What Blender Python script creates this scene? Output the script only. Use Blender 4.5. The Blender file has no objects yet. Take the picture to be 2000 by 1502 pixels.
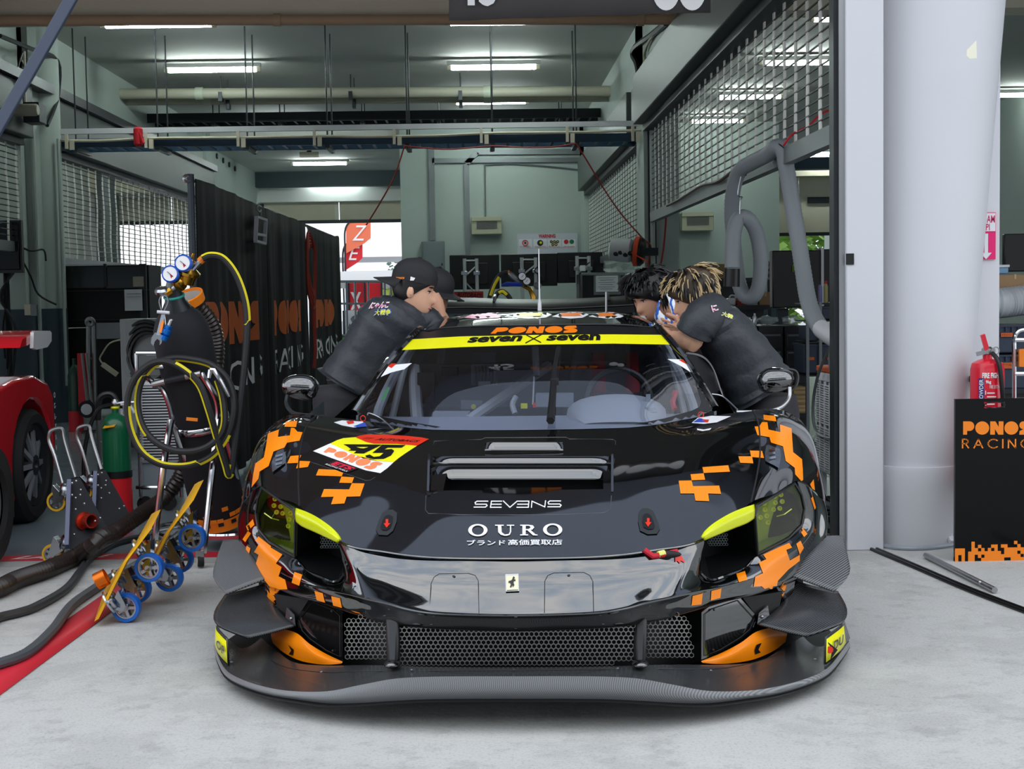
import bpy, bmesh, math, random
from mathutils import Vector, Matrix
from mathutils.bvhtree import BVHTree
SC = bpy.context.scene
COL = SC.collection
random.seed(7)
PI = math.pi
# ---------------------------------------------------------------- camera, world, sun, exposure
FPX, CU, CV, H = 2800.0, 1000.0, 751.0, 1.28
YAW, PITCH, ROLL = math.radians(1.23), math.radians(3.55), 0.016
_f = Vector((math.sin(YAW)*math.cos(PITCH), math.cos(YAW)*math.cos(PITCH), -math.sin(PITCH)))
_r0 = Vector((math.cos(YAW), -math.sin(YAW), 0))
_u0 = _r0.cross(_f)
_r = _r0*math.cos(ROLL) - _u0*math.sin(ROLL)
_u = _u0*math.cos(ROLL) + _r0*math.sin(ROLL)
CAMPOS = Vector((0, 0, H))
_cd = bpy.data.cameras.new('camera'); CAM = bpy.data.objects.new('camera', _cd); COL.objects.link(CAM)
CAM.matrix_world = Matrix(((_r.x, _u.x, -_f.x, 0), (_r.y, _u.y, -_f.y, 0), (_r.z, _u.z, -_f.z, H), (0, 0, 0, 1)))
_cd.sensor_width = 36; _cd.lens = FPX/2000*36; _cd.clip_start = 0.05; _cd.clip_end = 300
SC.camera = CAM
SC.view_settings.view_transform = 'Standard'; SC.view_settings.look = 'None'
SC.view_settings.gamma = 1; SC.view_settings.use_curve_mapping = False
SC.view_settings.exposure = 0.0
def nt_new(tree, kind, **kw):
    n = tree.nodes.new(kind)
    for k, v in kw.items():
        if k.startswith('i_'): n.inputs[k[2:].replace('_', ' ')].default_value = v
        else: setattr(n, k, v)
    return n
# overcast sky with broken cloud
W = bpy.data.worlds.new('world'); SC.world = W; W.use_nodes = True
_t = W.node_tree; _t.nodes.clear()
_tc = nt_new(_t, 'ShaderNodeTexCoord'); _mp = nt_new(_t, 'ShaderNodeMapping'); _mp.inputs['Scale'].default_value = (1.0, 1.0, 2.6)
_no = nt_new(_t, 'ShaderNodeTexNoise'); _no.inputs['Scale'].default_value = 3.0; _no.inputs['Detail'].default_value = 7; _no.inputs['Roughness'].default_value = .6
_cr = nt_new(_t, 'ShaderNodeValToRGB')
_cr.color_ramp.elements[0].position = .38; _cr.color_ramp.elements[0].color = (.60, .70, .84, 1)
_cr.color_ramp.elements[1].position = .60; _cr.color_ramp.elements[1].color = (1.0, 1.0, 1.0, 1)
_bg = nt_new(_t, 'ShaderNodeBackground'); _bg.inputs['Strength'].default_value = 2.15
_wo = nt_new(_t, 'ShaderNodeOutputWorld')
_t.links.new(_tc.outputs['Generated'], _mp.inputs['Vector']); _t.links.new(_mp.outputs['Vector'], _no.inputs['Vector'])
_t.links.new(_no.outputs['Fac'], _cr.inputs['Fac']); _t.links.new(_cr.outputs['Color'], _bg.inputs['Color'])
_t.links.new(_bg.outputs['Background'], _wo.inputs['Surface'])
# ---------------------------------------------------------------- pixel helpers (2000x1502 frame)
def ray(u, v):
    return (_f + _r*((u-CU)/FPX) + _u*((CV-v)/FPX))
def atY(u, v, Y):
    d = ray(u, v); return CAMPOS + d*(Y/d.y)
def atX(u, v, X):
    d = ray(u, v); return CAMPOS + d*(X/d.x)
def atZ(u, v, Z=0.0):
    d = ray(u, v); return CAMPOS + d*((Z-H)/d.z)
def proj(p):
    q = Vector(p)-CAMPOS; w = q.dot(_f)
    return CU + FPX*q.dot(_r)/w, CV - FPX*q.dot(_u)/w
# ---------------------------------------------------------------- materials
def lin(c):
    return tuple(((x/255)/12.92 if x/255 <= .04045 else (((x/255)+.055)/1.055)**2.4) for x in c)
MATS = {}
def mat(name, rgb, rough=.5, metal=0., noise=0., nscale=8., bump=0., bscale=60., coat=0., emit=0., alpha=1., spec=.5, rvar=0., ior=None, trans=0.):
    if name in MATS: return MATS[name]
    m = bpy.data.materials.new(name); m.use_nodes = True; t = m.node_tree; b = t.nodes['Principled BSDF']
    c = (*lin(rgb), 1)
    b.inputs['Base Color'].default_value = c; b.inputs['Roughness'].default_value = rough; b.inputs['Metallic'].default_value = metal
    b.inputs['Specular IOR Level'].default_value = spec
    if coat: b.inputs['Coat Weight'].default_value = coat; b.inputs['Coat Roughness'].default_value = .03
    if emit: b.inputs['Emission Color'].default_value = c; b.inputs['Emission Strength'].default_value = emit
    if trans: b.inputs['Transmission Weight'].default_value = trans
    if ior: b.inputs['IOR'].default_value = ior
    if alpha < 1: b.inputs['Alpha'].default_value = alpha
    if noise or rvar:
        tc = nt_new(t, 'ShaderNodeTexCoord'); n = nt_new(t, 'ShaderNodeTexNoise'); n.inputs['Scale'].default_value = nscale; n.inputs['Detail'].default_value = 6
        t.links.new(tc.outputs['Object'], n.inputs['Vector'])
        if noise:
            mx = nt_new(t, 'ShaderNodeMixRGB'); mx.inputs['Color1'].default_value = tuple(x*(1-noise) for x in c[:3])+(1,); mx.inputs['Color2'].default_value = tuple(min(1, x*(1+noise)) for x in c[:3])+(1,)
            t.links.new(n.outputs['Fac'], mx.inputs['Fac']); t.links.new(mx.outputs['Color'], b.inputs['Base Color'])
        if rvar:
            mr = nt_new(t, 'ShaderNodeMapRange'); mr.inputs['To Min'].default_value = max(0, rough-rvar); mr.inputs['To Max'].default_value = rough+rvar
            t.links.new(n.outputs['Fac'], mr.inputs['Value']); t.links.new(mr.outputs['Result'], b.inputs['Roughness'])
    if bump:
        tc = nt_new(t, 'ShaderNodeTexCoord'); n = nt_new(t, 'ShaderNodeTexNoise'); n.inputs['Scale'].default_value = bscale; n.inputs['Detail'].default_value = 5
        bp = nt_new(t, 'ShaderNodeBump'); bp.inputs['Strength'].default_value = bump; bp.inputs['Distance'].default_value = .01
        t.links.new(tc.outputs['Object'], n.inputs['Vector']); t.links.new(n.outputs['Fac'], bp.inputs['Height']); t.links.new(bp.outputs['Normal'], b.inputs['Normal'])
    MATS[name] = m
    return m
def glass(name, tint, fres=.1, rough=0.0, ior=1.45, fill=0.0):
    """thin sheet: tinted see-through mixed with a mirror by fresnel"""
    if name in MATS: return MATS[name]
    m = bpy.data.materials.new(name); m.use_nodes = True; t = m.node_tree; t.nodes.clear()
    tr = nt_new(t, 'ShaderNodeBsdfTransparent'); tr.inputs['Color'].default_value = (*lin(tint), 1)
    gl = nt_new(t, 'ShaderNodeBsdfGlossy'); gl.inputs['Roughness'].default_value = rough
    fr = nt_new(t, 'ShaderNodeFresnel'); fr.inputs['IOR'].default_value = ior
    ad = nt_new(t, 'ShaderNodeMath', operation='ADD'); ad.inputs[1].default_value = fres; ad.use_clamp = True
    mx = nt_new(t, 'ShaderNodeMixShader'); o = nt_new(t, 'ShaderNodeOutputMaterial')
    t.links.new(fr.outputs[0], ad.inputs[0]); t.links.new(ad.outputs[0], mx.inputs[0])
    t.links.new(tr.outputs[0], mx.inputs[1]); t.links.new(gl.outputs[0], mx.inputs[2]); t.links.new(mx.outputs[0], o.inputs['Surface'])
    MATS[name] = m
    return m
# ---------------------------------------------------------------- mesh builder
def frame_of(d):
    d = Vector(d).normalized(); a = Vector((0, 0, 1)) if abs(d.z) < .95 else Vector((1, 0, 0))
    s = d.cross(a).normalized(); return s, s.cross(d).normalized(), d
def smooth_path(pts, n=8, closed=False):
    P = [Vector(p) for p in pts]; N = len(P); out = []
    if N < 3: return P
    rng = N if closed else N-1
    for i in range(rng):
        if closed: a, b, c, d = P[(i-1) % N], P[i], P[(i+1) % N], P[(i+2) % N]
        else: a, b, c, d = P[max(i-1, 0)], P[i], P[i+1], P[min(i+2, N-1)]
        for k in range(n):
            t = k/n; t2, t3 = t*t, t*t*t
            out.append(.5*((2*b)+(c-a)*t+(2*a-5*b+4*c-d)*t2+(3*b-a-3*c+d)*t3))
    if not closed: out.append(P[-1])
    return out
class MB:
    def __init__(s): s.v = []; s.f = []; s.mi = []; s.cur = 0
    def add(s, vs, fs):
        n = len(s.v); s.v.extend(Vector(p) for p in vs); s.f.extend([i+n for i in f] for f in fs); s.mi.extend([s.cur]*len(fs)); return s
    def box(s, c, d, R=None):
        c = Vector(c); hx, hy, hz = d[0]/2, d[1]/2, d[2]/2
        vs = [Vector((x, y, z)) for x in (-hx, hx) for y in (-hy, hy) for z in (-hz, hz)]
        if R is not None: vs = [R @ p for p in vs]
        return s.add([c+p for p in vs], [(0, 1, 3, 2), (4, 6, 7, 5), (0, 4, 5, 1), (2, 3, 7, 6), (0, 2, 6, 4), (1, 5, 7, 3)])
    def mm(s, a, b):
        return s.box([(a[i]+b[i])/2 for i in range(3)], [abs(b[i]-a[i]) for i in range(3)])
    def hexa(s, p):   # eight corners: 4 front (ccw) then the 4 behind them
        return s.add(p, [(0, 1, 2, 3), (7, 6, 5, 4), (0, 4, 5, 1), (1, 5, 6, 2), (2, 6, 7, 3), (3, 7, 4, 0)])
    def tube(s, path, r, n=8, closed=False, cap=True):
        P = [Vector(p) for p in path]; N = len(P); R = r if isinstance(r, (list, tuple)) else [r]*N
        vs, fs = [], []; ref = None
        for i in range(N):
            d = (P[(i+1) % N]-P[i-1]) if closed else (P[min(i+1, N-1)]-P[max(i-1, 0)])
            if d.length < 1e-9: d = Vector((0, 0, 1))
            d.normalize()
            if ref is None: a, b, _ = frame_of(d)
            else:
                a = (ref - d*ref.dot(d))
                if a.length < 1e-6: a, b, _ = frame_of(d)
                a = a.normalized(); b = a.cross(d).normalized()
            ref = a
            for k in range(n):
                t = 2*PI*k/n; vs.append(P[i]+(a*math.cos(t)+b*math.sin(t))*R[i])
        for i in range(N if closed else N-1):
            j = (i+1) % N
            for k in range(n):
                k2 = (k+1) % n; fs.append((i*n+k, i*n+k2, j*n+k2, j*n+k))
        if cap and not closed: fs.append(tuple(range(n-1, -1, -1))); fs.append(tuple((N-1)*n+k for k in range(n)))
        return s.add(vs, fs)
    def bar(s, a, b, r, n=8): return s.tube([a, b], r, n)
    def strut(s, a, b, w, h, up=(0, 0, 1)):  # rectangular bar
        a, b = Vector(a), Vector(b); d = (b-a).normalized(); x = d.cross(Vector(up))
        if x.length < 1e-6: x = Vector((1, 0, 0))
        x.normalize(); z = x.cross(d)
        q = [x*sx*w/2+z*sz*h/2 for sx, sz in ((-1, -1), (1, -1), (1, 1), (-1, 1))]
        return s.hexa([a+k for k in q]+[b+k for k in q])
    def lathe(s, prof, o, ax=(0, 0, 1), n=20, cap=True):
        o = Vector(o); a, b, d = frame_of(ax); vs, fs = [], []
        for r, z in prof:
            for k in range(n):
                t = 2*PI*k/n; vs.append(o+d*z+(a*math.cos(t)+b*math.sin(t))*r)
        for i in range(len(prof)-1):
            for k in range(n):
                k2 = (k+1) % n; fs.append((i*n+k, i*n+k2, (i+1)*n+k2, (i+1)*n+k))
        if cap: fs.append(tuple(range(n-1, -1, -1))); fs.append(tuple((len(prof)-1)*n+k for k in range(n)))
        return s.add(vs, fs)
    def torus(s, o, ax, R, r, n=24, m=8):
        o = Vector(o); a, b, d = frame_of(ax)
        return s.tube([o+(a*math.cos(2*PI*k/n)+b*math.sin(2*PI*k/n))*R for k in range(n)], r, m, closed=True)
    def ball(s, c, r, nu=14, nv=9, R=None):
        c = Vector(c); rr = r if isinstance(r, (list, tuple)) else (r, r, r); vs, fs = [], []
        for i in range(nv+1):
            p = PI*i/nv
            for k in range(nu):
                t = 2*PI*k/nu; q = Vector((rr[0]*math.sin(p)*math.cos(t), rr[1]*math.sin(p)*math.sin(t), rr[2]*math.cos(p)))
                vs.append(c+(R @ q if R is not None else q))
        for i in range(nv):
            for k in range(nu):
                k2 = (k+1) % nu; fs.append((i*nu+k, i*nu+k2, (i+1)*nu+k2, (i+1)*nu+k))
        return s.add(vs, fs)
    def prism(s, poly, vec):
        n = len(poly); vec = Vector(vec); P = [Vector(p) for p in poly]
        return s.add(P+[p+vec for p in P], [tuple(range(n)), tuple(range(2*n-1, n-1, -1))]+[(i, i+n, (i+1) % n+n, (i+1) % n) for i in range(n)])
    def grid(s, G):
        m = len(G[0]); vs = [p for row in G for p in row]
        return s.add(vs, [(i*m+j, i*m+j+1, (i+1)*m+j+1, (i+1)*m+j) for i in range(len(G)-1) for j in range(m-1)])
    def mesh(s, name, sharp=35, doubles=False):
        me = bpy.data.meshes.new(name); me.from_pydata([tuple(p) for p in s.v], [], s.f)
        bm = bmesh.new(); bm.from_mesh(me)
        for f, i in zip(bm.faces, s.mi): f.material_index = i
        bmesh.ops.remove_doubles(bm, verts=bm.verts, dist=1e-5)
        bmesh.ops.recalc_face_normals(bm, faces=bm.faces)
        for f in bm.faces: f.smooth = True
        bm.to_mesh(me); bm.free()
        me.set_sharp_from_angle(angle=math.radians(sharp))
        return me
WM = {}
def _tagged(o, label=None, cat=None, group=None, kind=None):
    if label: o['label'] = label
    if cat: o['category'] = cat
    if group: o['group'] = group
    if kind: o['kind'] = kind
    return o
def thing(name, label, cat, loc=(0, 0, 0), rz=0., group=None):
    o = bpy.data.objects.new(name, None); COL.objects.link(o); o.empty_display_size = .1
    o.location = loc; o.rotation_euler = (0, 0, rz)
    WM[o.name] = Matrix.Translation(Vector(loc)) @ Matrix.Rotation(rz, 4, 'Z')
    return _tagged(o, label, cat, group)
def structure(name, kind='structure'):
    o = bpy.data.objects.new(name, None); COL.objects.link(o); WM[o.name] = Matrix(); o['kind'] = kind
    return o
def obj(name, mb, m, parent=None, label=None, cat=None, group=None, kind=None, world=True, sharp=35, bevel=0, solid=0, sub=0):
    """one mesh object; world=True: the builder holds world coordinates"""
    me = mb if isinstance(mb, bpy.types.Mesh) else None
    if me is None:
        P = WM[parent.name] if parent is not None else None
        if parent is None:
            lo = [min(p[i] for p in mb.v) for i in range(3)]; hi = [max(p[i] for p in mb.v) for i in range(3)]
            base = Vector(((lo[0]+hi[0])/2, (lo[1]+hi[1])/2, lo[2])); M = Matrix.Translation(base)
            mb.v = [p-base for p in mb.v]
        elif world:
            I = P.inverted(); mb.v = [I @ p for p in mb.v]; M = P
        else: M = P
        me = mb.mesh(name, sharp)
    else: M = WM[parent.name] if parent is not None else Matrix()
    o = bpy.data.objects.new(name, me); COL.objects.link(o)
    for k in (m if isinstance(m, (list, tuple)) else [m]): me.materials.append(k)
    if parent is not None: o.parent = parent
    elif not isinstance(mb, bpy.types.Mesh): o.location = base
    WM[o.name] = M
    if solid: md = o.modifiers.new('thick', 'SOLIDIFY'); md.thickness = solid; md.offset = 0
    if bevel: md = o.modifiers.new('edge', 'BEVEL'); md.width = bevel; md.segments = 2; md.limit_method = 'ANGLE'; md.angle_limit = math.radians(40)
    if sub: md = o.modifiers.new('sub', 'SUBSURF'); md.levels = sub; md.render_levels = sub
    return _tagged(o, label, cat, group, kind)
def dup(o, loc, rz=None, label=None, parent=None):
    c = o.copy(); COL.objects.link(c)
    if parent is not None: c.parent = parent
    if loc is not None: c.location = loc
    if rz is not None: c.rotation_euler = (o.rotation_euler[0], o.rotation_euler[1], rz)
    if label: c['label'] = label
    for ch in list(o.children): dup(ch, None, None, None, c)
    return c
# ---------------------------------------------------------------- flat print
def poly2d(polys, maxe):
    """2D polygons -> triangulated verts/faces with edges below maxe"""
    bm = bmesh.new()
    for poly in polys:
        vs = [bm.verts.new((p[0], p[1], 0)) for p in poly]
        try: bm.faces.new(vs).normal_update()
        except ValueError: pass
    bmesh.ops.triangulate(bm, faces=bm.faces)
    for _ in range(5):
        es = [e for e in bm.edges if e.calc_length() > maxe]
        if not es: break
        bmesh.ops.subdivide_edges(bm, edges=es, cuts=1); bmesh.ops.triangulate(bm, faces=bm.faces)
    bm.verts.index_update()
    V = [(v.co.x, v.co.y) for v in bm.verts]; F = [tuple(v.index for v in f.verts) for f in bm.faces]
    bm.free(); return V, F
_TXT = {}
def text2d(s, bold=0.0, shear=0.0, spacing=1.0, maxe=None):
    """string -> verts (0..1 x 0..1 of its own bounds), faces, aspect"""
    key = (s, bold, shear, spacing, maxe)
    if key in _TXT: return _TXT[key]
    cu = bpy.data.curves.new('t', 'FONT'); cu.body = s; cu.offset = bold; cu.shear = shear; cu.space_character = spacing; cu.resolution_u = 3
    o = bpy.data.objects.new('t', cu); COL.objects.link(o)
    dg = bpy.context.evaluated_depsgraph_get(); me = bpy.data.meshes.new_from_object(o.evaluated_get(dg))
    bm = bmesh.new(); bm.from_mesh(me); bmesh.ops.triangulate(bm, faces=bm.faces)
    if maxe:
        for _ in range(4):
            es = [e for e in bm.edges if e.calc_length() > maxe]
            if not es: break
            bmesh.ops.subdivide_edges(bm, edges=es, cuts=1); bmesh.ops.triangulate(bm, faces=bm.faces)
    bm.verts.index_update()
    V = [(v.co.x, v.co.y) for v in bm.verts]; F = [tuple(v.index for v in f.verts) for f in bm.faces]; bm.free()
    bpy.data.objects.remove(o); bpy.data.curves.remove(cu); bpy.data.meshes.remove(me)
    x0, x1 = min(p[0] for p in V), max(p[0] for p in V); y0, y1 = min(p[1] for p in V), max(p[1] for p in V)
    V = [((x-x0)/(x1-x0), (y-y0)/(y1-y0)) for x, y in V]
    _TXT[key] = (V, F, (x1-x0)/(y1-y0)); return _TXT[key]
def ell(cx, cy, rx, ry, n=24, a0=0, a1=2*PI):
    return [(cx+rx*math.cos(a0+(a1-a0)*k/n), cy+ry*math.sin(a0+(a1-a0)*k/n)) for k in range(n if abs(a1-a0-2*PI) < 1e-6 else n+1)]
def fat_letters(word):
    """the fat rounded display letters of the team's name, as polygons in 0..1 x 0..1"""
    W_ = {'P': .80, 'O': 1.0, 'N': .95, 'S': .78}; out = []; x = 0
    for ch in word:
        w = W_[ch]
        if ch == 'P': out.append([(x+p[0]*w, p[1]) for p in [(0, 0), (.36, 0), (.36, .28), (.55, .28)]+ell(.58, .64, .42, .36, 12, -PI/2, PI/2)+[(0, 1)]])
        if ch == 'O': out.append([(x+w*p[0], p[1]) for p in ell(.5, .5, .5, .5, 28)])
        if ch == 'N': out.append([(x+p[0]*w, p[1]) for p in [(0, 0), (.36, 0), (.36, .42), (.62, 0), (1, 0), (1, 1), (.64, 1), (.64, .58), (.40, 1), (0, 1)]])
        if ch == 'S': out.append([(x+p[0]*w, p[1]) for p in [(.0, .0), (.62, .0)]+ell(.66, .31, .34, .31, 8, -PI/2, PI*.45)+[(.62, .60), (.98, .72), (.92, 1), (.34, 1)]+ell(.34, .71, .34, .29, 8, PI/2, PI*1.42)+[(.4, .42), (.02, .27)]])
        x += w+.07
    x -= .07
    return [[(p[0]/x, p[1]) for p in q] for q in out], x
def stroke_letters(word, w=.15):
    """thin geometric capitals as stroke polygons, 0..1 x 0..1 of the word"""
    G = {'R': ([[(0, 0), (0, 1)], [(0, 1), (.3, 1), (.46, .9), (.5, .75), (.46, .6), (.3, .5), (0, .5)], [(.26, .5), (.55, 0)]], .55),
         'A': ([[(0, 0), (.4, 1), (.8, 0)], [(.15, .34), (.65, .34)]], .8),
         'C': ([[(.85, .85), (.65, .97), (.45, 1), (.2, .9), (.05, .7), (0, .5), (.05, .3), (.2, .1), (.45, 0), (.65, .03), (.85, .15)]], .85),
         'I': ([[(0, 0), (0, 1)]], .02), 'N': ([[(0, 0), (0, 1), (.65, 0), (.65, 1)]], .65),
         'G': ([[(.88, .85), (.68, .97), (.46, 1), (.2, .9), (.05, .7), (0, .5), (.05, .3), (.2, .1), (.46, 0), (.7, .05), (.9, .25), (.9, .48), (.5, .48)]], .9)}
    x = 0; P = []
    for ch in word:
        st, cw = G[ch]
        for s in st:
            for a, b in zip(s, s[1:]):
                dx, dy = b[0]-a[0], b[1]-a[1]; L = math.hypot(dx, dy); nx, ny = -dy/L*w/2, dx/L*w/2; ex, ey = dx/L*w*.3, dy/L*w*.3
                P.append([(x+a[0]+nx-ex, a[1]+ny-ey), (x+a[0]-nx-ex, a[1]-ny-ey), (x+b[0]-nx+ex, b[1]-ny+ey), (x+b[0]+nx+ex, b[1]+ny+ey)])
        x += cw+.5
    x -= .5
    return [[(p[0]/x, p[1]) for p in q] for q in P], x
def flat(VF, o, ex, ey, name, m, parent, **kw):
    """2D verts laid on a plane at o with axes ex, ey (full extents)"""
    mb = MB(); o, ex, ey = Vector(o), Vector(ex), Vector(ey)
    mb.add([o+ex*p[0]+ey*p[1] for p in VF[0]], VF[1])
    return obj(name, mb, m, parent, **kw)
def write(s, o, ex, ey, m, parent, name='lettering', **kw):
    t = text2d(s, **kw); return flat(t[:2], o, ex, ey, name, m, parent)
# ================================================================ materials of the place
M_CONC = mat('apron_concrete', (186, 186, 183), .85, noise=.10, nscale=1.3, bump=.25, bscale=40)
def _spots(m, scale, amt, thr):
    t = m.node_tree; b = t.nodes['Principled BSDF']; src = b.inputs['Base Color'].links[0].from_socket
    tc = nt_new(t, 'ShaderNodeTexCoord'); n = nt_new(t, 'ShaderNodeTexNoise'); n.inputs['Scale'].default_value = scale; n.inputs['Detail'].default_value = 10; n.inputs['Roughness'].default_value = .7
    cr = nt_new(t, 'ShaderNodeValToRGB'); cr.color_ramp.elements[0].position = thr; cr.color_ramp.elements[0].color = (amt, amt, amt, 1); cr.color_ramp.elements[1].position = thr+.08
    mx = nt_new(t, 'ShaderNodeMixRGB', blend_type='MULTIPLY'); mx.inputs['Fac'].default_value = 1
    t.links.new(tc.outputs['Object'], n.inputs['Vector']); t.links.new(n.outputs['Fac'], cr.inputs['Fac'])
    t.links.new(src, mx.inputs['Color1']); t.links.new(cr.outputs['Color'], mx.inputs['Color2']); t.links.new(mx.outputs['Color'], b.inputs['Base Color'])
_spots(M_CONC, 2.2, .88, .43); _spots(M_CONC, 9, .86, .38); _spots(M_CONC, 110, .80, .40)
M_EPOXY = mat('floor_epoxy', (122, 134, 142), .22, noise=.06, nscale=1.5, rvar=.08)
M_WALL = mat('wall_paint', (174, 186, 180), .7, noise=.04, nscale=2, bump=.05)
M_WALLD = mat('wall_dado', (58, 74, 84), .6, noise=.08, nscale=2)
M_CEIL = mat('ceiling_paint', (196, 196, 190), .8, noise=.05, nscale=1.2)
M_BEAM = mat('beam_paint', (240, 230, 210), .7, noise=.05, nscale=2)
M_WHITE = mat('pillar_white', (208, 209, 214), .55, noise=.02, nscale=3, bump=.06, bscale=14)
M_GREYP = mat('shutter_hood_green', (62, 70, 68), .5, noise=.12, nscale=2.5)
M_DKST = mat('dark_steel', (44, 48, 52), .45, metal=.5, noise=.1)
M_GREYM = mat('grey_steel', (120, 126, 128), .45, metal=.4, noise=.12, nscale=5)
M_LINK = mat('shutter_link', (240, 239, 232), .5)
M_ROD = mat('shutter_rod', (40, 38, 36), .5, metal=.3)
M_RED = mat('floor_red', (196, 30, 46), .5, noise=.06, nscale=6)
M_WPAINT = mat('floor_white', (232, 228, 226), .6)
M_BLACK = mat('black_plastic', (18, 18, 20), .4)
M_TUBE = mat('tube_glow', (235, 250, 246), .5, emit=60)
M_CREAM = mat('cream_panel', (214, 206, 184), .6, noise=.03)
M_PIPE = mat('pvc_pipe', (170, 168, 150), .5, noise=.08, nscale=3)
M_PIPEB = mat('pipe_brown', (196, 166, 134), .6, noise=.12, nscale=4)
M_BLUE = mat('tray_blue', (28, 60, 84), .45, noise=.15, nscale=4)
M_CHROME = mat('chrome', (215, 216, 220), .12, metal=1)
M_STEEL = mat('brushed_steel', (176, 178, 180), .3, metal=1)
M_REDC = mat('red_cord', (150, 40, 30), .6)
M_PAPER = mat('paper', (222, 224, 228), .7)
M_INK = mat('ink_black', (16, 16, 18), .6)
M_INKR = mat('ink_red', (200, 24, 40), .6)
M_ORANGE = mat('orange_print', (245, 132, 14), .5)
M_WHITEP = mat('white_print', (240, 240, 240), .5)
# ================================================================ the setting
YD, XR, XL, YB, ZC = 7.12, 1.78, -4.64, 24.8, 4.2
mb = MB(); mb.mm((-14, -8, -.3), (14, YD-.02, 0)); obj('ground_apron', mb, M_CONC, kind='structure')
mb = MB(); mb.mm((-14, YD-.02, -.3), (14, 35.5, .004)); obj('floor', mb, M_EPOXY, kind='structure')
mb = MB(); mb.mm((-40, -60, -.34), (40, -8, -.02)); mb.mm((-40, 35.5, -.3), (40, 80, 0)); mb.mm((-40, -8, -.34), (-14, 35.5, -.03)); mb.mm((14, -8, -.34), (40, 35.5, -.03))
obj('ground_pit_lane', mb, mat('asphalt', (150, 152, 154), .85, noise=.12, nscale=3), kind='structure')
# painted lines
def gline(p, z, w):
    mb = MB(); 
    return mb
a, b = atZ(0, 1087), atZ(440, 1072)
mb = MB(); mb.mm((-9, YD-.02, 0), (XR, YD+.13, .0065)); ln = obj('floor_marking_red', mb, M_RED, kind='structure')
write('LA', (atZ(22, 1094).x, YD+.02, .0075), (atZ(92, 1090).x-atZ(22, 1094).x, 0, 0), (.03, .085, 0), M_WPAINT, ln, bold=.03, shear=.3)
write('E', (atZ(196, 1086).x, YD+.02, .0075), (.05, 0, 0), (.02, .085, 0), M_WPAINT, ln, bold=.03, shear=.3)
mb = MB()
pa, pb, pc = atZ(-480, 1672), atZ(150, 1222), atZ(330, 1090)
G = [[p+Vector((-w, 0, .004)), p+Vector((w, 0, .004))] for p, w in ((pa, .075), (pb, .07), (pc, .065))]
mb.grid(G); obj('ground_marking_red', mb, M_RED, kind='structure', solid=.002)
# threshold seam of the floor
mb = MB(); mb.mm((-9, YD-.16, -.01), (9, YD-.02, .003)); obj('floor_threshold', mb, mat('threshold', (168, 168, 164), .8, noise=.15, nscale=6), kind='structure')
# ceiling with its beams
mb = MB(); mb.mm((-12, YD, ZC), (14, 35, ZC+.3)); mb.mm((XL-.3, YB+.2, 3.93), (-1.2, 31.3, ZC)); obj('ceiling', mb, M_CEIL, kind='structure')
mb = MB(); mb.mm((-12, 12.6, 3.72), (14, 12.95, ZC)); obj('ceiling_beam', mb, M_BEAM, kind='structure')
mb = MB(); mb.mm((XL, 30.2, 3.62), (-1.33, 30.5, 3.94)); obj('ceiling_beam', mb, mat('beam_dark', (62, 76, 82), .6), kind='structure')
# facade above the doors, with the balcony soffit out over the apron
mb = MB(); mb.mm((-14, YD-.05, 3.1), (14, YD+.35, 7.5)); obj('wall_facade', mb, mat('facade', (150, 160, 178), .7, noise=.05), kind='structure')
sf = structure('roof_canopy')
mb = MB(); mb.mm((-14, 6.2, 6.25), (14, YD-.05, 6.5)); obj('canopy_slab', mb, mat('canopy_dark', (70, 72, 74), .7), sf)
for k in range(3):
    mb = MB(); y = 6.25+k*.28; mb.mm((-14, y, 6.17), (14, y+.1, 6.25)); obj('slat', mb, mat('canopy_slat', (104, 106, 108), .6), sf)
# grandstand on the far side of the track, behind the camera (seen in the paint's reflections)
gs = structure('grandstand_wall')
mb = MB()
for k in range(12): mb.mm((-34, -30-k*1.1, 0), (34, -31.1-k*1.1, 1.2+k*.85))
obj('tier', mb, mat('stand_tier', (84, 92, 96), .8), gs, kind='structure')
mb = MB(); mb.mm((-36, -46, 16), (36, -28, 16.6)); obj('stand_roof', mb, mat('stand_roof', (96, 104, 112), .7), gs, kind='structure')
mb = MB()
for k in range(9): mb.mm((-34+k*8.4, -45, 0), (-33.2+k*8.4, -44.2, 16))
obj('stand_post', mb, M_GREYM, gs, kind='structure')
# right partition line
def shutter(name, X, y0, y1, z0, z1, nc, wavy, label, barh=.1):
    s = structure(name)
    obj('bottom_bar', MB().mm((X-.03, y0, z0-barh), (X+.03, y1, z0)), M_GREYM, s)
    nr = int(round((z1-z0)/.06)); rod = None
    for k in range(nr+1):
        z = z0+(z1-z0)*k/nr
        if rod is None:
            rod = obj('rod', MB().tube([(X, y0, z), (X, y1, z)], .006, 5), M_ROD, s)
        else:
            c = rod.copy(); COL.objects.link(c); c.location = (0, 0, z-z0)
    for c in range(nc):
        y = y0+.04+(y1-y0-.08)*c/(nc-1); mb = MB()
        for k in range(nr):
            za, zb = z0+(z1-z0)*k/nr, z0+(z1-z0)*(k+1)/nr
            t = .012*math.sin(k*.55+c*.3)*wavy; t2 = .012*math.sin((k+1)*.55+c*.3)*wavy
            mb.strut((X, y+t, za+.002), (X, y+t2, zb-.002), .05, .008, up=(1, 0, 0))
        obj('link_strip', mb, M_LINK, s)
    return s
def hood(name, X, y0, y1, z0, z1, d=.32):
    s = structure(name)
    obj('hood_panel', MB().mm((X-d/2, y0, z0), (X+d/2, y1, z1)), M_GREYP, s, bevel=.01)
    obj('guide_rail', MB().mm((X-.06, y0, z0-.07), (X+.06, y1, z0)), M_DKST, s)
    return s
P1a, P1b = 15.25, 15.95
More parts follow.
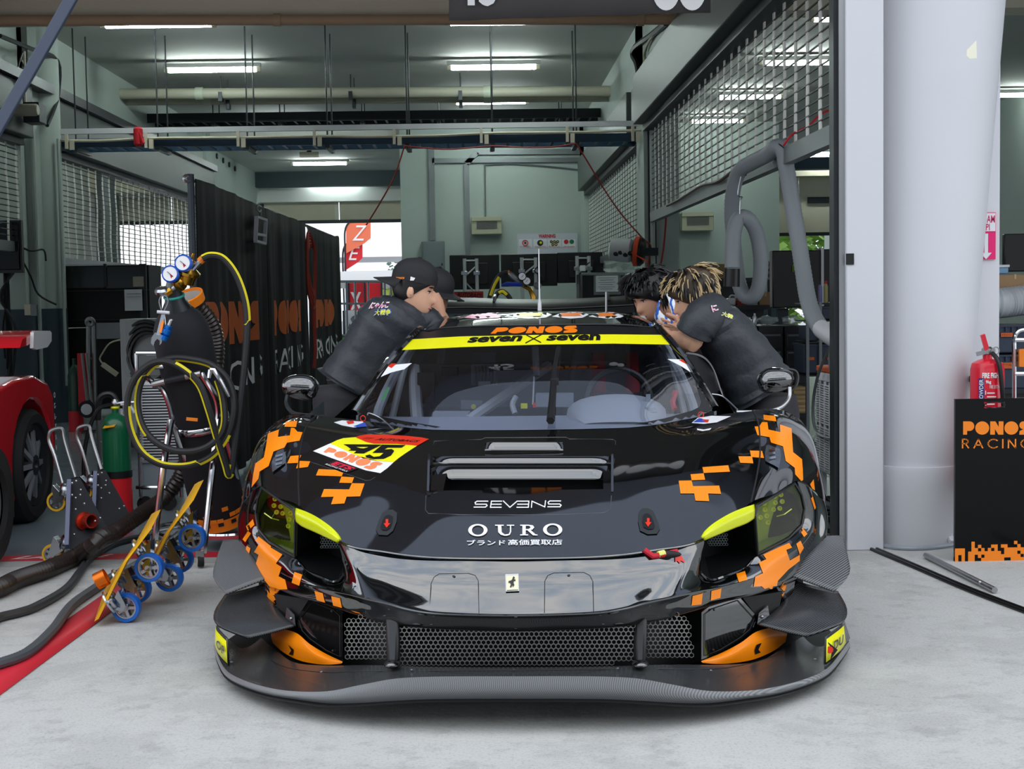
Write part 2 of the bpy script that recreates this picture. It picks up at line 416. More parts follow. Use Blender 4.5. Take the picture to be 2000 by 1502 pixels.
mb = MB(); mb.mm((XR-.02, YD+.3, 3.5), (XR+.25, YB, ZC)); obj('wall_right', mb, M_WALL, kind='structure')
hood('trim_hood_front', XR+.03, YD+.35, P1a, 3.06, 3.56); hood('trim_hood_rear', XR+.03, P1b, YB-1.0, 2.98, 3.5)
shutter('trim_shutter_front', XR+.06, YD+.25, P1a, 2.13, 3.06, 27, .6, '')
shutter('trim_shutter_rear', XR+.06, P1b, YB-.95, 1.84, 2.98, 26, .3, '')
s = structure('pillar_right_middle')
obj('pillar_core', MB().mm((XR-.02, P1a, 0), (XR+.35, P1b, ZC)), M_WALL, s)
obj('dado', MB().mm((XR-.03, P1a-.01, 0), (XR+.36, P1b+.01, 1.15)), M_WALLD, s)
for k, y in enumerate((P1a-.03, P1b+.03)): obj('shutter_rail', MB().mm((XR+.02, y-.03, 0), (XR+.1, y+.03, 3.06)), M_DKST, s)
obj('pipe', MB().bar((XR+.06, P1a-.05, .5), (XR+.06, P1a-.05, ZC), .03), M_WALL, s)
s = structure('pillar_right_rear')
obj('pillar_core', MB().mm((XR-.02, YB-.95, 0), (XR+.3, YB, ZC)), M_WALL, s)
# back wall of this garage, and the wall of the next one
s = structure('wall_back')
obj('wall_panel', MB().mm((-1.33, YB, 0), (5.2, YB+.4, ZC)), M_WALL, s)
obj('dado', MB().mm((-1.34, YB-.012, 0), (5.2, YB, 1.13)), M_WALLD, s)
obj('wall_panel', MB().mm((-1.33, YB+.4, 0), (-1.05, 31.2, ZC)), M_WALL, s)
def duct(parent, pts, w, m=None, name='conduit'):
    mb = MB()
    for a, b in zip(pts, pts[1:]): mb.strut(a, b, w, .05, up=(0, 1, 0))
    return obj(name, mb, m or M_GREYM, parent)
yb = YB-.04
q = lambda u, v: atY(u, v, yb)
duct(s, [q(842, 285), q(845, 470)], .1); duct(s, [q(844, 314), q(1150, 312)], .08)
duct(s, [q(1140, 296), q(932, 297), q(911, 320), q(914, 500)], .09)
obj('conduit', MB().tube([q(947, 322), q(948, 425)], .015, 6), M_GREYM, s)
obj('cable', MB().tube(smooth_path([q(947, 322), q(1000, 320), q(1080, 326), q(1140, 333)], 4), .012, 5), M_GREYM, s)
# left partition
s = structure('wall_left')
obj('wall_panel', MB().mm((XL-.3, 6.5, 3.47), (XL, 35, ZC)), M_WALL, s)
obj('wall_panel', MB().mm((XL-.3, YB+.2, 0), (XL, 31.2, 3.47)), M_WALL, s)
obj('dado', MB().mm((XL-.01, YB+.1, 0), (XL+.012, 31.2, 1.15)), M_WALLD, s)
for k in range(5): obj('vent_hole', MB().lathe([(.05, 0), (.05, .03)], (XL-.005, 25.2+k*.62, 3.86-.02*k), (1, 0, 0), 10), M_DKST, s)
hood('trim_hood_left', XL-.02, 10.5, 14.8, 2.95, 3.47); hood('trim_hood_left', XL-.02, 15.75, YB, 2.95, 3.47)
obj('ledge', MB().mm((XL-.02, 6.6, 3.47), (XL+.2, YB, 3.57)), M_DKST, s)
shutter('trim_shutter_left', XL-.02, 15.8, YB-.1, 1.78, 2.95, 29, 1.6, '')
shutter('trim_shutter_left', XL-.02, 10.0, 14.75, 1.9, 2.95, 16, 1., '')
s = structure('pillar_left_middle')
obj('pillar_core', MB().mm((XL-.35, 14.8, 0), (XL, 15.72, ZC)), M_WALL, s)
obj('pilaster', MB().mm((XL-.1, 14.95, 0), (XL+.06, 15.3, ZC)), M_WALL, s)
obj('round_pier', MB().lathe([(.2, 0), (.2, ZC)], (XL+.02, 15.45, 0), n=20), M_WALL, s)
obj('dado', MB().lathe([(.206, 0), (.206, 1.22)], (XL+.02, 15.45, 0), n=20), M_WALLD, s)
obj('dado', MB().mm((XL-.36, 14.79, 0), (XL+.065, 15.74, 1.22)), M_WALLD, s)
obj('pipe', MB().bar((XL+.09, 14.93, .4), (XL+.09, 14.93, 3.0), .022), M_WALL, s)
obj('pipe', MB().bar((XL+.24, 15.3, .4), (XL+.24, 15.3, 3.0), .018), M_WALL, s)
s = structure('pillar_left_rear'); obj('pillar_core', MB().mm((XL-.3, YB-.2, 0), (XL+.05, YB+.3, ZC)), M_WALL, s)
# next garage on the left, seen through the lattice
s = structure('wall_left_outer')
obj('wall_panel', MB().mm((-7.5, 10, 0), (-7.3, 28.2, ZC)), mat('wall_bright', (222, 222, 216), .7), s)
obj('beam', MB().mm((-7.3, 27.2, 3.32), (XL-.3, 27.6, ZC)), M_CREAM, s)
obj('round_pier', MB().lathe([(.22, 0), (.22, ZC)], (-6.98, 27.3, 0), n=18), M_GREYM, s)
# next garage on the right
s = structure('wall_right_outer')
obj('wall_panel', MB().mm((8.2, YD, 0), (8.5, 34, ZC)), M_WALL, s)
obj('wall_panel', MB().mm((2.9, 11.6, 0), (6.4, 11.8, ZC)), M_WALL, s) if False else None
# rear door of the garages: sectional door pulled up, lintels, and the bright outside
def rear_door(name, x0, x1, Y, zo, zt, lit=True):
    s = structure(name)
    n = max(2, int((x1-x0)/1.6))
    for k in range(n):
        a, b = x0+(x1-x0)*k/n, x0+(x1-x0)*(k+1)/n
        obj('door_panel', MB().mm((a+.01, Y, zo), (b-.01, Y+.05, zt)), M_CREAM, s)
        obj('door_rib', MB().mm((b-.09, Y-.03, zo), (b-.01, Y, zt)), mat('rib_light', (226, 222, 206), .5), s)
    obj('door_rail', MB().mm((x0, Y-.02, zo-.07), (x1, Y+.06, zo)), M_DKST, s)
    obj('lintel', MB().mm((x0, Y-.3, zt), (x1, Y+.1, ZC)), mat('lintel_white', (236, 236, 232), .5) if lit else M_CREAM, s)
    if not lit:
        obj('beam', MB().mm((x0, Y-1.2, 3.72), (x1, Y-.8, 3.95)), M_BLUE, s); a, b = atY(1578, 397, Y-.06), atY(1634, 384, Y-.06); obj('vent_window', MB().mm((a.x, Y-.04, a.z), (b.x, Y, b.z)), M_DKST, s)
    return s
rear_door('door_1', XL, -1.33, 31.0, 2.96, 3.34); rear_door('door_2', 5.2, 8.2, 30.0, 2.50, 3.65, False); rear_door('door_3', -7.0, XL-.3, 28.2, 2.84, 3.3)
# ---- front pier of the garage door
s = structure('pillar_front_pier')
xa, xb, xc = atY(1653, 700, 6.95).x, atY(1726, 700, 6.95).x, atY(1951, 700, 7.25).x
obj('pilaster', MB().mm((xa, 6.95, 0), (xb, 7.12, 3.4)), M_WHITE, s, bevel=.006)
obj('pier_core', MB().mm((xb-.03, 7.25, 0), (xc, 7.45, 3.4)), M_WHITE, s)
obj('door_rail', MB().mm((xa-.03, 6.97, 0), (xa, 7.06, 3.4)), M_STEEL, s)
obj('door_track', MB().mm((xa-.05, 6.99, 0), (xa-.03, 7.08, 3.4)), M_DKST, s)
_xb, _xt = atY(1867, 1055, 7.2).x, atY(1957, 5, 7.35).x
mb = MB(); G = []
for k in range(25):
    z = 3.5*k/24; r = .208+.052*z; c = Vector((_xb+(_xt-_xb)*z/2.75-r, 7.2+.055*z, 0))
    G.append([c+Vector((r*math.cos(t*PI/20), r*math.sin(t*PI/20), z)) for t in range(-20, 21)])
mb.grid(G); obj('round_column', mb, M_WHITE, s)
obj('base_ring', MB().lathe([(.212, 0), (.226, .3), (.23, .38), (.226, .4)], (_xb-.208, 7.2, 0), n=40), M_WHITE, s)
obj('tape_square', MB().mm(atY(1652, 517, 6.948), atY(1668, 495, 6.944)), M_BLACK, s)
mb = MB(); pts = [atY(u, v, 6.79) for u, v in ((1888, 98), (1907, 79), (1908, 114), (1894, 115), (1888, 110))]; mb.prism(pts, (0, .004, 0))
obj('torn_paper_strip', mb, mat('cream_paper', (236, 234, 214), .7), s)
sg = thing('fire_point_sign', 'magenta and white fire point sign with a down arrow on the pier', 'sign', atY(1932, 510, 7.24))
pa, pb = atY(1903, 507, 7.245), atY(1944, 415, 7.245)
obj('board', MB().mm((pa.x, 7.238, pa.z), (pb.x, 7.248, pb.z)), mat('sign_magenta', (226, 20, 108), .5), sg)
wz, hz = pb.x-pa.x, pb.z-pa.z
obj('white_panel', MB().mm((pa.x+.002, 7.234, pa.z+hz*.6), (pb.x-.003, 7.238, pb.z-.004)), M_PAPER, sg)
write('PADAM', (pa.x+.004, 7.2335, pb.z-hz*.22), (wz-.01, 0, 0), (0, 0, hz*.16), mat('sign_ink', (190, 20, 90), .5), sg, bold=.02)
write('API', (pa.x+wz*.3, 7.2335, pb.z-hz*.38), (wz*.4, 0, 0), (0, 0, hz*.14), MATS['sign_ink'], sg, bold=.02)
mb = MB(); ar = [(.45, .55), (.62, .55), (.62, .14), (.8, .14), (.53, .0), (.26, .14), (.45, .14)]
mb.prism([(pa.x+wz*a, 7.234, pa.z+hz*b) for a, b in ar], (0, .003, 0)); obj('arrow', mb, M_PAPER, sg)
# team board above the garage door
BY = 7.52
bd = thing('team_banner', 'dark grey banner with white number hung over the garage door', 'banner', (.5, BY, 2.7))
p0, p1, p2, p3 = atY(877, 40, BY), atY(1388, 24, BY), atY(1392, -130, BY), atY(877, -130, BY)
mb = MB(); G = [[p0.lerp(p1, i/12)+(p3-p0)*(j/4)*1.0+Vector((0, .012*math.sin(i*1.7), 0)) for i in range(13)] for j in range(5)]
mb.grid(G); obj('cloth', mb, mat('banner_grey', (66, 64, 66), .7, noise=.08), bd, solid=.006)
o = atY(888, 12, BY-.02); write('45', o, (atY(975, 12, BY-.02)-o), (0, 0, .34), M_WHITEP, bd, bold=.03)
for u in (1301, 1352):
    c = atY(u, -18, BY-.02); mb = MB(); mb.prism([(c.x+.07*math.cos(t*PI/12), BY-.02, c.z+.1*math.sin(t*PI/12)) for t in range(24)], (0, .004, 0)); obj('white_oval', mb, M_WHITEP, bd)
pf, _a = fat_letters('PONOS'); o = atY(1010, -60, BY-.02); flat(poly2d(pf, .2), o, (atY(1230, -64, BY-.02)-o), (0, 0, .22), 'team_lettering', M_ORANGE, bd)
# ================================================================ the race car
M_PAINT = mat('car_black_gloss', (9, 10, 11), .035, coat=0., ior=2.5)
M_CARB = bpy.data.materials.new('carbon_weave'); M_CARB.use_nodes = True
def _carbon(m, sx, sy, rough):
    t = m.node_tree; b = t.nodes['Principled BSDF']
    tc = nt_new(t, 'ShaderNodeTexCoord'); mp = nt_new(t, 'ShaderNodeMapping'); mp.inputs['Rotation'].default_value = (0, 0, .78)
    w = nt_new(t, 'ShaderNodeTexWave'); w.inputs['Scale'].default_value = sx; w.inputs['Distortion'].default_value = 0
    ck = nt_new(t, 'ShaderNodeTexChecker'); ck.inputs['Scale'].default_value = sy
    mx = nt_new(t, 'ShaderNodeMixRGB', blend_type='MIX'); mx.inputs['Color1'].default_value = (*lin((24, 25, 27)), 1); mx.inputs['Color2'].default_value = (*lin((84, 86, 88)), 1)
    ad = nt_new(t, 'ShaderNodeMath', operation='MULTIPLY')
    t.links.new(tc.outputs['Object'], mp.inputs['Vector']); t.links.new(mp.outputs['Vector'], w.inputs['Vector']); t.links.new(tc.outputs['Object'], ck.inputs['Vector'])
    ad.inputs[1].default_value = .8
    t.links.new(w.outputs['Fac'], ad.inputs[0]); t.links.new(ad.outputs[0], mx.inputs['Fac']); t.links.new(mx.outputs['Color'], b.inputs['Base Color'])
    b.inputs['Roughness'].default_value = rough; b.inputs['Specular IOR Level'].default_value = .5
_carbon(M_CARB, 60, 200, .22); MATS['carbon_weave'] = M_CARB
M_CORG = mat('car_orange', (255, 140, 0), .3, coat=.1)
M_YEL = mat('decal_yellow', (246, 242, 20), .3)
M_DRED = mat('decal_red', (226, 48, 22), .3)
M_DWHT = mat('decal_white', (244, 244, 246), .3)
M_DBLK = mat('decal_black', (14, 14, 14), .3)
M_DORG = mat('decal_orange', (252, 130, 20), .3)
M_DSAL = mat('decal_salmon', (246, 142, 92), .35)
M_DBLU = mat('decal_blue', (28, 84, 190), .3)
M_DPNK = mat('decal_pink', (236, 130, 176), .3)
M_MATTE = mat('dark_recess', (8, 8, 9), .6)
M_SATIN = mat('satin_black', (22, 23, 25), .35)
M_WS = glass('windscreen_glass', (232, 237, 246), .14, ior=1.33)
M_LENS = glass('yellow_lens', (240, 244, 160), .05, ior=1.4)
M_RUB = mat('tyre_rubber', (20, 20, 21), .75, bump=.1)
M_HEXW = mat('grille_wire', (150, 150, 146), .4, metal=.7)
CAR = thing('race_car', 'black and orange number 45 race car parked nose out of the garage', 'race car', (.092, 4.25, 0), -(YAW+math.radians(3.15)))
CM = WM[CAR.name]; CI = CM.inverted()
_ol = CI @ CAMPOS; _rot = CI.to_3x3()
def cp(u, v, y):
    d = _rot @ ray(u, v); return _ol + d*((y-_ol.y)/d.y)
def cpx(u, v, x):     # hit the plane local x
    d = _rot @ ray(u, v); return _ol + d*((x-_ol.x)/d.x)
def cpz(u, v, z):
    d = _rot @ ray(u, v); return _ol + d*((z-_ol.z)/d.z)
def half(u, v, y):
    p = cp(u, v, y); return Vector((abs(p.x), p.y, p.z))
def mir(p): return Vector((-p.x, p.y, p.z))
def V3(x, y, z): return Vector((x, y, z))
def bicubic(G, nu, nv):
    R = [smooth_path(r, nu) for r in G]; m = len(R[0])
    C = [smooth_path([R[i][j] for i in range(len(R))], nv) for j in range(m)]
    return [[C[j][i] for j in range(m)] for i in range(len(C[0]))]
def full(rows):       # rows given from the centre outward
    return [[mir(p) for p in reversed(r[1:])]+list(r) for r in rows]
M_CANARD = bpy.data.materials.new('carbon_canard'); M_CANARD.use_nodes = True; _carbon(M_CANARD, 48, 200, .28)
for n_ in M_CANARD.node_tree.nodes:
    if n_.type == 'MIX_RGB': n_.inputs['Color1'].default_value = (*lin((34, 35, 37)), 1); n_.inputs['Color2'].default_value = (*lin((132, 134, 136)), 1)  # sky reflection on the upper canards is put into these paler weave colours
BODY = []             # (verts, faces) in car space, for draping the print
def cobj(name, mb, m, parent=CAR, **kw):
    return obj(name, mb, m, parent, world=False, **kw)
def surf(name, G, m, drape=True, parent=CAR, **kw):
    mb = MB(); mb.grid(G)
    if drape: BODY.append((list(mb.v), list(mb.f)))
    return cobj(name, mb, m, parent, **kw)
# ---- bonnet and front wings: rows cowl -> nose, columns centre -> side
h = half
rows = [
 [V3(0, 1.12, .775), V3(.25, 1.13, .776), V3(.45, 1.2, .777), V3(.62, 1.36, .79), h(617, 812, 1.44), h(588, 809, 1.45), h(555, 815, 1.47), h(521, 848, 1.5), h(512, 950, 1.55)],
 [V3(0, .88, .720), V3(.25, .89, .721), V3(.44, .94, .722), V3(.61, 1.06, .748), h(596, 838, 1.17), h(566, 823, 1.19), h(528, 838, 1.24), h(500, 872, 1.32), h(490, 950, 1.4)],
 [V3(0, .62, .648), V3(.25, .63, .648), V3(.43, .68, .646), V3(.595, .78, .672), h(585, 890, .96), h(548, 868, 1.0), h(513, 872, 1.07), h(488, 905, 1.13), h(478, 968, 1.2)],
 [V3(0, .36, .566), V3(.25, .38, .564), V3(.42, .43, .556), V3(.57, .54, .585), h(583, 934, .78), h(548, 922, .84), h(508, 915, .93), h(481, 935, 1.04), h(472, 982, 1.1)],
 [V3(0, .105, .475), V3(.25, .135, .474), V3(.42, .21, .479), h(664, 1058, .32), h(585, 989, .56), h(547, 973, .66), h(509, 949, .79), h(486, 967, .94), h(470, 990, 1.03)]]
FG = bicubic(full(rows), 10, 14)
NC = len(FG[0]); mid = NC//2; s4 = 40
VX, VY0, VY1 = .283, .545, .800       # opening of the bonnet vent
hb = MB(); hb.grid([r[mid-s4:mid+s4+1] for r in FG])
hb.f = [f for f in hb.f if not (abs(sum(hb.v[i].x for i in f)/4) < VX-.012 and VY0+.012 < sum(hb.v[i].y for i in f)/4 < VY1-.012)]; hb.mi = [0]*len(hb.f)
full_h = MB(); full_h.grid([r[mid-s4:mid+s4+1] for r in FG]); BODY.append((list(full_h.v), list(full_h.f)))
HOOD = cobj('bonnet', hb, M_PAINT)
WINGS = []
for sgn in (-1, 1):
    G = [r[:mid-s4+1] if sgn < 0 else r[mid+s4:] for r in FG]
    WINGS.append(surf('front_wing', G, M_PAINT))
for sgn in (-1, 1):   # panel seams
    c = mid+sgn*s4; pts = [r[c]+V3(0, 0, .0005) for r in FG]
    cobj('panel_seam', MB().tube(pts, .0035, 5), M_MATTE, HOOD)
lip = [FG[-1][j] for j in range(mid-30, mid+31)]
cobj('bonnet_edge', MB().tube([p+V3(0, -.002, -.001) for p in lip], .0045, 6), M_PAINT, HOOD)
# ---- bumper: inner edge / mid / crease / ledge, column 17 is the centre
B = [((508, 950, .80), (488, 968, .93), (470, 990, 1.03)), ((501, 980, .84), (482, 995, .95), (465, 1012, 1.02)), ((499, 1004, .86), (480, 1018, .95), (464, 1034, 1.0)),
     ((504, 1036, .84), (483, 1050, .92), (468, 1062, .97)), ((525, 1062, .74), (497, 1082, .83), (480, 1100, .90)), ((550, 1076, .66), (517, 1100, .73), (498, 1122, .80)),
     ((577, 1090, .58), (536, 1112, .65), (516, 1140, .72)), ((592, 1110, .53), (560, 1126, .56), (545, 1152, .60)), ((620, 1128, .45), (590, 1138, .46), (582, 1166, .48)),
     ((655, 1140, .37), (630, 1150, .34), (627, 1178, .36)), ((672, 1128, .325), (668, 1158, .24), (668, 1192, .26)), ((668, 1088, .32), (697, 1165, .17), (700, 1203, .20)),
     ((664, 1059, .32), (720, 1171, .12), (725, 1210, .15)), ((703, 1077, .252), (758, 1180, .06), (768, 1219, .10)), ((768, 1090, .186), (795, 1190, .0265), (800, 1224, .055)),
     ((833, 1095, .141), (845, 1198, -.0057), (850, 1228, .03)), ((920, 1096, .105), (922, 1201, -.0287), (925, 1231, .01)), ((1010, 1097, .095), (1010, 1202, -.035), (1010, 1233, 0))]
r0, rm, r1, r2, r3 = [], [], [], [], []
for k, (a, b, c) in enumerate(B):
    A, C, D = half(*a), half(*b), half(*c)
    if k == 17: A.x = C.x = D.x = 0
    w = max(0, min(1, (k-9)/4)); 
    M_ = A.lerp(C, .5)+V3(0, .032*w, .004*w) if k > 9 else A.lerp(C, .5)+V3(.004, -.012, .004)
    r0.append(A); rm.append(M_); r1.append(C); r2.append(D); r3.append(D+V3(-.012 if k < 8 else 0, .05, -.004))
ra = [a.lerp(b, .86) for a, b in zip(rm, r1)]; rb = [a.lerp(b, .22) for a, b in zip(r1, r2)]
BR = [list(reversed(r)) for r in (r0, rm, ra, r1, rb, r2, r3)]
BGf = bicubic(full(BR), 6, 6)
BUMP = surf('front_bumper', BGf, M_PAINT)
# ---- headlamps, daylight strips and the brake ducts under them
M_LEDB = mat('lamp_housing', (150, 166, 108), .4)
M_LEDR = mat('lamp_led', (240, 240, 130), .25)
M_DRL = mat('daylight_strip', (214, 222, 8), .22)
def side(p, sgn): return p if sgn > 0 else mir(p)
for sgn in (-1, 1):
    hl = [h(513, 953, .775), h(546, 977, .65), h(572, 995, .57), h(577, 1014, .545), h(576, 1087, .575), h(551, 1073, .655), h(526, 1058, .735), h(505, 1033, .83), h(500, 1002, .85), (h(504, 974, .83))]
    cx = sum((p for p in hl), Vector())/len(hl)
    back = [side(p.lerp(cx, .1)+V3(-.03, .10, -.01), sgn) for p in hl]
    L = cobj('headlamp', MB().add(back+[side(p, sgn) for p in hl], [tuple(range(10))]+[(i, (i+1) % 10, (i+1) % 10+10, i+10) for i in range(10)]), M_LEDB)
    ring = [side(p, sgn) for p in hl]; c3 = side(cx+V3(.004, -.012, .006), sgn)
    cobj('lens', MB().add(ring+[c3], [(i, (i+1) % 10, 10) for i in range(10)]), M_LENS, L, sharp=80)
    cobj('lens_trim', MB().tube([p+V3(0, -.002, 0) for p in ring], .005, 6, closed=True), M_SATIN, L)
    for (u, v) in ((526, 974), (538, 977), (524, 987), (537, 989), (529, 1000), (541, 1002), (558, 990), (557, 1002), (554, 1014), (552, 1027), (566, 1017)):
        p = side(h(u+4, v+2, .72)+V3(-.01, .02, 0), sgn)
        mb = MB(); mb.lathe([(.0085, 0), (.0085, .008), (.0055, .008), (.003, .003), (.001, .002)], p, (0, -1, .1), 10); cobj('led', mb, M_LEDR, L)
    cobj('light_guide', MB().tube([side(h(u, v, .70), sgn) for u, v in ((516, 1002), (530, 1012), (545, 1016))], .002, 5), M_LEDR, L)
    # daylight strip
    top = [h(580, 994, .545), h(600, 1001, .49), h(622, 1012, .42), h(645, 1029, .35), h(658, 1044, .315), h(664, 1056, .30)]
    bot = [h(581, 1018, .54), h(592, 1027, .50), h(612, 1036, .44), h(634, 1046, .37), h(650, 1053, .325), h(662, 1058, .30)]
    midl = [a.lerp(b, .5)+V3(0, -.012, .006) for a, b in zip(top, bot)]
    Gd = [[side(p, sgn) for p in r] for r in (top, midl, bot)]
    cobj('daylight_strip', MB().grid(bicubic(Gd, 4, 4)), M_DRL, L, solid=.012)
    # duct
    mouth = [h(579, 1018, .56), h(612, 1038, .46), h(650, 1055, .35), h(663, 1060, .325), h(669, 1088, .325), h(672, 1128, .33), h(655, 1140, .375), h(620, 1128, .455), h(592, 1109, .535), h(577, 1089, .585)]
    cm = sum(mouth, Vector())/10
    inner = [side(p.lerp(cm, .35)+V3(-.02, .2, .01), sgn) for p in mouth]; mo = [side(p, sgn) for p in mouth]
    D = cobj('brake_duct', MB().add(inner+mo, [tuple(range(10))]+[(i, (i+1) % 10, (i+1) % 10+10, i+10) for i in range(10)]), M_SATIN)
    flo = [side(h(u, v, y), sgn) for u, v, y in ((586, 1090, .60), (612, 1112, .52), (660, 1120, .42), (668, 1100, .42))]
    cobj('duct_lip', MB().tube(smooth_path([side(h(u, v, y), sgn) for u, v, y in ((585, 1098, .57), (600, 1116, .52), (630, 1129, .44), (656, 1137, .38), (671, 1122, .335))], 4), .006, 6), M_PAINT, D)
    mb = MB()
    for i in range(7):
        for j in range(5):
            a = h(628+i*5.2+(j % 2)*2.6, 1050+j*4.6, .47); a = side(a, sgn)
            mb.torus(a, (0, 1, 0), .0044, .00045, 6, 3)
    cobj('duct_mesh', mb, M_GREYM, D, kind='stuff')
# ---- lower fascia: grilles in hex wire, posts, side panels
def inpoly(x, z, P):
    r = False
    for i in range(len(P)):
        (x1, z1), (x2, z2) = P[i], P[i-1]
        if (z1 > z) != (z2 > z) and x < (x2-x1)*(z-z1)/(z2-z1)+x1: r = not r
    return r
def hexmesh(name, px, y, pitch=.0148):
    P = [cp(u, v, y) for u, v in px]; Q = [(p.x, p.z) for p in P]
    mb = MB(); x0, x1 = min(q[0] for q in Q), max(q[0] for q in Q); z0, z1 = min(q[1] for q in Q), max(q[1] for q in Q)
    j = 0; z = z0; R = pitch/math.sqrt(3); ri = R*.80
    while z < z1+pitch:
        x = x0+(pitch/2 if j % 2 else 0)
        while x < x1+pitch:
            if inpoly(x, z, Q):
                vs = [V3(x+R*math.sin(k*PI/3), y, z+R*math.cos(k*PI/3)) for k in range(6)]+[V3(x+ri*math.sin(k*PI/3), y, z+ri*math.cos(k*PI/3)) for k in range(6)]+[V3(x+ri*math.sin(k*PI/3), y+.004, z+ri*math.cos(k*PI/3)) for k in range(6)]
                mb.add(vs, [(k, (k+1) % 6, (k+1) % 6+6, k+6) for k in range(6)]+[(k+6, (k+1) % 6+6, (k+1) % 6+12, k+12) for k in range(6)])
            x += pitch
        z += R*1.5; j += 1
    return cobj(name, mb, M_HEXW, kind='stuff')
hexmesh('grille_mesh', [(777, 1222), (1240, 1216), (1240, 1293), (1000, 1303), (777, 1298)], .09)
hexmesh('grille_mesh', [(675, 1222), (682, 1207), (703, 1203), (735, 1214), (756, 1222), (756, 1290), (674, 1291)], .17)
hexmesh('grille_mesh', [(1262, 1218), (1276, 1212), (1315, 1199), (1335, 1202), (1348, 1216), (1352, 1286), (1262, 1288)], .17)
mb = MB()
pl = [cp(u, v, y) for u, v, y in ((600, 1150, .62), (670, 1180, .40), (760, 1200, .22), (1010, 1215, .20), (1255, 1195, .22), (1350, 1170, .40), (1425, 1140, .62))]
pb = [cp(u, v, y) for u, v, y in ((600, 1290, .62), (670, 1300, .40), (760, 1305, .22), (1010, 1310, .20), (1255, 1300, .22), (1350, 1295, .40), (1425, 1280, .62))]
mb.grid([pl, pb]); cobj('radiator_backing', mb, M_MATTE)
for us in ((753, 779), (1238, 1263)):
    mb = MB(); t = [cp(us[0]-1, 1206, .10), cp(us[1]+1, 1206, .08), cp(us[1]-1, 1296, .04), cp(us[0]+1, 1296, .05)]
    mb.hexa(t+[p+V3(0, .12, 0) for p in t]); cobj('grille_post', mb, M_SATIN, bevel=.012)
    c = cp((us[0]+us[1])/2, 1297, .03); cobj('post_foot', MB().ball(c, (.026, .03, .012)), M_PAINT)
for sgn in (-1, 1):
    S = lambda *a: side(half(*a), sgn)
    pts = [S(608, 1169, .47), S(656, 1187, .33), S(669, 1199, .285), S(670, 1290, .25), S(640, 1276, .33), S(603, 1250, .43), S(586, 1232, .50), S(578, 1209, .54)]
    P = cobj('side_duct_panel', MB().prism(pts, (0, .02, 0)), M_PAINT, sharp=20)
    cobj('panel_line', MB().tube([p.lerp(sum(pts, Vector())/8, .12)+V3(0, -.003, 0) for p in pts], .0015, 4, closed=True), M_MATTE, P)
    for q in ((648, 1194, .33), (650, 1271, .30)): cobj('fastener', MB().ball(S(*q), .004, 8, 5), M_SATIN, P)
    pts = [S(536, 1160, .66), S(603, 1171, .50), S(577, 1212, .56), S(545, 1205, .64)]
    cobj('corner_recess', MB().prism(pts, (0, .03, 0)), M_MATTE)
    top = [S(528, 1232, .68), S(552, 1229, .60), S(580, 1237, .51), S(605, 1258, .42), S(637, 1277, .34), S(669, 1292, .24)]
    mdl = [S(530, 1246, .64), S(555, 1250, .56), S(585, 1264, .46), S(612, 1278, .37), S(642, 1287, .29), S(669, 1293, .23)]
    bot = [S(533, 1256, .66), S(553, 1274, .58), S(585, 1290, .47), S(620, 1297, .36), S(645, 1298, .28), S(667, 1296, .235)]
    surf('lower_corner', bicubic([top, mdl, bot], 5, 4), M_CORG, drape=True)
    st = [[S(515, 1136, .735), S(528, 1140, .70), S(546, 1152, .64)], [S(519, 1158, .735), S(531, 1166, .69), S(540, 1168, .67)], [S(526, 1184, .72), S(534, 1188, .70), S(541, 1184, .69)], [S(545, 1222, .66), S(556, 1224, .62), S(568, 1214, .60)]]
    surf('corner_strut', bicubic(st, 4, 4), M_PAINT, drape=True)
    # canards
    up = [[S(519, 1131, .71), S(480, 1146, .70), S(441, 1161, .69)], [S(500, 1098, .81), S(455, 1112, .80), S(417, 1128, .79)], [S(484, 1076, .90), S(452, 1078, .90), S(424, 1090, .88)], [S(469, 1056, .98), S(452, 1055, 1.0), S(436, 1056, 1.0)]]
    cobj('upper_canard', MB().grid(bicubic(up, 4, 4)), M_CANARD, solid=.006)
    lo = [[S(577, 1222, .50), S(530, 1236, .50), S(484, 1247, .50)], [S(556, 1206, .57), S(490, 1216, .57), S(426, 1223, .60)], [S(535, 1178, .69), S(480, 1184, .68), S(419, 1196, .70)], [S(519, 1140, .78), S(480, 1152, .80), S(441, 1161, .82)]]
    LC = cobj('lower_canard', MB().grid(bicubic(lo, 4, 4)), M_CARB, solid=.006)
    fl = [S(560, 1186, .58), S(575, 1201, .535), S(577, 1223, .50), S(557, 1207, .565)]
    cobj('canard_flange', MB().prism(fl, (0, .006, 0)), M_CARB, LC); cobj('bolt', MB().ball(S(569, 1208, .53), .006, 8, 5), M_STEEL, LC)
# ---- splitter
sp = [  # deck back, rim top, rim bottom  (u, v, y)
 ((1010, 1303, .06), (1010, 1321, -.12), (1010, 1365, -.10)), ((920, 1303, .06), (920, 1321, -.118), (920, 1365, -.10)), ((833, 1302, .065), (833, 1322, -.112), (833, 1366, -.095)),
 ((768, 1300, .08), (768, 1326, -.10), (768, 1369, -.085)), ((703, 1299, .17), (703, 1338, -.075), (703, 1373, -.06)), ((640, 1300, .27), (640, 1350, -.035), (640, 1374, -.02)),
 ((575, 1294, .45), (573, 1350, .03), (575, 1366, .04)), ((540, 1270, .62), (520, 1342, .115), (523, 1357, .125)), ((515, 1250, .8), (470, 1326, .23), (472, 1340, .24)),
 ((505, 1240, .95), (440, 1307, .36), (440, 1320, .37)), ((500, 1235, 1.1), (424, 1276, .55), (424, 1290, .56)), ((500, 1230, 1.25), (419, 1255, .75), (419, 1268, .76))]
D = [[half(*a) for a in r] for r in sp]
for r in D[:1]:
    for p in r: p.x = 0
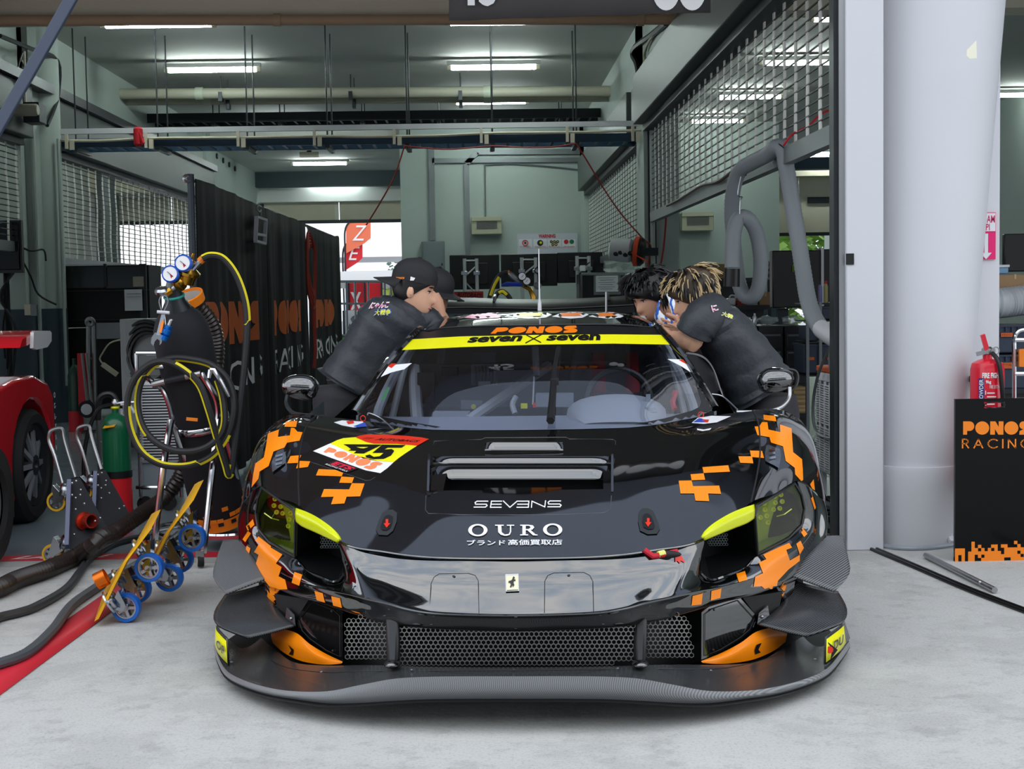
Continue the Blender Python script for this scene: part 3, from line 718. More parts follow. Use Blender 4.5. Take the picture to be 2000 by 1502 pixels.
deck = [[r[0] for r in D], [r[0].lerp(r[1], .5)+V3(0, 0, -.004) for r in D], [r[1] for r in D]]
rim = [[r[1] for r in D], [r[1].lerp(r[2], .5)+V3(0, -.012, 0) for r in D], [r[2] for r in D]]
und = [[r[2] for r in D], [r[2]+V3(0, .1, -.005) for r in D], [V3(r[2].x*.9, 1.3, .07) for r in D]]
SPL = surf('splitter', bicubic(full(deck), 5, 4), M_CARB, drape=True)
M_CARBR = bpy.data.materials.new('carbon_rim'); M_CARBR.use_nodes = True; _carbon(M_CARBR, 75, 120, .3); MATS['carbon_rim'] = M_CARBR
M_CARBR.node_tree.nodes['Mix (Legacy)' if 'Mix (Legacy)' in M_CARBR.node_tree.nodes else [n.name for n in M_CARBR.node_tree.nodes if n.type == 'MIX_RGB'][0]].inputs['Color1'].default_value = (*lin((92, 94, 96)), 1)
[n for n in M_CARBR.node_tree.nodes if n.type == 'MIX_RGB'][0].inputs['Color2'].default_value = (*lin((142, 144, 146)), 1)
cobj('splitter_rim', MB().grid(bicubic(full(rim), 5, 4)), M_CARBR, SPL)
cobj('underfloor', MB().grid(bicubic(full(und), 3, 3)), M_MATTE)
cobj('seam_line', MB().tube(smooth_path([cp(u, v, y)+V3(0, 0, .002) for u, v, y in ((520, 1285, .55), (560, 1305, .33), (640, 1315, .13), (720, 1312, .05), (1010, 1311, -.03), (1250, 1308, .05), (1390, 1308, .13), (1460, 1298, .33), (1520, 1280, .5))], 5), .0012, 4), M_SATIN, SPL)
for u, v, y in ((628, 1313, .14), (805, 1309, 0), (1004, 1308, -.02), (1206, 1306, 0), (1388, 1310, .14), (452, 1294, .45), (1592, 1288, .42)):
    cobj('rivet', MB().ball(cp(u, v, y)+V3(0, 0, .002), (.006, .006, .003), 8, 5), M_STEEL, SPL)
for sgn in (-1, 1):   # upright end fences with their tyre sticker
    S = lambda *a: side(half(*a), sgn)
    bo = [S(447, 1300, .40), S(437, 1290, .46), S(427, 1276, .54), S(422, 1262, .64), S(421, 1250, .8)]
    to = [S(444, 1247, .40), S(435, 1238, .46), S(426, 1228, .54), S(424, 1222, .62), S(430, 1218, .8)]
    F_ = cobj('end_fence', MB().grid(bicubic([bo, to], 4, 1)), M_CARB, solid=.006)
    b2 = [p.lerp(q, .10)+V3(0, -.007, 0)+side(V3(.003, 0, 0), sgn) for p, q in zip(bo[:4], to[:4])]; t2 = [p.lerp(q, .93)+V3(0, -.007, 0)+side(V3(.003, 0, 0), sgn) for p, q in zip(bo[:4], to[:4])]
    gl = bicubic([b2, t2], 4, 3)
    cobj('tyre_sticker', MB().grid(gl), M_YEL, F_, solid=.001)
    txt = 'OP' if sgn < 0 else 'DU'
    V_, F2, _ = text2d(txt, bold=.03, shear=.12, maxe=.15)
    a0, a1 = (b2[1], t2[1]) if sgn < 0 else (b2[1], t2[1])
    lo_, hi_ = (b2[2], b2[0]) if sgn < 0 else (b2[0], b2[2]); lo2, hi2 = (t2[2], t2[0]) if sgn < 0 else (t2[0], t2[2])
    x0, x1 = (.12, .95) if sgn < 0 else (.40, 1.12)
    vs = []
    for a, b in V_:
        x = x0+(x1-x0)*a; z = .30+.42*b; vs.append((lo_.lerp(hi_, x)).lerp(lo2.lerp(hi2, x), z)+V3(0, -.008, 0)+side(V3(.004, 0, 0), sgn))
    cobj('lettering', MB().add(vs, F2), M_DBLK, F_)
    if sgn > 0:
        c = lo_.lerp(hi_, .13).lerp(lo2.lerp(hi2, .13), .5)+V3(.003, -.009, 0)
        cobj('arrow_logo', MB().prism([c+V3(.012*math.cos(t*PI/6), .0, .012*math.sin(t*PI/6)) for t in range(12)], (0, .001, 0)), M_DRED, F_)
        cobj('arrow_logo', MB().prism([c+V3(-.008, .0005, .028), c+V3(.026, .0005, 0), c+V3(.002, .0005, -.034), c+V3(.008, .0005, 0)], (0, .001, 0)), M_DBLK, F_)
# ---- bonnet vent: well, vanes and upper scoop
def hz(x, y):        # bonnet height
    best = None
    for i in range(len(FG)-1):
        a, b = FG[i], FG[i+1]
        for j in range(mid-30, mid+30):
            if a[j].x <= x <= a[j+1].x and min(a[j].y, b[j].y) <= y <= max(a[j].y, b[j].y):
                t = (y-a[j].y)/(b[j].y-a[j].y); return a[j].z+(b[j].z-a[j].z)*t
    return .6
VT = cobj('vent_well', MB().box((0, (VY0+VY1)/2, .50), (VX*2, VY1-VY0, .02)), M_MATTE)
well = [V3(-VX, VY0, 0), V3(VX, VY0, 0), V3(VX, VY1, 0), V3(-VX, VY1, 0)]
tops = [V3(p.x, p.y, hz(max(-.28, min(.28, p.x)), p.y)-.001) for p in well]; bots = [V3(p.x, p.y, .5) for p in well]
cobj('well_side', MB().add(tops+bots, [(i, (i+1) % 4, (i+1) % 4+4, i+4) for i in range(4)]), M_SATIN, VT)
M_VANE = M_PAINT
def vane(name, uL, uR, vT, vB, yT, yB, th=.008, bow=.006):
    a, b = cp(uL, vT, yT), cp(uR, vT, yT); c, d = cp(uR, vB, yB), cp(uL, vB, yB)
    rows_ = []
    for i in range(7):
        t = i/6; row = []
        for j in range(9):
            s_ = j/8; p = a.lerp(b, s_).lerp(d.lerp(c, s_), t); p.z += bow*math.sin(PI*t); row.append(p)
        rows_.append(row)
    return cobj(name, MB().grid(rows_), M_VANE, VT, solid=th)
vane('vent_vane', 846, 1197, 891, 907, .79, .758, .006, .003)
vane('vent_vane', 842, 1198, 909, 938, .735, .678, .008, .004)
vane('vent_vane', 835, 1196, 960, 971, .572, .54, .01, .004)
for u in (838, 1196):
    a, b = cp(u, 893, .80), cp(u-2 if u < 1000 else u, 966, .55); cobj('vent_frame', MB().strut(a+V3(0, 0, .004), b+V3(0, 0, .004), .008, .02), M_PAINT, VT)
VT_ = VT; VT = HOOD; vane('upper_scoop', 947, 1100, 863, 881, .90, .868, .006, .002); VT = VT_
# ---- bonnet pins, tow strap, badge, flap lines
# ---- greenhouse
wb = [V3(0, 1.12, .778), V3(.25, 1.13, .779), V3(.45, 1.21, .782), h(745, 827, 1.38), h(715, 818, 1.46), h(692, 806, 1.55)]
wt = [V3(0, 1.98, 1.148), V3(.16, 1.985, 1.148), V3(.30, 2.0, 1.146), V3(.42, 2.04, 1.139), V3(.485, 2.08, 1.130), h(818, 644, 2.12)]
wm = [a.lerp(b, .5)+V3(0, -.03, .026) for a, b in zip(wb, wt)]
WG = bicubic(full([wb, wm, wt]), 6, 10)
GLB = MB(); GLB.grid(WG); GLV, GLF = list(GLB.v), list(GLB.f)
WSC = cobj('windscreen', GLB, M_WS)
rf = [wt,
      [V3(0, 2.3, 1.188), V3(.2, 2.3, 1.186), V3(.34, 2.32, 1.180), V3(.45, 2.34, 1.166), V3(.51, 2.36, 1.145), V3(.56, 2.38, 1.10)],
      [V3(0, 2.6, 1.203), V3(.2, 2.6, 1.200), V3(.35, 2.6, 1.192), V3(.46, 2.62, 1.172), V3(.525, 2.64, 1.140), V3(.575, 2.66, 1.09)],
      [V3(0, 3.0, 1.175), V3(.2, 3.0, 1.172), V3(.35, 3.0, 1.16), V3(.46, 3.0, 1.135), V3(.53, 3.0, 1.10), V3(.58, 3.0, 1.05)],
      [V3(0, 3.6, 1.03), V3(.2, 3.6, 1.03), V3(.35, 3.6, 1.02), V3(.46, 3.6, 1.0), V3(.54, 3.6, .97), V3(.62, 3.6, .92)],
      [V3(0, 4.3, .86), V3(.2, 4.3, .86), V3(.35, 4.3, .86), V3(.5, 4.3, .86), V3(.62, 4.3, .86), V3(.75, 4.3, .85)]]
RG = bicubic(full(rf), 5, 8)
rfm = MB(); rfm.grid(RG); RFV, RFF = list(rfm.v), list(rfm.f)
ROOF = cobj('roof', rfm, M_PAINT)
cobj('header_seam', MB().tube([p+V3(0, 0, .002) for p in WG[-1]], .004, 5), M_SATIN, ROOF)
M_SIDEG = glass('side_glass', (90, 96, 104), .08)
for sgn in (-1, 1):
    e = [side(p, sgn) for p in (wb[-1], wm[-1], wt[-1], rf[1][-1], rf[2][-1])]
    cobj('door_pillar', MB().tube(smooth_path([e[0], e[1], e[2], e[3], e[4]], 6), .016, 8), M_PAINT)
    q = [side(V3(x, y, z), sgn) for x, y, z in ((.74, 1.6, .80), (.60, 2.15, 1.06), (.585, 2.66, 1.075), (.585, 2.95, 1.05), (.72, 2.95, .86), (.78, 2.2, .84))]
    if sgn < 0: cobj('side_window', MB().prism(q, (.004*sgn, 0, 0)), M_SIDEG)
    # body side: sill, door, rear wing
    sd = [[side(V3(*p), sgn) for p in r] for r in (
        [(.80, 1.45, .80), (.80, 2.2, .85), (.78, 2.9, .88), (.86, 3.3, .90), (.93, 3.7, .90), (.90, 4.2, .84), (.80, 4.5, .78)],
        [(.95, 1.5, .62), (.92, 2.2, .62), (.90, 2.9, .64), (.97, 3.3, .72), (1.0, 3.7, .76), (.99, 4.2, .70), (.92, 4.5, .66)],
        [(.93, 1.5, .34), (.90, 2.2, .34), (.92, 2.9, .36), (.99, 3.3, .5), (1.01, 3.7, .69), (1.0, 4.2, .5), (.95, 4.5, .45)],
        [(.96, 1.5, .12), (.96, 2.2, .12), (.97, 2.9, .12), (.98, 3.3, .3), (1.0, 3.7, .66), (.98, 4.2, .3), (.93, 4.5, .2)])]
    cobj('body_side', MB().grid(bicubic(sd, 5, 5)), M_PAINT)
    dk = [[side(V3(*p), sgn) for p in r] for r in ([(.58, 3.0, 1.05), (.62, 3.6, .92), (.75, 4.3, .85)], [(.70, 2.95, .90), (.85, 3.6, .92), (.82, 4.3, .85)], [(.78, 2.9, .88), (.93, 3.7, .90), (.90, 4.25, .84)])]
    cobj('rear_haunch', MB().grid(bicubic(dk, 4, 4)), M_PAINT)
    for y, r in ((1.12, .335), (3.75, .355)):
        x = side(V3(.82, y, r), sgn)
        Wl = cobj('wheel', MB().lathe([(.02, .15), (.1, .13), (.21, .14), (.225, .15), (.225, -.15), (.02, -.15)], x, (sgn, 0, 0), 28), M_DKST)
        cobj('tyre', MB().lathe([(.225, -.14), (r-.03, -.155), (r-.006, -.13), (r, -.09), (r, .09), (r-.006, .13), (r-.03, .155), (.225, .14)], x, (sgn, 0, 0), 36, cap=False), M_RUB, Wl)
    # mirrors on bent stalks
    if sgn < 0: u0, v0, u1, v1, ys, pth = 548, 731, 621, 781, 1.72, ((561, 772, 1.70), (559, 785, 1.68), (563, 797, 1.64), (574, 807, 1.60), (592, 811, 1.54), (612, 811, 1.50))
    else: u0, v0, u1, v1, ys, pth = 1479, 718, 1552, 767, 1.72, ((1542, 756, 1.70), (1542, 772, 1.69), (1536, 786, 1.66), (1520, 798, 1.62), (1490, 804, 1.58), (1438, 805, 1.56))
    c = cp((u0+u1)/2, (v0+v1)/2, ys); w = (cp(u1, v0, ys)-cp(u0, v0, ys)).length; hh = (cp(u0, v1, ys)-cp(u0, v0, ys)).length
    mb = MB(); G = []
    for i in range(13):
        t = i/12; sx = -1+2*t
        rr = (1-abs(sx)**2.6)**.5 if abs(sx) < 1 else 0
        G.append([c+V3(sx*w/2, -.055*rr*math.cos(a)+.01, hh/2*rr*math.sin(a)*(1-.12*sx*sgn)+.006*sx*sgn) for a in [(-PI+2*PI*k/16) for k in range(17)]])
    mb.grid(G); MR = cobj('mirror', mb, M_PAINT)
    mb = MB(); mb.prism([c+V3(.46*w*math.cos(k*PI/10), .062, .44*hh*math.sin(k*PI/10)) for k in range(20)], (0, .004, 0)); cobj('mirror_glass', mb, M_CHROME, MR)
    cobj('mirror_stalk', MB().tube(smooth_path([cp(*p) for p in pth], 5), .0085, 8), M_STEEL if sgn > 0 else M_DKST, MR)
    if sgn > 0:
        rim_ = smooth_path([cp(*p) for p in ((1530, 721, 1.76), (1552, 724, 1.76), (1558, 736, 1.76), (1555, 752, 1.75), (1545, 763, 1.74))], 5)
        cobj('mirror_rim', MB().tube(rim_, .007, 6), M_SATIN, MR)
    else:
        cobj('mirror_fin', MB().prism([cp(600, 810, 1.5), cp(632, 784, 1.6), cp(633, 810, 1.6)], (0, .01, 0)), mat('fin_grey', (40, 48, 50), .5), MR)
# open driver door on the kerb side, seen edge on
S = lambda *a: cp(*a)
dr = [S(1341, 690, 2.0), S(1362, 693, 2.05), S(1380, 703, 2.1), S(1394, 724, 2.15), S(1408, 765, 2.2), S(1420, 800, 2.2), S(1432, 812, 2.2), S(1405, 812, 2.0), S(1380, 770, 1.9), S(1352, 712, 1.95)]
DR = cobj('driver_door', MB().prism(dr, (0, .04, 0)), M_SATIN)
cobj('door_seal', MB().tube(smooth_path([p+V3(0, -.004, 0) for p in dr[:6]], 5), .005, 6), M_STEEL, DR)
cobj('wing_vent_wire', MB().tube(smooth_path([S(1390, 770, 1.9), S(1412, 775, 1.9), S(1440, 800, 1.8)], 5), .004, 6), M_STEEL, DR)
# rear wing on swan necks, roof aerials
wy = 4.45
for dz, w_, nm in ((0, .95, 'rear_wing'),):
    pr = [(-.17, -.045), (-.15, -.01), (-.08, .022), (.03, .035), (.17, .05), (.1, .01), (0, -.02), (-.12, -.052)]
    G = []
    for i in range(21):
        x = -w_+2*w_*i/20; dip = .018*(1-min(1, abs(x)/.5)**2)
        G.append([V3(x, wy+a, 1.222+b-dip) for a, b in pr+pr[:1]])
    RW = cobj(nm, MB().grid(G), mat('wing_black', (10, 10, 11), .4, spec=.2))
for sgn in (-1, 1):
    cobj('end_plate', MB().prism([V3(sgn*.955, wy+a, b) for a, b in ((-.2, 1.27), (.22, 1.27), (.22, 1.02), (-.12, 1.1))], (sgn*.006, 0, 0)), M_CARB, RW)
    cobj('swan_neck', MB().prism([V3(sgn*.34, wy+a, b) for a, b in ((-.05, 1.245), (.0, 1.275), (.1, 1.29), (.3, 1.2), (.25, .85), (.15, .85), (.18, 1.15), (.08, 1.25), (0, 1.235))], (sgn*.012, 0, 0)), M_STEEL, RW)
cobj('gurney_line', MB().tube([V3(-.95, wy-.155, 1.214), V3(-.5, wy-.155, 1.214), V3(0, wy-.155, 1.196), V3(.5, wy-.155, 1.214), V3(.95, wy-.155, 1.214)], .004, 5), M_STEEL, RW)
tail = MB().mm((-.95, 4.5, .3), (.95, 4.62, .84)); cobj('tail_panel', tail, M_PAINT, bevel=.02)
mb = MB(); c = cp(1054, 607, 2.75); mb.tube([c, c+V3(0, 0, .035), c+V3(0, 0, .06), c+V3(0, 0, .3)], [.01, .009, .004, .0025], 8); cobj('aerial', mb, mat('aerial_white', (225, 225, 228), .4))
for u, vt, vb in ((1184, 570, 607),):
    cobj('pitot_post', MB().bar(cp(u, vb+4, 2.9), cp(u, vt, 2.9), .006, 8), M_STEEL)
# ---- wiper
mb = MB(); pts = [cp(1076, 836, 1.13), cp(1079, 800, 1.28), cp(1083, 740, 1.52), cp(1091, 692, 1.74)]
off = V3(0, -.03, .03)
WP = cobj('wiper_arm', MB().tube([p+off for p in pts], [.016, .014, .012, .008], 6), M_SATIN)
for t in (0.05, .52): cobj('wiper_clip', MB().box(pts[0].lerp(pts[3], t)+off, (.03, .03, .02)), M_DKST, WP)
cobj('wiper_blade', MB().tube([cp(1088, 745, 1.5)+V3(0, -.02, .02), cp(1094, 688, 1.76)+V3(0, -.02, .02)], .008, 6), M_DKST, WP)
# ---- cockpit
M_DASH = mat('dash_carbon', (150, 156, 170), .5); M_CAGE = mat('cage_grey', (178, 184, 192), .4); M_INT = mat('cockpit_dark', (92, 98, 108), .6); M_INT2 = mat('cockpit_panel', (140, 148, 158), .6)
cobj('dash', MB().grid(bicubic(full([[V3(0, 1.17, .768), V3(.3, 1.19, .768), V3(.55, 1.36, .775), V3(.66, 1.5, .785)], [V3(0, 1.45, .785), V3(.3, 1.46, .785), V3(.55, 1.55, .785), V3(.68, 1.62, .785)], [V3(0, 1.62, .775), V3(.3, 1.62, .775), V3(.55, 1.68, .77), V3(.7, 1.7, .77)], [V3(0, 1.66, .62), V3(.3, 1.66, .62), V3(.55, 1.7, .62), V3(.7, 1.74, .62)]]), 4, 4)), M_DASH)
cobj('cockpit_floor', MB().mm((-.78, 1.5, .2), (.78, 2.95, .24)), M_INT); cobj('bulkhead', MB().prism([V3(-.74, 2.92, .2), V3(.74, 2.92, .2), V3(.74, 2.92, .84), V3(.6, 2.92, .98), V3(.45, 2.92, 1.1), V3(-.45, 2.92, 1.1), V3(-.6, 2.92, .98), V3(-.74, 2.92, .84)], (0, .03, 0)), M_INT)
for sgn in (-1, 1): cobj('door_card', MB().prism([V3(sgn*.76, 1.6, .2), V3(sgn*.76, 2.9, .2), V3(sgn*.74, 2.9, .82), V3(sgn*.74, 1.7, .79)], (sgn*.01, 0, 0)), M_INT2)
# driver hood over the instruments
G = []
for i in range(7):
    t = i/6; y = 1.30+.34*t; w = .13+.075*math.sin(min(1, t*1.3)*PI/2); z1 = .785+.085*math.sin(min(1, t*1.25)*PI/2)
    G.append([V3(.335+w*math.cos(a), y, .775+(z1-.775)*math.sin(a)**.7) for a in [PI*k/12 for k in range(13)]])
cobj('instrument_hood', MB().grid(G), mat('hood_grey', (172, 176, 184), .55))
wc = V3(.35, 1.80, .83)
SW = cobj('steering_wheel', MB().torus(wc, (0, -.95, .3), .135, .014, 28, 8), M_SATIN); cobj('wheel_hub', MB().box(wc, (.2, .03, .07)), M_SATIN, SW)
tub = lambda n, p, r=.02, m=M_CAGE: cobj(n, MB().tube(smooth_path(p, 5), r, 8), m)
for sgn in (-1, 1):
    tub('roll_cage_tube', [V3(sgn*.69, 1.62, .5), V3(sgn*.65, 1.68, .82), V3(sgn*.54, 2.12, 1.08), V3(sgn*.5, 2.6, 1.12), V3(sgn*.5, 2.88, 1.08), V3(sgn*.62, 2.9, .3)])
    tub('roll_cage_tube', [V3(sgn*.72, 1.75, .3), V3(sgn*.60, 2.1, .95), V3(sgn*.555, 2.25, 1.07)], .016)
tub('roll_cage_tube', [V3(-.55, 2.12, 1.09), V3(.55, 2.12, 1.09)], .018)
tub('roll_cage_tube', [V3(-.5, 2.88, 1.08), V3(.5, 2.88, 1.08)], .018)
tub('roll_cage_tube', [cp(914, 822, 1.75), cp(990, 770, 2.1), cp(1070, 715, 2.6)], .024)
tub('roll_cage_tube', [cp(810, 720, 2.2), cp(812, 780, 2.0), cp(816, 830, 1.9)], .028)
# black box with cooling fins, display, small boxes
bx = lambda n, u0, v0, u1, v1, y, d, m, par=CAR: cobj(n, MB().hexa([cp(u0, v1, y), cp(u1, v1, y), cp(u1, v0, y), cp(u0, v0, y)]+[p+V3(0, d, 0) for p in (cp(u0, v1, y), cp(u1, v1, y), cp(u1, v0, y), cp(u0, v0, y))]), m, par)
bx('cockpit_panel', 812, 712, 1040, 795, 2.72, .05, M_INT2)
EB = bx('control_unit', 920, 712, 972, 752, 2.55, .12, M_CAGE)
for k in range(7): bx('cooling_fin', 925+k*6.6, 714, 928+k*6.6, 750, 2.53, .03, M_INT2, EB)
bx('unit_label', 934, 745, 958, 753, 2.525, .004, M_DWHT, EB)
bx('camera_box', 922, 688, 967, 708, 2.5, .1, M_INT)
bx('side_display', 815, 728, 848, 788, 2.05, .03, M_SATIN)
bx('relay_box', 862, 718, 893, 734, 2.6, .06, M_INT)
bx('switch_panel', 900, 782, 942, 800, 1.9, .05, M_INT); cobj('yellow_button', MB().lathe([(.011, 0), (.011, .01)], cp(925, 794, 1.89), (0, -1, 0), 12), mat('dull_yellow', (176, 172, 60), .5))
bx('centre_console', 1046, 770, 1120, 795, 1.75, .1, M_INT2); bx('lower_console', 845, 806, 915, 822, 1.75, .1, M_DASH)
bx('yellow_tag', 1017, 788, 1030, 798, 1.72, .01, M_YEL)
bx('red_switch', 1041, 787, 1047, 796, 1.7, .02, M_DRED)
cobj('air_hose', MB().tube([cp(1045, 678, 2.35), cp(1048, 735, 2.3)], .016, 10), M_CAGE)
cobj('white_pole', MB().bar(cp(1043, 735, 1.9), cp(1041, 790, 1.9), .004, 6), M_DWHT)
cobj('braided_hose', MB().tube(smooth_path([cp(1008, 775, 1.7), cp(1001, 790, 1.68), cp(1006, 808, 1.66)], 4), .012, 8), mat('braid', (150, 154, 158), .5, noise=.5, nscale=120))
BC = cobj('beacon', MB().lathe([(.028, 0), (.028, .006), (.022, .008), (.02, .022), (.012, .026)], cp(1270, 806, 1.42), (0, 0, 1), 14), M_CAGE); cobj('beacon_tab', MB().box(cp(1266, 782, 1.5), (.018, .012, .05)), M_CAGE, BC)
bx('carbon_flap', 1262, 770, 1312, 798, 1.6, .01, M_CARB)
cobj('belt_strap', MB().tube(smooth_path([cp(1320, 764, 1.62), cp(1314, 785, 1.6), cp(1318, 800, 1.58)], 4), .012, 6), mat('belt_red', (205, 30, 60), .6))
# seat with red belts
st_ = cobj('bucket_seat', MB().grid(bicubic([[V3(.1, 2.35, .3), V3(.35, 2.3, .28), V3(.6, 2.35, .3)], [V3(.09, 2.55, .6), V3(.35, 2.68, .6), V3(.61, 2.55, .6)], [V3(.12, 2.6, .85), V3(.35, 2.74, .86), V3(.58, 2.6, .85)], [V3(.16, 2.55, 1.04), V3(.35, 2.74, 1.06), V3(.54, 2.55, 1.04)]], 5, 5)), M_INT, solid=.02)
for x in (.27, .43): cobj('seat_belt', MB().grid([[V3(x-.03, 2.62, 1.0), V3(x+.03, 2.62, 1.0)], [V3(x-.035, 2.5, .75), V3(x+.035, 2.5, .75)], [V3(x-.03, 2.45, .5), V3(x+.03, 2.45, .5)]]), MATS['belt_red'], st_, solid=.006)
# ================================================================ print on the paint
def tree_of(parts):
    V, F = [], []
    for v, f in parts:
        n = len(V); V += [CM @ p for p in v]; F += [tuple(i+n for i in q) for q in f]
    return BVHTree.FromPolygons(V, F)
T_BODY = tree_of(BODY); T_GLASS = tree_of([(GLV, GLF)]); T_ROOF = tree_of([(RFV, RFF)])
def drape(name, VF, m, parent, tree=None, off=.0018, **kw):
    tree = tree or T_BODY; V, F = VF; pts = []
    for u, v in V:
        d = ray(u, v).normalized(); loc, nrm, i, dist = tree.ray_cast(CAMPOS, d)
        if loc is None: pts.append(None); continue
        if nrm.dot(d) > 0: nrm = -nrm
        pts.append(CI @ (loc+nrm*off))
    keep = [f for f in F if all(pts[i] is not None for i in f)]
    mx = [f for f in keep if max((pts[f[0]]-pts[f[1]]).length, (pts[f[1]]-pts[f[2]]).length, (pts[f[2]]-pts[f[0]]).length) < .12]
    if not mx: return None
    ids = sorted({i for f in mx for i in f}); re = {i: k for k, i in enumerate(ids)}
    me = MB(); me.add([pts[i] for i in ids], [tuple(re[i] for i in f) for f in mx])
    return cobj(name, me, m, parent, **kw)
def z_(P, ox, oy, s): return [(ox+x/s, oy+y/s) for x, y in P]
def quadmap(V, q):   # 0..1 square -> pixel quad (bl, br, tr, tl)
    o = []
    for x, y in V:
        o.append(tuple((1-x)*(1-y)*q[0][i]+x*(1-y)*q[1][i]+x*y*q[2][i]+(1-x)*y*q[3][i] for i in (0, 1)))
    return o
def dtext(s, q, m, parent, tree=None, name='lettering', **kw):
    V, F, a = text2d(s, **kw); return drape(name, (quadmap(V, q), F), m, parent, tree, off=.003)
def dfat(word, q, m, parent, tree=None, off=.003):
    P, a = fat_letters(word)
    return drape('team_lettering', poly2d([quadmap(p, q) for p in P], 9), m, parent, tree, off=off)
A1, A2, A3, A4 = (450, 800, 6.667), (440, 980, 6.667), (1310, 790, 6.667), (1340, 980, 6.667)
ORG = [
 ([(725, 162), (868, 148), (852, 232), (705, 228)], A1), ([(500, 310), (635, 265), (622, 360), (770, 340), (785, 240), (830, 245), (870, 292), (940, 300), (900, 410), (735, 435), (700, 500), (565, 550), (500, 740), (385, 810), (370, 905), (280, 1015), (300, 860), (330, 705), (440, 625), (470, 470), (490, 330)], A1),
 ([(780, 610), (925, 598), (890, 672), (1040, 680), (1010, 752), (855, 772), (880, 700), (738, 705)], A1),
 ([(1150, 780), (1370, 790), (1470, 830), (1450, 875), (1115, 863)], A1), ([(1447, 878), (1612, 888), (1583, 962), (1418, 958)], A1), ([(1583, 964), (1748, 968), (1690, 1135), (1515, 1140), (1485, 1228), (1312, 1238), (1345, 1140), (1180, 1145), (1220, 1040), (1548, 1045)], A1),
 ([(365, 225), (385, 300), (300, 378), (275, 318)], A2), ([(300, 382), (340, 412), (265, 528), (230, 490)], A2), ([(285, 572), (335, 605), (300, 742), (255, 680)], A2),
 ([(435, 452), (600, 580), (598, 600), (748, 690), (665, 805), (740, 850), (700, 970), (785, 1015), (815, 1140), (720, 1140), (650, 1215), (590, 1215), (575, 1095), (520, 1025), (320, 860), (298, 750), (400, 820), (440, 690), (380, 655), (450, 540), (395, 510)], A2),
 ([(905, 918), (1005, 955), (968, 1095), (870, 1055)], A2), ([(1168, 1160), (1275, 1190), (1305, 1312), (1195, 1280)], A2), ([(1385, 1228), (1500, 1255), (1525, 1380), (1410, 1350)], A2), ([(1640, 1412), (1750, 1440), (1770, 1455), (1700, 1440)], A2),
 ([(510, 1090), (590, 1200), (690, 1250), (680, 1340), (620, 1370), (570, 1330), (520, 1190)], A2),
 ([(1208, 138), (1360, 155), (1375, 225), (1215, 205)], A3), ([(1092, 292), (1155, 290), (1190, 235), (1262, 235), (1275, 330), (1425, 365), (1420, 265), (1570, 315), (1590, 625), (1705, 715), (1715, 850), (1720, 1030), (1618, 915), (1612, 830), (1495, 740), (1460, 550), (1310, 500), (1288, 430), (1130, 405)], A3),
 ([(1030, 605), (1190, 610), (1215, 703), (1060, 690), (1075, 772), (905, 765), (880, 680), (1045, 680)], A3),
 ([(412, 822), (748, 797), (770, 880), (428, 898)], A3), ([(257, 915), (428, 902), (447, 985), (272, 993)], A3), ([(103, 998), (270, 995), (290, 1070), (630, 1062), (655, 1170), (485, 1165), (500, 1265), (322, 1258), (305, 1165), (128, 1165)], A3),
 ([(1808, 1040), (1855, 975), (1872, 1120), (1862, 1150)], A3), ([(1820, 1220), (1846, 1200), (1885, 1345), (1868, 1370)], A3),
 ([(1445, 148), (1535, 262), (1495, 302), (1422, 210)], A4), ([(1490, 312), (1575, 420), (1532, 462), (1450, 340)], A4), ([(1485, 508), (1528, 600), (1475, 688), (1430, 550)], A4),
 ([(1330, 388), (1370, 440), (1300, 478), (1375, 598), (1300, 630), (1345, 765), (1475, 690), (1475, 770), (1330, 880), (1190, 1030), (1165, 1160), (1110, 1200), (1060, 1170), (975, 1100), (875, 1105), (895, 975), (995, 930), (945, 795), (1042, 752), (958, 632), (1130, 550), (1115, 525)], A4),
 ([(645, 905), (755, 870), (795, 1020), (682, 1052)], A4), ([(325, 1160), (455, 1125), (440, 1250), (315, 1285)], A4), ([(80, 1225), (212, 1190), (195, 1335), (65, 1350)], A4), ([(1270, 1040), (1310, 1060), (1240, 1290), (1190, 1345), (1140, 1340), (1115, 1260), (1160, 1200)], A4)]
for P, (ox, oy, s) in ORG:
    Q = z_(P, ox, oy, s); par = BUMP if oy == 980 else (HOOD if 600 < Q[0][0] < 1460 else WINGS[0 if ox < 900 else 1])
    drape('orange_pixel', poly2d([Q], 9), M_CORG, par)
for P, ox in (([(835, 590), (890, 640), (880, 700), (840, 690), (865, 650)], 410), ([(1060, 590), (1115, 570), (1080, 640), (1105, 670), (1050, 690), (1040, 650)], 1280)):
    drape('black_pixel', poly2d([z_(P, ox, 1150, 5.405)], 8), M_DBLK, BUMP, off=.003)
# number plate on the bonnet
A5 = (600, 830, 7.692)
PL = drape('number_plate', poly2d([z_([(345, 285), (450, 235), (540, 205), (720, 190), (1650, 320), (1480, 430), (1380, 500), (1300, 565), (1050, 545), (700, 455)], *A5)], 9), M_YEL, HOOD)
drape('white_band', poly2d([z_([(90, 400), (345, 285), (700, 450), (860, 520), (1050, 550), (1300, 568), (1200, 660), (1100, 732), (880, 690), (600, 590), (300, 480)], *A5)], 9), M_DWHT, HOOD, off=.0022)
drape('red_band', poly2d([z_([(720, 190), (800, 165), (900, 150), (1200, 155), (1500, 172), (1720, 195), (1830, 220), (1650, 320), (1350, 292), (1000, 290), (880, 262)], *A5)], 9), M_DRED, HOOD, off=.0022)
dtext('AUTOBACS', z_([(1010, 238), (1660, 270), (1700, 240), (1070, 205)], *A5), M_DBLK, HOOD, bold=.02, shear=.2)
dtext('///', z_([(830, 215), (950, 228), (1010, 205), (890, 190)], *A5), M_DBLK, HOOD)
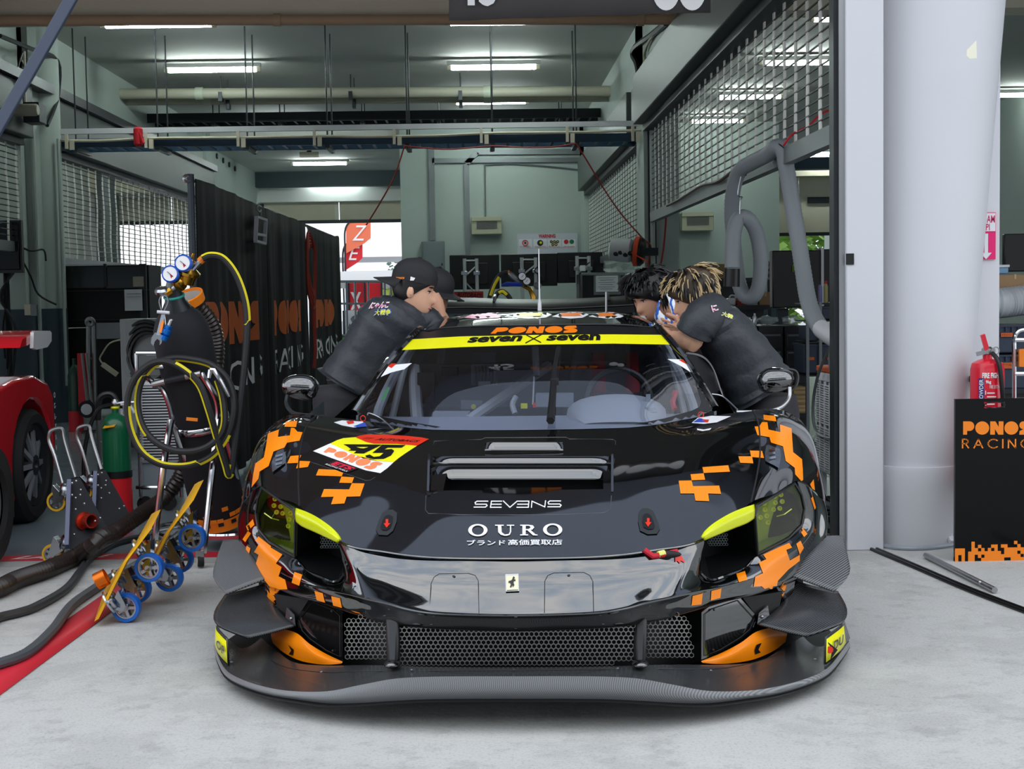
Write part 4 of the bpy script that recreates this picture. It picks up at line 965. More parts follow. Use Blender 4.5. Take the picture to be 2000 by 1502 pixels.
for P in ([(545, 300), (1130, 305), (850, 440), (700, 435), (740, 400), (620, 395), (660, 375), (600, 330)], [(1130, 305), (1480, 310), (1420, 352), (1210, 352), (1160, 380), (1270, 372), (1310, 400), (1260, 470), (1150, 520), (1000, 525), (890, 500), (875, 470), (940, 455), (1000, 490), (1090, 480), (1150, 430), (980, 430)]):
    drape('number', poly2d([z_(P, *A5)], 8), M_DBLK, HOOD, off=.003)
drape('number', poly2d([z_([(740, 345), (920, 345), (850, 365), (800, 362)], *A5)], 8), M_YEL, HOOD, off=.0036)
dfat('PONOS', z_([(245, 415), (960, 690), (1150, 590), (330, 345)], *A5), M_DSAL, HOOD)
E_ = drape('series_sticker', poly2d([z_([(255, 600), (430, 538), (775, 660), (600, 722)], *A5)], 8), mat('decal_maroon', (40, 16, 20), .4), HOOD, off=.0022)
dtext('ETS', z_([(345, 600), (640, 690), (735, 660), (420, 550)], *A5), mat('decal_crimson', (222, 30, 60), .4), HOOD, bold=.05, shear=.2)
dtext('RACING FUELS', z_([(270, 605), (590, 715), (615, 700), (300, 590)], *A5), M_DWHT, HOOD)
pts = z_([(20, 545), (300, 640), (600, 740), (880, 835), (950, 830), (1100, 735)], *A5)
def dline(px, r, m, parent, tree=None, name='outline'):
    P = []
    for u, v in px:
        d = ray(u, v).normalized(); loc, n, i, ds = (tree or T_BODY).ray_cast(CAMPOS, d)
        if loc is not None: P.append(CI @ loc)
    return cobj(name, MB().tube(P, r, 4), m, parent)
M_EDGE = mat('clear_edge', (70, 70, 72), .3)
dline([p for a, b in zip(pts, pts[1:]) for p in ((a), ((a[0]+b[0])/2, (a[1]+b[1])/2))], .0009, M_EDGE, HOOD)
A6 = (820, 840, 5.0)
pts = z_([(60, 640), (55, 780), (85, 815), (400, 828), (960, 830), (1400, 825), (1800, 808), (1860, 780), (1870, 640)], *A6); dline(pts, .0016, M_EDGE, HOOD, name='panel_outline')
pts = z_([(75, 610), (90, 350), (140, 110), (600, 92), (640, 75), (1430, 70), (1460, 88), (1890, 92), (1912, 110), (1895, 330)], *A6); dline(pts, .0014, M_EDGE, HOOD, name='panel_outline')
# SEVENS wordmark as strokes
def dstroke(strokes, w, m, parent, tree=None, name='lettering'):
    for s_ in strokes:
        P = []
        for a, b in zip(s_, s_[1:]):
            dx, dy = b[0]-a[0], b[1]-a[1]; L = math.hypot(dx, dy) or 1; nx, ny = -dy/L*w/2, dx/L*w/2; ex, ey = dx/L*w*.4, dy/L*w*.4
            P.append([(a[0]+nx-ex, a[1]+ny-ey), (a[0]-nx-ex, a[1]-ny-ey), (b[0]-nx+ex, b[1]-ny+ey), (b[0]+nx+ex, b[1]+ny+ey)])
        drape(name, poly2d(P, 10), m, parent, tree, off=.003)
sv = [[(665, 702), (560, 702), (540, 715), (545, 732), (650, 732), (658, 745), (640, 760), (530, 760)], [(800, 702), (700, 702), (690, 762), (795, 762)], [(695, 732), (795, 732)], [(815, 700), (880, 762), (950, 702)],
      [(950, 702), (1065, 702), (1060, 762), (948, 762)], [(955, 732), (1060, 732)], [(1090, 762), (1095, 702), (1220, 758), (1228, 698)], [(1375, 700), (1270, 700), (1252, 714), (1258, 730), (1365, 730), (1380, 742), (1368, 757), (1250, 757)]]
dstroke([z_(s_, *A6) for s_ in sv], 2.0, M_DWHT, HOOD)
# OURO, serif capitals
def ring2(cx, cy, rx, ry, tx, ty, n=28):
    o = ell(cx, cy, rx, ry, n); i = ell(cx, cy, rx-tx, ry-ty, n)
    return [[o[k], o[(k+1) % n], i[(k+1) % n], i[k]] for k in range(n)]
our = ring2(567, 985, 94, 60, 36, 14)+ring2(1297, 980, 94, 60, 36, 14)
our += [[(735, 932), (820, 932), (820, 942), (735, 942)], [(762, 940), (796, 940), (800, 1005), (830, 1028), (826, 1040), (790, 1030), (766, 1005)], [(826, 1028), (868, 1022), (880, 1000), (892, 1000), (880, 1030), (850, 1040), (822, 1040)], [(880, 940), (892, 940), (892, 1003), (880, 1003)], [(850, 932), (922, 932), (922, 942), (850, 942)],
        [(980, 932), (1060, 932), (1060, 942), (980, 942)], [(1002, 940), (1034, 940), (1034, 1028), (1002, 1028)], [(980, 1026), (1058, 1026), (1058, 1036), (980, 1036)], [(1060, 932), (1105, 938), (1118, 958), (1100, 980), (1060, 986), (1034, 986), (1034, 976), (1065, 974), (1082, 958), (1070, 943), (1034, 942)], [(1050, 986), (1080, 982), (1130, 1026), (1150, 1028), (1150, 1036), (1105, 1036)]]
for ks in (range(0, 28), range(28, 56), range(56, 61), range(61, len(our))): drape('letter', poly2d([z_(our[k], *A6) for k in ks], 10), M_DWHT, HOOD, off=.003)
dtext('ブランド', z_([(460, 1132), (835, 1132), (835, 1080), (460, 1080)], *A6), M_DWHT, HOOD, bold=.012)
dtext('高価買取店', z_([(862, 1132), (1390, 1128), (1390, 1074), (862, 1076)], *A6), M_DWHT, HOOD, bold=.012)
# bonnet pins
for P, c in (([(748, 1002), (757, 997), (768, 997), (776, 1003), (775, 1020), (768, 1038), (757, 1047), (740, 1046), (734, 1036), (740, 1018)], (756, 1026)), ([(1247, 1002), (1254, 994), (1266, 994), (1276, 1000), (1284, 1018), (1289, 1034), (1283, 1044), (1265, 1045), (1250, 1038), (1246, 1020)], (1265, 1024))):
    pn = drape('bonnet_pin_plate', poly2d([P], 9), mat('pin_grey', (46, 48, 50), .4), HOOD, off=.003)
    Q = [(c[0]+(x-c[0])*.55, c[1]+(y-c[1])*.6) for x, y in P]; drape('bonnet_pin', poly2d([Q], 9), M_SATIN, HOOD, off=.006)
    a = c; drape('red_arrow', poly2d([[(a[0]-2, a[1]-8), (a[0]+3, a[1]-8), (a[0]+3, a[1]), (a[0]+7, a[1]), (a[0], a[1]+9), (a[0]-6, a[1]), (a[0]-2, a[1])]], 6), M_DRED, HOOD, off=.008)
# tow strap slot
def onbody(u, v, off=.0): 
    d = ray(u, v).normalized(); loc, n, i, ds = T_BODY.ray_cast(CAMPOS, d)
    for dv in (3, -3, 6, -6, 10, -10, 15, 20):
        if loc is None: loc = T_BODY.ray_cast(CAMPOS, ray(u, v+dv).normalized())[0]
    return CI @ loc + V3(0, -off, off*.3)
_c = onbody(1290, 1080, .0); cobj('strap_slot', MB().ball(_c, (.066, .014, .014), 18, 8), M_MATTE, HOOD)
TS = cobj('tow_strap', MB().tube([onbody(u, v, .012) for u, v in ((1258, 1078), (1275, 1081), (1295, 1081), (1312, 1077), (1322, 1072))], .009, 8), mat('strap_red', (190, 16, 40), .6), HOOD)
cobj('strap_band', MB().tube([onbody(1285, 1081, .012), onbody(1297, 1081, .012)], .0105, 8), mat('strap_yellow', (222, 224, 120), .6), TS)
drape('red_arrow', poly2d([[(1317, 1084), (1326, 1087), (1330, 1084), (1332, 1090), (1338, 1100), (1328, 1095), (1328, 1102), (1322, 1096), (1318, 1098)]], 6), M_DRED, BUMP, off=.003)
# badge with a rearing horse
BD = drape('badge', poly2d([[(987, 1122), (1013, 1121), (1014, 1156), (988, 1157)]], 7), M_STEEL, BUMP, off=.004)
drape('badge_face', poly2d([[(989, 1126), (1012, 1125), (1012, 1154), (990, 1155)]], 7), mat('badge_cream', (232, 226, 190), .4), BUMP, off=.006)
hs = [(996, 1150), (998, 1144), (996, 1140), (993, 1141), (994, 1137), (998, 1136), (1001, 1133), (1002, 1129), (1004, 1127), (1006, 1130), (1004, 1133), (1007, 1134), (1007, 1137), (1004, 1137), (1003, 1141), (1005, 1145), (1002, 1150), (1001, 1145), (999, 1150)]
drape('badge_horse', poly2d([hs], 5), M_DBLK, BUMP, off=.008)
for P in ([(837, 1228), (842, 1140), (848, 1127), (858, 1121), (915, 1120), (928, 1124), (934, 1134), (936, 1229)], [(1063, 1228), (1064, 1135), (1070, 1124), (1082, 1119), (1140, 1118), (1152, 1124), (1158, 1136), (1160, 1226)]):
    Q = [p for a, b in zip(P, P[1:]) for p in (a, ((a[0]*2+b[0])/3, (a[1]*2+b[1])/3), ((a[0]+b[0]*2)/3, (a[1]+b[1]*2)/3))]+[P[-1]]
    dline(Q, .0012, M_MATTE, BUMP, name='tow_flap_line')
    c = ((P[3][0]+P[4][0])/2, P[3][1]+5); drape('fastener', poly2d([ell(c[0], c[1], 3, 2, 10)], 6), M_SATIN, BUMP, off=.003)
# side lamps on the wings
for sgn, P in ((-1, [(556, 888), (558, 884), (536, 896), (532, 905), (533, 925), (540, 920), (557, 907), (558, 895)]), (1, [(1497, 873), (1503, 871), (1522, 879), (1525, 890), (1520, 917), (1512, 912), (1495, 903), (1494, 890)])):
    w_ = WINGS[0 if sgn < 0 else 1]; c = (sum(p[0] for p in P)/8, sum(p[1] for p in P)/8)
    drape('marker_lamp', poly2d([P], 7), mat('lamp_clear', (120, 124, 130), .08, metal=.7, noise=.5, nscale=60), w_, off=.006)
    for k in range(3):
        drape('lamp_facet', poly2d([[(c[0]-6, c[1]-10+k*8), (c[0]+6, c[1]-13+k*8), (c[0]+6, c[1]-9+k*8), (c[0]-6, c[1]-6+k*8)]], 7), M_CHROME, w_, off=.009)
# stickers beside the cowl
for P, m in (([(652, 826), (668, 822), (700, 824), (708, 824), (717, 834), (690, 836), (668, 832)], M_DWHT), ([(690, 834), (712, 826), (717, 834), (700, 836)], M_DBLU), ([(676, 824), (690, 823), (692, 828), (680, 830)], M_DRED), ([(1351, 827), (1363, 817), (1372, 816), (1390, 813), (1428, 814), (1400, 826), (1375, 829)], M_DWHT), ([(1354, 826), (1365, 818), (1372, 819), (1378, 826)], M_DBLU), ([(1370, 820), (1385, 821), (1383, 826), (1374, 826)], M_DRED), ([(1361, 838), (1375, 840), (1390, 837), (1386, 841), (1372, 843), (1362, 841)], M_DWHT)):
    drape('cowl_sticker', poly2d([P], 7), m, HOOD, off=.0022 if m is M_DWHT else .003)
for u, v in ((709, 819), (1369, 812)):
    c = onbody(u, v+4, 0); cobj('pull_ring', MB().torus(c+V3(0, 0, .012), (.2, 1, 0), .011, .0018, 14, 5), M_DRED, HOOD)
cobj('pull_cable', MB().tube(smooth_path([onbody(718, 822, .0)+V3(0, 0, .03), onbody(722, 818, 0)+V3(0, 0, .035), onbody(745, 824, 0)+V3(0, 0, .02), onbody(768, 838, 0)], 5), .003, 6), M_STEEL, HOOD)
# windscreen print
dgl = lambda n, P, m, off=.0018: drape(n, poly2d([P], 12), m, WSC, T_GLASS, off)
SB = dgl('visor_strip', [(818, 646), (900, 641), (1050, 637), (1180, 637), (1278, 641), (1296, 654), (1050, 656), (900, 660), (800, 666)], M_SATIN)
dgl('yellow_strip', [(798, 664), (900, 658), (1050, 655), (1200, 654), (1297, 655), (1315, 674), (1200, 672), (1050, 674), (900, 679), (779, 685)], M_YEL, .0022)
dfat('PONOS', [(958, 653), (1128, 651), (1127, 637), (970, 641)], M_DORG, WSC, T_GLASS)
dtext('seven', [(912, 671), (1018, 668), (1022, 656), (916, 660)], M_DBLK, WSC, T_GLASS, bold=.045, shear=.12)
dtext('seven', [(1066, 667), (1174, 666), (1172, 654), (1070, 656)], M_DBLK, WSC, T_GLASS, bold=.045, shear=.12)
dstroke([[(1029, 656), (1056, 670)], [(1057, 655), (1027, 671)]], 2.2, M_DBLK, WSC, T_GLASS)
# frit border
for P in ([(690, 812), (720, 826), (783, 835), (860, 838), (860, 834), (790, 823), (750, 815), (722, 808), (715, 798), (722, 782), (744, 737), (775, 705), (800, 668), (812, 646), (760, 715), (720, 775)],
          [(1400, 803), (1385, 812), (1325, 826), (1240, 833), (1240, 829), (1300, 817), (1352, 802), (1366, 795), (1370, 784), (1353, 730), (1340, 705), (1312, 668), (1296, 652), (1340, 706), (1370, 750)]):
    dgl('frit_border', P, M_DBLK, .0012)
for P in ([(744, 737), (760, 714), (805, 710), (790, 722), (765, 728)], [(1303, 702), (1335, 703), (1349, 728), (1330, 716)]): dgl('corner_sticker', P, M_DWHT, .002)
for P in ([(758, 716), (765, 711), (775, 711), (765, 720)], [(1325, 704), (1335, 703), (1340, 712)]): dgl('corner_sticker', P, M_DRED, .003)
M_DGRY = mat('decal_silver', (168, 170, 172), .5)
drape('green_tag', poly2d([[(747, 772), (757, 754), (761, 757), (754, 770), (750, 781), (744, 782)]], 8), mat('tag_green', (90, 170, 110), .5), WSC, T_GLASS, off=-.002)
# roof graphic: coloured team artwork in bold characters
rq = lambda P, m, off: drape('roof_graphic', poly2d([[(u, v+3) for u, v in P]], 10), m, ROOF, T_ROOF, off)
for x0, x1, m in ((880, 985, M_DPNK), (985, 1078, M_DWHT), (1078, 1150, M_DWHT), (1150, 1224, M_DWHT)): rq([(x0, 616), (x0+14, 610), ((x0+x1)/2, 607), (x1-10, 608), (x1, 612), (x1-12, 618), ((x0+x1)/2, 620)], m, .0016)
for x0, x1, m in ((905, 975, M_DPNK), (1000, 1070, M_YEL), (1085, 1145, M_DORG), (1158, 1212, M_DORG)): rq([(x0, 614), (x0+8, 609), (x1-8, 608.6), (x1, 613), (x1-8, 615), (x0+10, 616)], m, .0024)
for x0 in (990, 1072, 1146, 1204): rq([(x0, 611), (x0+8, 608), (x0+14, 613), (x0+4, 617)], M_DBLU, .003)
# ================================================================ lamps, pipes and trays under the ceiling
def tube_lamp(u0, u1, v, z, label, grp=None, proto=[None], hang=0):
    um = (u0+u1)/2; p = atZ(um, v, z); L = (u1-u0)/FPX*((p-CAMPOS).dot(_f))
    if proto[0] is None:
        t = thing('tube_lamp', label, 'lamp', p, 0, 'fluorescent battens under the ceiling'); proto[0] = (t, L)
        obj('batten', MB().box((0, 0, .055), (L+.12, .09, .05)), mat('batten_white', (205, 208, 206), .5), t, world=False, bevel=.006)
        obj('tube', MB().tube([(-L/2, 0, 0), (L/2, 0, 0)], .028, 10), M_TUBE, t, world=False)
        for s_ in (-1, 1): obj('lamp_holder', MB().box((s_*(L/2+.03), 0, .01), (.05, .05, .07)), M_CREAM, t, world=False)
        return t
    t = dup(proto[0][0], p, 0, label); t.scale = (L/proto[0][1], 1, 1); WM[t.name] = Matrix.Translation(p)
    return t
for a in ((208, 412, 49, 'lit tube lamp nearest the open door, above the shelving cart side'), (330, 500, 137, 'lit tube lamp second from the door on the gas bottle side'), (477, 607, 245, 'lit tube lamp partly behind the black cable tray'),
          (880, 1070, 44, 'lit tube lamp just under the dark grey team banner'), (882, 1046, 132, 'lit tube lamp second behind the banner, over the car roof'), (892, 1026, 200, 'lit tube lamp crossed by the pale ceiling pipes'), (894, 1019, 240, 'lit tube lamp deepest in the bay above the monitors')):
    tube_lamp(a[0], a[1], a[2], 4.08, a[3])
tube_lamp(574, 676, 320, 3.85, 'lit tube lamp nearer of two in the rear passage'); tube_lamp(606, 700, 345, 3.85, 'lit tube lamp farther of two in the rear passage')
for a in ((1490, 1660, 123, 'lit tube lamp in the next bay, nearest of three behind the lattice'), (1406, 1524, 190, 'lit tube lamp in the next bay, middle one behind the lattice'), (1352, 1450, 237, 'lit tube lamp in the next bay, deepest behind the lattice'),
          (1578, 1650, 300, 'lit tube lamp above the big grey hose in the next bay'), (1546, 1604, 327, 'lit tube lamp beside the top of the grey hose'), (1590, 1720, 37, 'lit tube lamp at the top edge of the lattice'), (1952, 2060, 186, 'lit tube lamp beyond the white round column')):
    tube_lamp(a[0], a[1], a[2], 4.08, a[3])
for k, y in enumerate((14.0, 19.0, 24.0)): t_ = tube_lamp(200, 300, 60, 4.08, ('nearest', 'middle', 'deepest')[k]+' added unseen tube lamp past the pit cart lattice'); t_.location = (-6.0, y, 4.08); t_.scale = (1, 1, 1)  # unseen lamps, added to brighten the bay behind the lattice
def alongx(x0, x1, p0, p1): return p0, p1
lb = thing('ceiling_pipe', 'brown stained water pipe along the beam over the door', 'pipe', (-1, 12.5, 3.72))
p0, p1 = atY(-40, 40, 12.45), atY(1328, 38, 12.45)
obj('pipe_run', MB().tube([p0, p1], .045, 12), M_PIPEB, lb)
for u in (538, 1250): q_ = p0.lerp(p1, (u+40)/1368); obj('pipe_joint', MB().tube([q_-Vector((.03, 0, 0)), q_+Vector((.03, 0, 0))], .056, 12), M_PIPEB, lb)
obj('drop_bend', MB().tube(smooth_path([p1, p1+Vector((.02, .1, -.02)), p1+Vector((0, .35, -.12))], 4), .05, 10), M_PIPEB, lb)
obj('gap_shade', MB().mm((-12, 13.2, 3.84), (XR, 13.3, 3.92)), M_DKST, lb)  # dark bar standing in for the shaded gap between beam and pipe
for k, (va, vb, r, lab) in enumerate((( 184, 178, .07, 'pale grey drain pipe, upper of the pair under the ceiling'), (200, 192, .045, 'pale grey drain pipe, thinner lower one of the pair'))):
    Y = 19.0+.3*k; p0, p1 = atY(157+k*22, va, Y), atY(1226-k*8, vb, Y)
    t = thing('drain_pipe', lab, 'pipe', p0); obj('pipe_run', MB().tube([p0, p1], r, 12), M_PIPE, t)
    for u in (388, 950): 
        q_ = p0.lerp(p1, (u-157)/1069); obj('pipe_joint', MB().tube([q_-Vector((.05, 0, 0)), q_+Vector((.05, 0, 0))], r*1.18, 12), mat('joint_green', (178, 186, 166), .5), t)
    obj('end_cap', MB().tube([p0-Vector((.02, 0, 0)), p0+Vector((.05, 0, 0))], r*1.25, 12), M_PIPE, t)
    for u in (430, 683, 897):
        q_ = p0.lerp(p1, (u-157)/1069); obj('hanger', MB().box(q_+Vector((0, -.02, -.05)), (.05, .12, .12)), M_DKST, t); obj('hanger_rod', MB().bar(q_, (q_.x, q_.y, ZC), .008, 5), M_DKST, t)
def tray(name, lab, u0, v0, u1, v1, Y, h, d, m, rods=()):
    t = thing(name, lab, 'cable tray', atY(u0, v0, Y)); a, b = atY(u0, v0, Y), atY(u1, v1, Y)
    for k in (0, 1): obj('tray_rail', MB().strut(a+Vector((0, k*d, 0)), b+Vector((0, k*d, 0)), .02, h), m, t)
    n = int((b-a).length/.16); mb = MB()
    for k in range(1, n): q_ = a.lerp(b, k/n); mb.strut(q_+Vector((0, 0, -h*.35)), q_+Vector((0, d, -h*.35)), .03, .015)
    obj('tray_rung', mb, m, t, kind='stuff')
    for u, vt in rods:
        q_ = a.lerp(b, (u-u0)/(u1-u0)); 
        for k in (0, 1): obj('hanger_rod', MB().bar(q_+Vector((0, k*d, -h)), (q_.x, q_.y+k*d, ZC), .009, 5), M_DKST, t)
        obj('hanger_foot', MB().box(q_+Vector((0, d/2, -h*.7)), (.05, d+.1, .04)), M_DKST, t)
    return t
tray('cable_tray', 'black ladder cable tray high behind the pale pipes', 235, 232, 1200, 220, 20.5, .13, .5, M_DKST, ((415, 0), (545, 0), (705, 0), (855, 0), (1095, 0)))
TB = tray('cable_tray', 'dark blue ladder cable tray hung across the bay on long rods', 78, 281, 1255, 268, 15.6, .09, .5, M_BLUE, ((148, 90), (307, 90), (481, 90), (637, 90), (793, 90), (960, 90), (1125, 90)))
a, b = atY(72, 258, 15.5), atY(1255, 241, 15.5)
t = thing('white_conduit_bar', 'white square conduit running above the blue cable tray', 'conduit', a); obj('conduit_run', MB().strut(a, b, .05, .055), M_WHITE, t)
t2 = thing('air_line', 'cream air line clipped along the blue cable tray', 'pipe', atY(75, 272, 15.45))
obj('pipe_run', MB().tube(smooth_path([atY(u, v, 15.45) for u, v in ((75, 273), (190, 275), (300, 270), (460, 269), (640, 266), (700, 267), (850, 265), (960, 260), (1150, 258), (1255, 254))], 4), .016, 6), M_CREAM, t2)
for u in (130, 285, 465, 614, 770, 940, 1108, 1236):
    c = atY(u, 276-(u-130)*.014, 15.4); obj('clip', MB().box(c, (.03, .03, .16)), M_CREAM, t2); obj('clip', MB().box(c+Vector((.055, 0, -.04)), (.045, .03, .1)), M_CREAM, t2)
t3 = thing('red_valve', 'small red valve on the air line over the bay', 'valve', atY(270, 265, 15.4)); obj('valve_body', MB().lathe([(.03, -.1), (.05, -.08), (.05, .08), (.03, .1)], atY(270, 267, 15.38), (0, 0, 1), 12), M_INKR, t3); obj('valve_lever', MB().strut(atY(272, 258, 15.35), atY(280, 280, 15.33), .03, .02), M_INKR, t3)
# red cord slung from the tray to the curtain and the wall
rc = thing('hanging_rope', 'thin red cord drooping from the blue cable tray', 'rope', atY(790, 285, 15.2))
for n_, P in (('cord_run', [(715, 440), (740, 400), (770, 345), (790, 285)]), ('cord_run', [(790, 285), (840, 290), (890, 291), (960, 285), (1020, 288), (1080, 287), (1125, 280)]), ('cord_run', [(1125, 280), (1150, 320), (1180, 370), (1215, 420), (1255, 465), (1271, 480), (1268, 505), (1260, 540)])):
    obj(n_, MB().tube(smooth_path([atY(u, v, 15.15) for u, v in P], 4), .008, 5), M_REDC, rc)
# cables and small fittings on the right wall line
cb = thing('wall_cable_run', 'black cable bundle climbing the corner above the shutter hood', 'cable', atX(1262, 100, XR-.04))
obj('cable_run', MB().tube(smooth_path([atX(u, v, XR-.05) for u, v in ((1300, 45), (1270, 70), (1240, 92), (1236, 110), (1245, 130), (1250, 180), (1253, 200))], 4), .03, 6), M_BLACK, cb)
obj('cable_run', MB().tube(smooth_path([atX(u, v, XR-.05) for u, v in ((1296, 38), (1262, 92), (1259, 130), (1260, 200), (1262, 210))], 4), .018, 6), M_PIPE, cb)
obj('junction_box', MB().box(atX(1243, 205, XR-.05), (.08, .3, .35)), M_DKST, cb)
# motor and wiring at the left shutter head
t = thing('shutter_motor', 'shutter motor and wiring above the middle pillar', 'motor', (XL+.15, 14.6, 3.1))
obj('motor_box', MB().box(atX(68, 222, XL+.26), (.16, .25, .2)), M_DKST, t, bevel=.01); obj('motor_can', MB().lathe([(.05, -.12), (.06, -.1), (.06, .1), (.05, .12)], atX(50, 215, XL+.28), (1, 0, 0), 12), M_PIPE, t)
obj('wire', MB().tube(smooth_path([atX(u, v, XL+.17) for u, v in ((45, 100), (38, 120), (33, 150), (45, 165), (46, 130), (40, 115))], 4), .008, 5), M_DKST, t)
obj('conduit', MB().bar(atX(46, 100, XL+.17), atX(48, 200, XL+.17), .018, 6), M_PIPE, t)
obj('conduit', MB().tube(smooth_path([atX(u, v, XL+.2) for u, v in ((0, 70), (60, 95), (112, 118), (114, 180), (105, 215), (92, 245))], 4), .022, 6), M_DKST, t)
bm_ = thing('boom_pole', 'slate blue boom bar slanting across the top corner', 'pole', atY(75, 132, 6.3))
obj('boom', MB().strut(atY(385, -436, 6.42), atY(-330, 824, 6.1), .05, .03, up=(0, 1, 0)), mat('boom_slate', (62, 72, 90), .45), bm_, bevel=.004)
t = thing('exit_light', 'small beige emergency lamp in the rear passage', 'lamp', atZ(604, 302, 3.85)); obj('lamp_body', MB().box(atZ(604, 302, 3.86), (.34, .1, .09)), M_CREAM, t, bevel=.01); obj('lamp_bracket', MB().box(atZ(604, 298, 3.9), (.08, .05, .06)), M_DKST, t)
# ================================================================ black curtain with the team's name
CX = -1.81
def curtain_pt(y, z, amp=1.0):
    f = .024*math.sin(y*7.2)+.010*math.sin(y*15.3+1)+.004*math.sin(y*31+z*1.2)
    return Vector((CX+f*amp*(.35+.65*min(1, (2.05-z)/1.6)), y, z))
M_CLOTH = mat('curtain_black', (15, 15, 17), .85, bump=.2, bscale=30)
CUR = thing('team_curtain', 'black fabric curtain wall printed with the team name in orange and white', 'curtain', (CX, 13.5, 0))
for y0, y1, dz in ((9.35, 12.27, 0), (12.26, 15.05, 0), (15.3, 18.7, 0)):
    n = 90; G = []
    for j in range(12):
        z = .03+2.03*j/11
        G.append([curtain_pt(y0+(y1-y0)*i/n, z+.008*math.sin((y0+(y1-y0)*i/n)*1.4)*(j/11)) for i in range(n+1)])
    P_ = obj('curtain_panel', MB().grid(G), M_CLOTH, CUR, solid=.004)
    L = y1-y0
    def onc(V, ya, yb, za, zb): return [curtain_pt(ya+(yb-ya)*p[0], za+(zb-za)*p[1])+Vector((.006, 0, 0)) for p in V]
    pf, _a = fat_letters('PONOS'); V, F = poly2d(pf, .03)
    ya, yb = y0+L*(.05 if y0 < 12 else .14), y0+L*.80
    obj('team_lettering', MB().add(onc(V, ya, yb, .96, 1.27), F), mat('curtain_orange', (206, 100, 40), .8), P_)
    ps, _a = stroke_letters('RACING', .14); cs_ = (8, 3, 10, 1, 3, 12); LTS = [ps[sum(cs_[:k]):sum(cs_[:k+1])] for k in range(6)]
    for LT in LTS: V, F = poly2d(LT, .03); obj('letter', MB().add(onc(V, ya+.02, yb+.22, .63, .82), F), M_WHITEP, P_)
M_POLE = mat('pole_slate', (52, 60, 72), .5)
for y in (9.3, 12.28, 15.17, 18.75): obj('curtain_pole', MB().tube([(CX-.03, y, 0), (CX-.03, y, 2.09)], .022, 8), M_POLE, CUR)
obj('top_rail', MB().tube([(CX-.03, 9.27, 2.06), (CX-.03, 18.8, 2.06)], .014, 6), M_POLE, CUR)
obj('pole_knob', MB().torus((CX-.05, 9.28, 2.06), (0, 1, 0), .02, .01, 12, 6), M_STEEL, CUR)
t = thing('clip_frame', 'small silver frame hanging from a hook on the black curtain', 'frame', atX(510, 450, CX+.05))
ft = [atX(u, v, CX+.06) for u, v in ((501, 424), (519, 430), (517, 476), (499, 471))]
mb = MB()
for a, b in zip(ft, ft[1:]+ft[:1]): mb.strut(a, b, .03, .02)
obj('frame_bar', mb, M_WHITE, t); obj('cross_bar', MB().strut(atX(500, 457, CX+.06), atX(518, 460, CX+.06), .02, .02), M_WHITE, t)
obj('hook', MB().tube(smooth_path([atX(u, v, CX+.06) for u, v in ((505, 398), (502, 408), (507, 414), (510, 410), (509, 424))], 4), .006, 5), M_STEEL, t)
t = thing('red_rope_coil', 'red rope coil hanging in the gap between two curtain panels', 'rope', (CX+.02, 15.17, 1.2))
for k in range(6):
    mb = MB(); y = 15.12+.02*k; zt, zb = 1.98-.03*k, 1.18+.07*(k % 3)
    mb.tube(smooth_path([(CX+.03, y, zt), (CX+.07, y+.16, (zt+zb)/2+.2), (CX+.06, y+.12, zb+.1), (CX+.05, y, zb), (CX+.02, y-.14, zb+.25), (CX+.02, y-.13, (zt+zb)/2+.2)], 5, closed=True), .014, 6, closed=True); obj('rope_loop', mb, mat('rope_red', (150, 44, 30), .7), t)
obj('rope_tail', MB().tube(smooth_path([(CX+.05, 15.2, 1.25), (CX+.05, 15.25, 1.0), (CX+.06, 15.22, .72), (CX+.04, 15.2, .55)], 5), .02, 6), MATS['rope_red'], t)
obj('hook', MB().tube([(CX, 15.17, 2.06), (CX+.03, 15.17, 1.97)], .006, 5), M_STEEL, t)
# ================================================================ outside the rear door: tents, flags, rails, hedge
M_TENT = mat('tent_white', (244, 244, 246), .7)
t = thing('white_tent', 'big white pyramid tent beyond the rear door', 'tent', (-3.2, 46, 0))
cpk = Vector((-4.2, 46, 5.0)); cs = [Vector((-7.5, 43, 2.5)), Vector((-.6, 43, 2.5)), Vector((-.6, 50, 2.5)), Vector((-7.5, 50, 2.5))]
mb = MB()
for a, b in zip(cs, cs[1:]+cs[:1]): mb.grid(bicubic_tent(a, b, cpk) if False else [[a, b], [a.lerp(cpk, .4)-Vector((0, 0, .25)), b.lerp(cpk, .4)-Vector((0, 0, .25))], [cpk, cpk]])
obj('tent_roof', mb, M_TENT, t)
for p in cs: obj('tent_leg', MB().bar(p, (p.x, p.y, 0), .05, 6), M_STEEL, t)
t = thing('grey_canopy', 'grey folding canopy standing in front of the white tent', 'canopy', (-3.3, 38, 0))
a = [atY(560, 548, 38), atY(830, 546, 38)]; top = atY(728, 527, 38.5); c2 = [p+Vector((0, 3.0, .2)) for p in a]
mb = MB(); mb.add([a[0], a[1], c2[1], c2[0], top+Vector((-.6, .9, 0)), top+Vector((.6, .9, 0))], [(0, 1, 5, 4), (1, 2, 5), (2, 3, 4, 5), (3, 0, 4)]); mb.grid([[a[0], a[1]], [a[0]-Vector((0, 0, .22)), a[1]-Vector((0, 0, .22))]])
obj('canopy_top', mb, mat('canopy_grey', (176, 176, 176), .7), t)
for p in (a[0], a[1], c2[0], c2[1]): obj('canopy_leg', MB().bar(p, (p.x, p.y, 0), .03, 6), M_STEEL, t)
M_FLAG = mat('flag_red', (222, 40, 50), .7); M_FLAGO = mat('flag_orange', (238, 120, 84), .7)
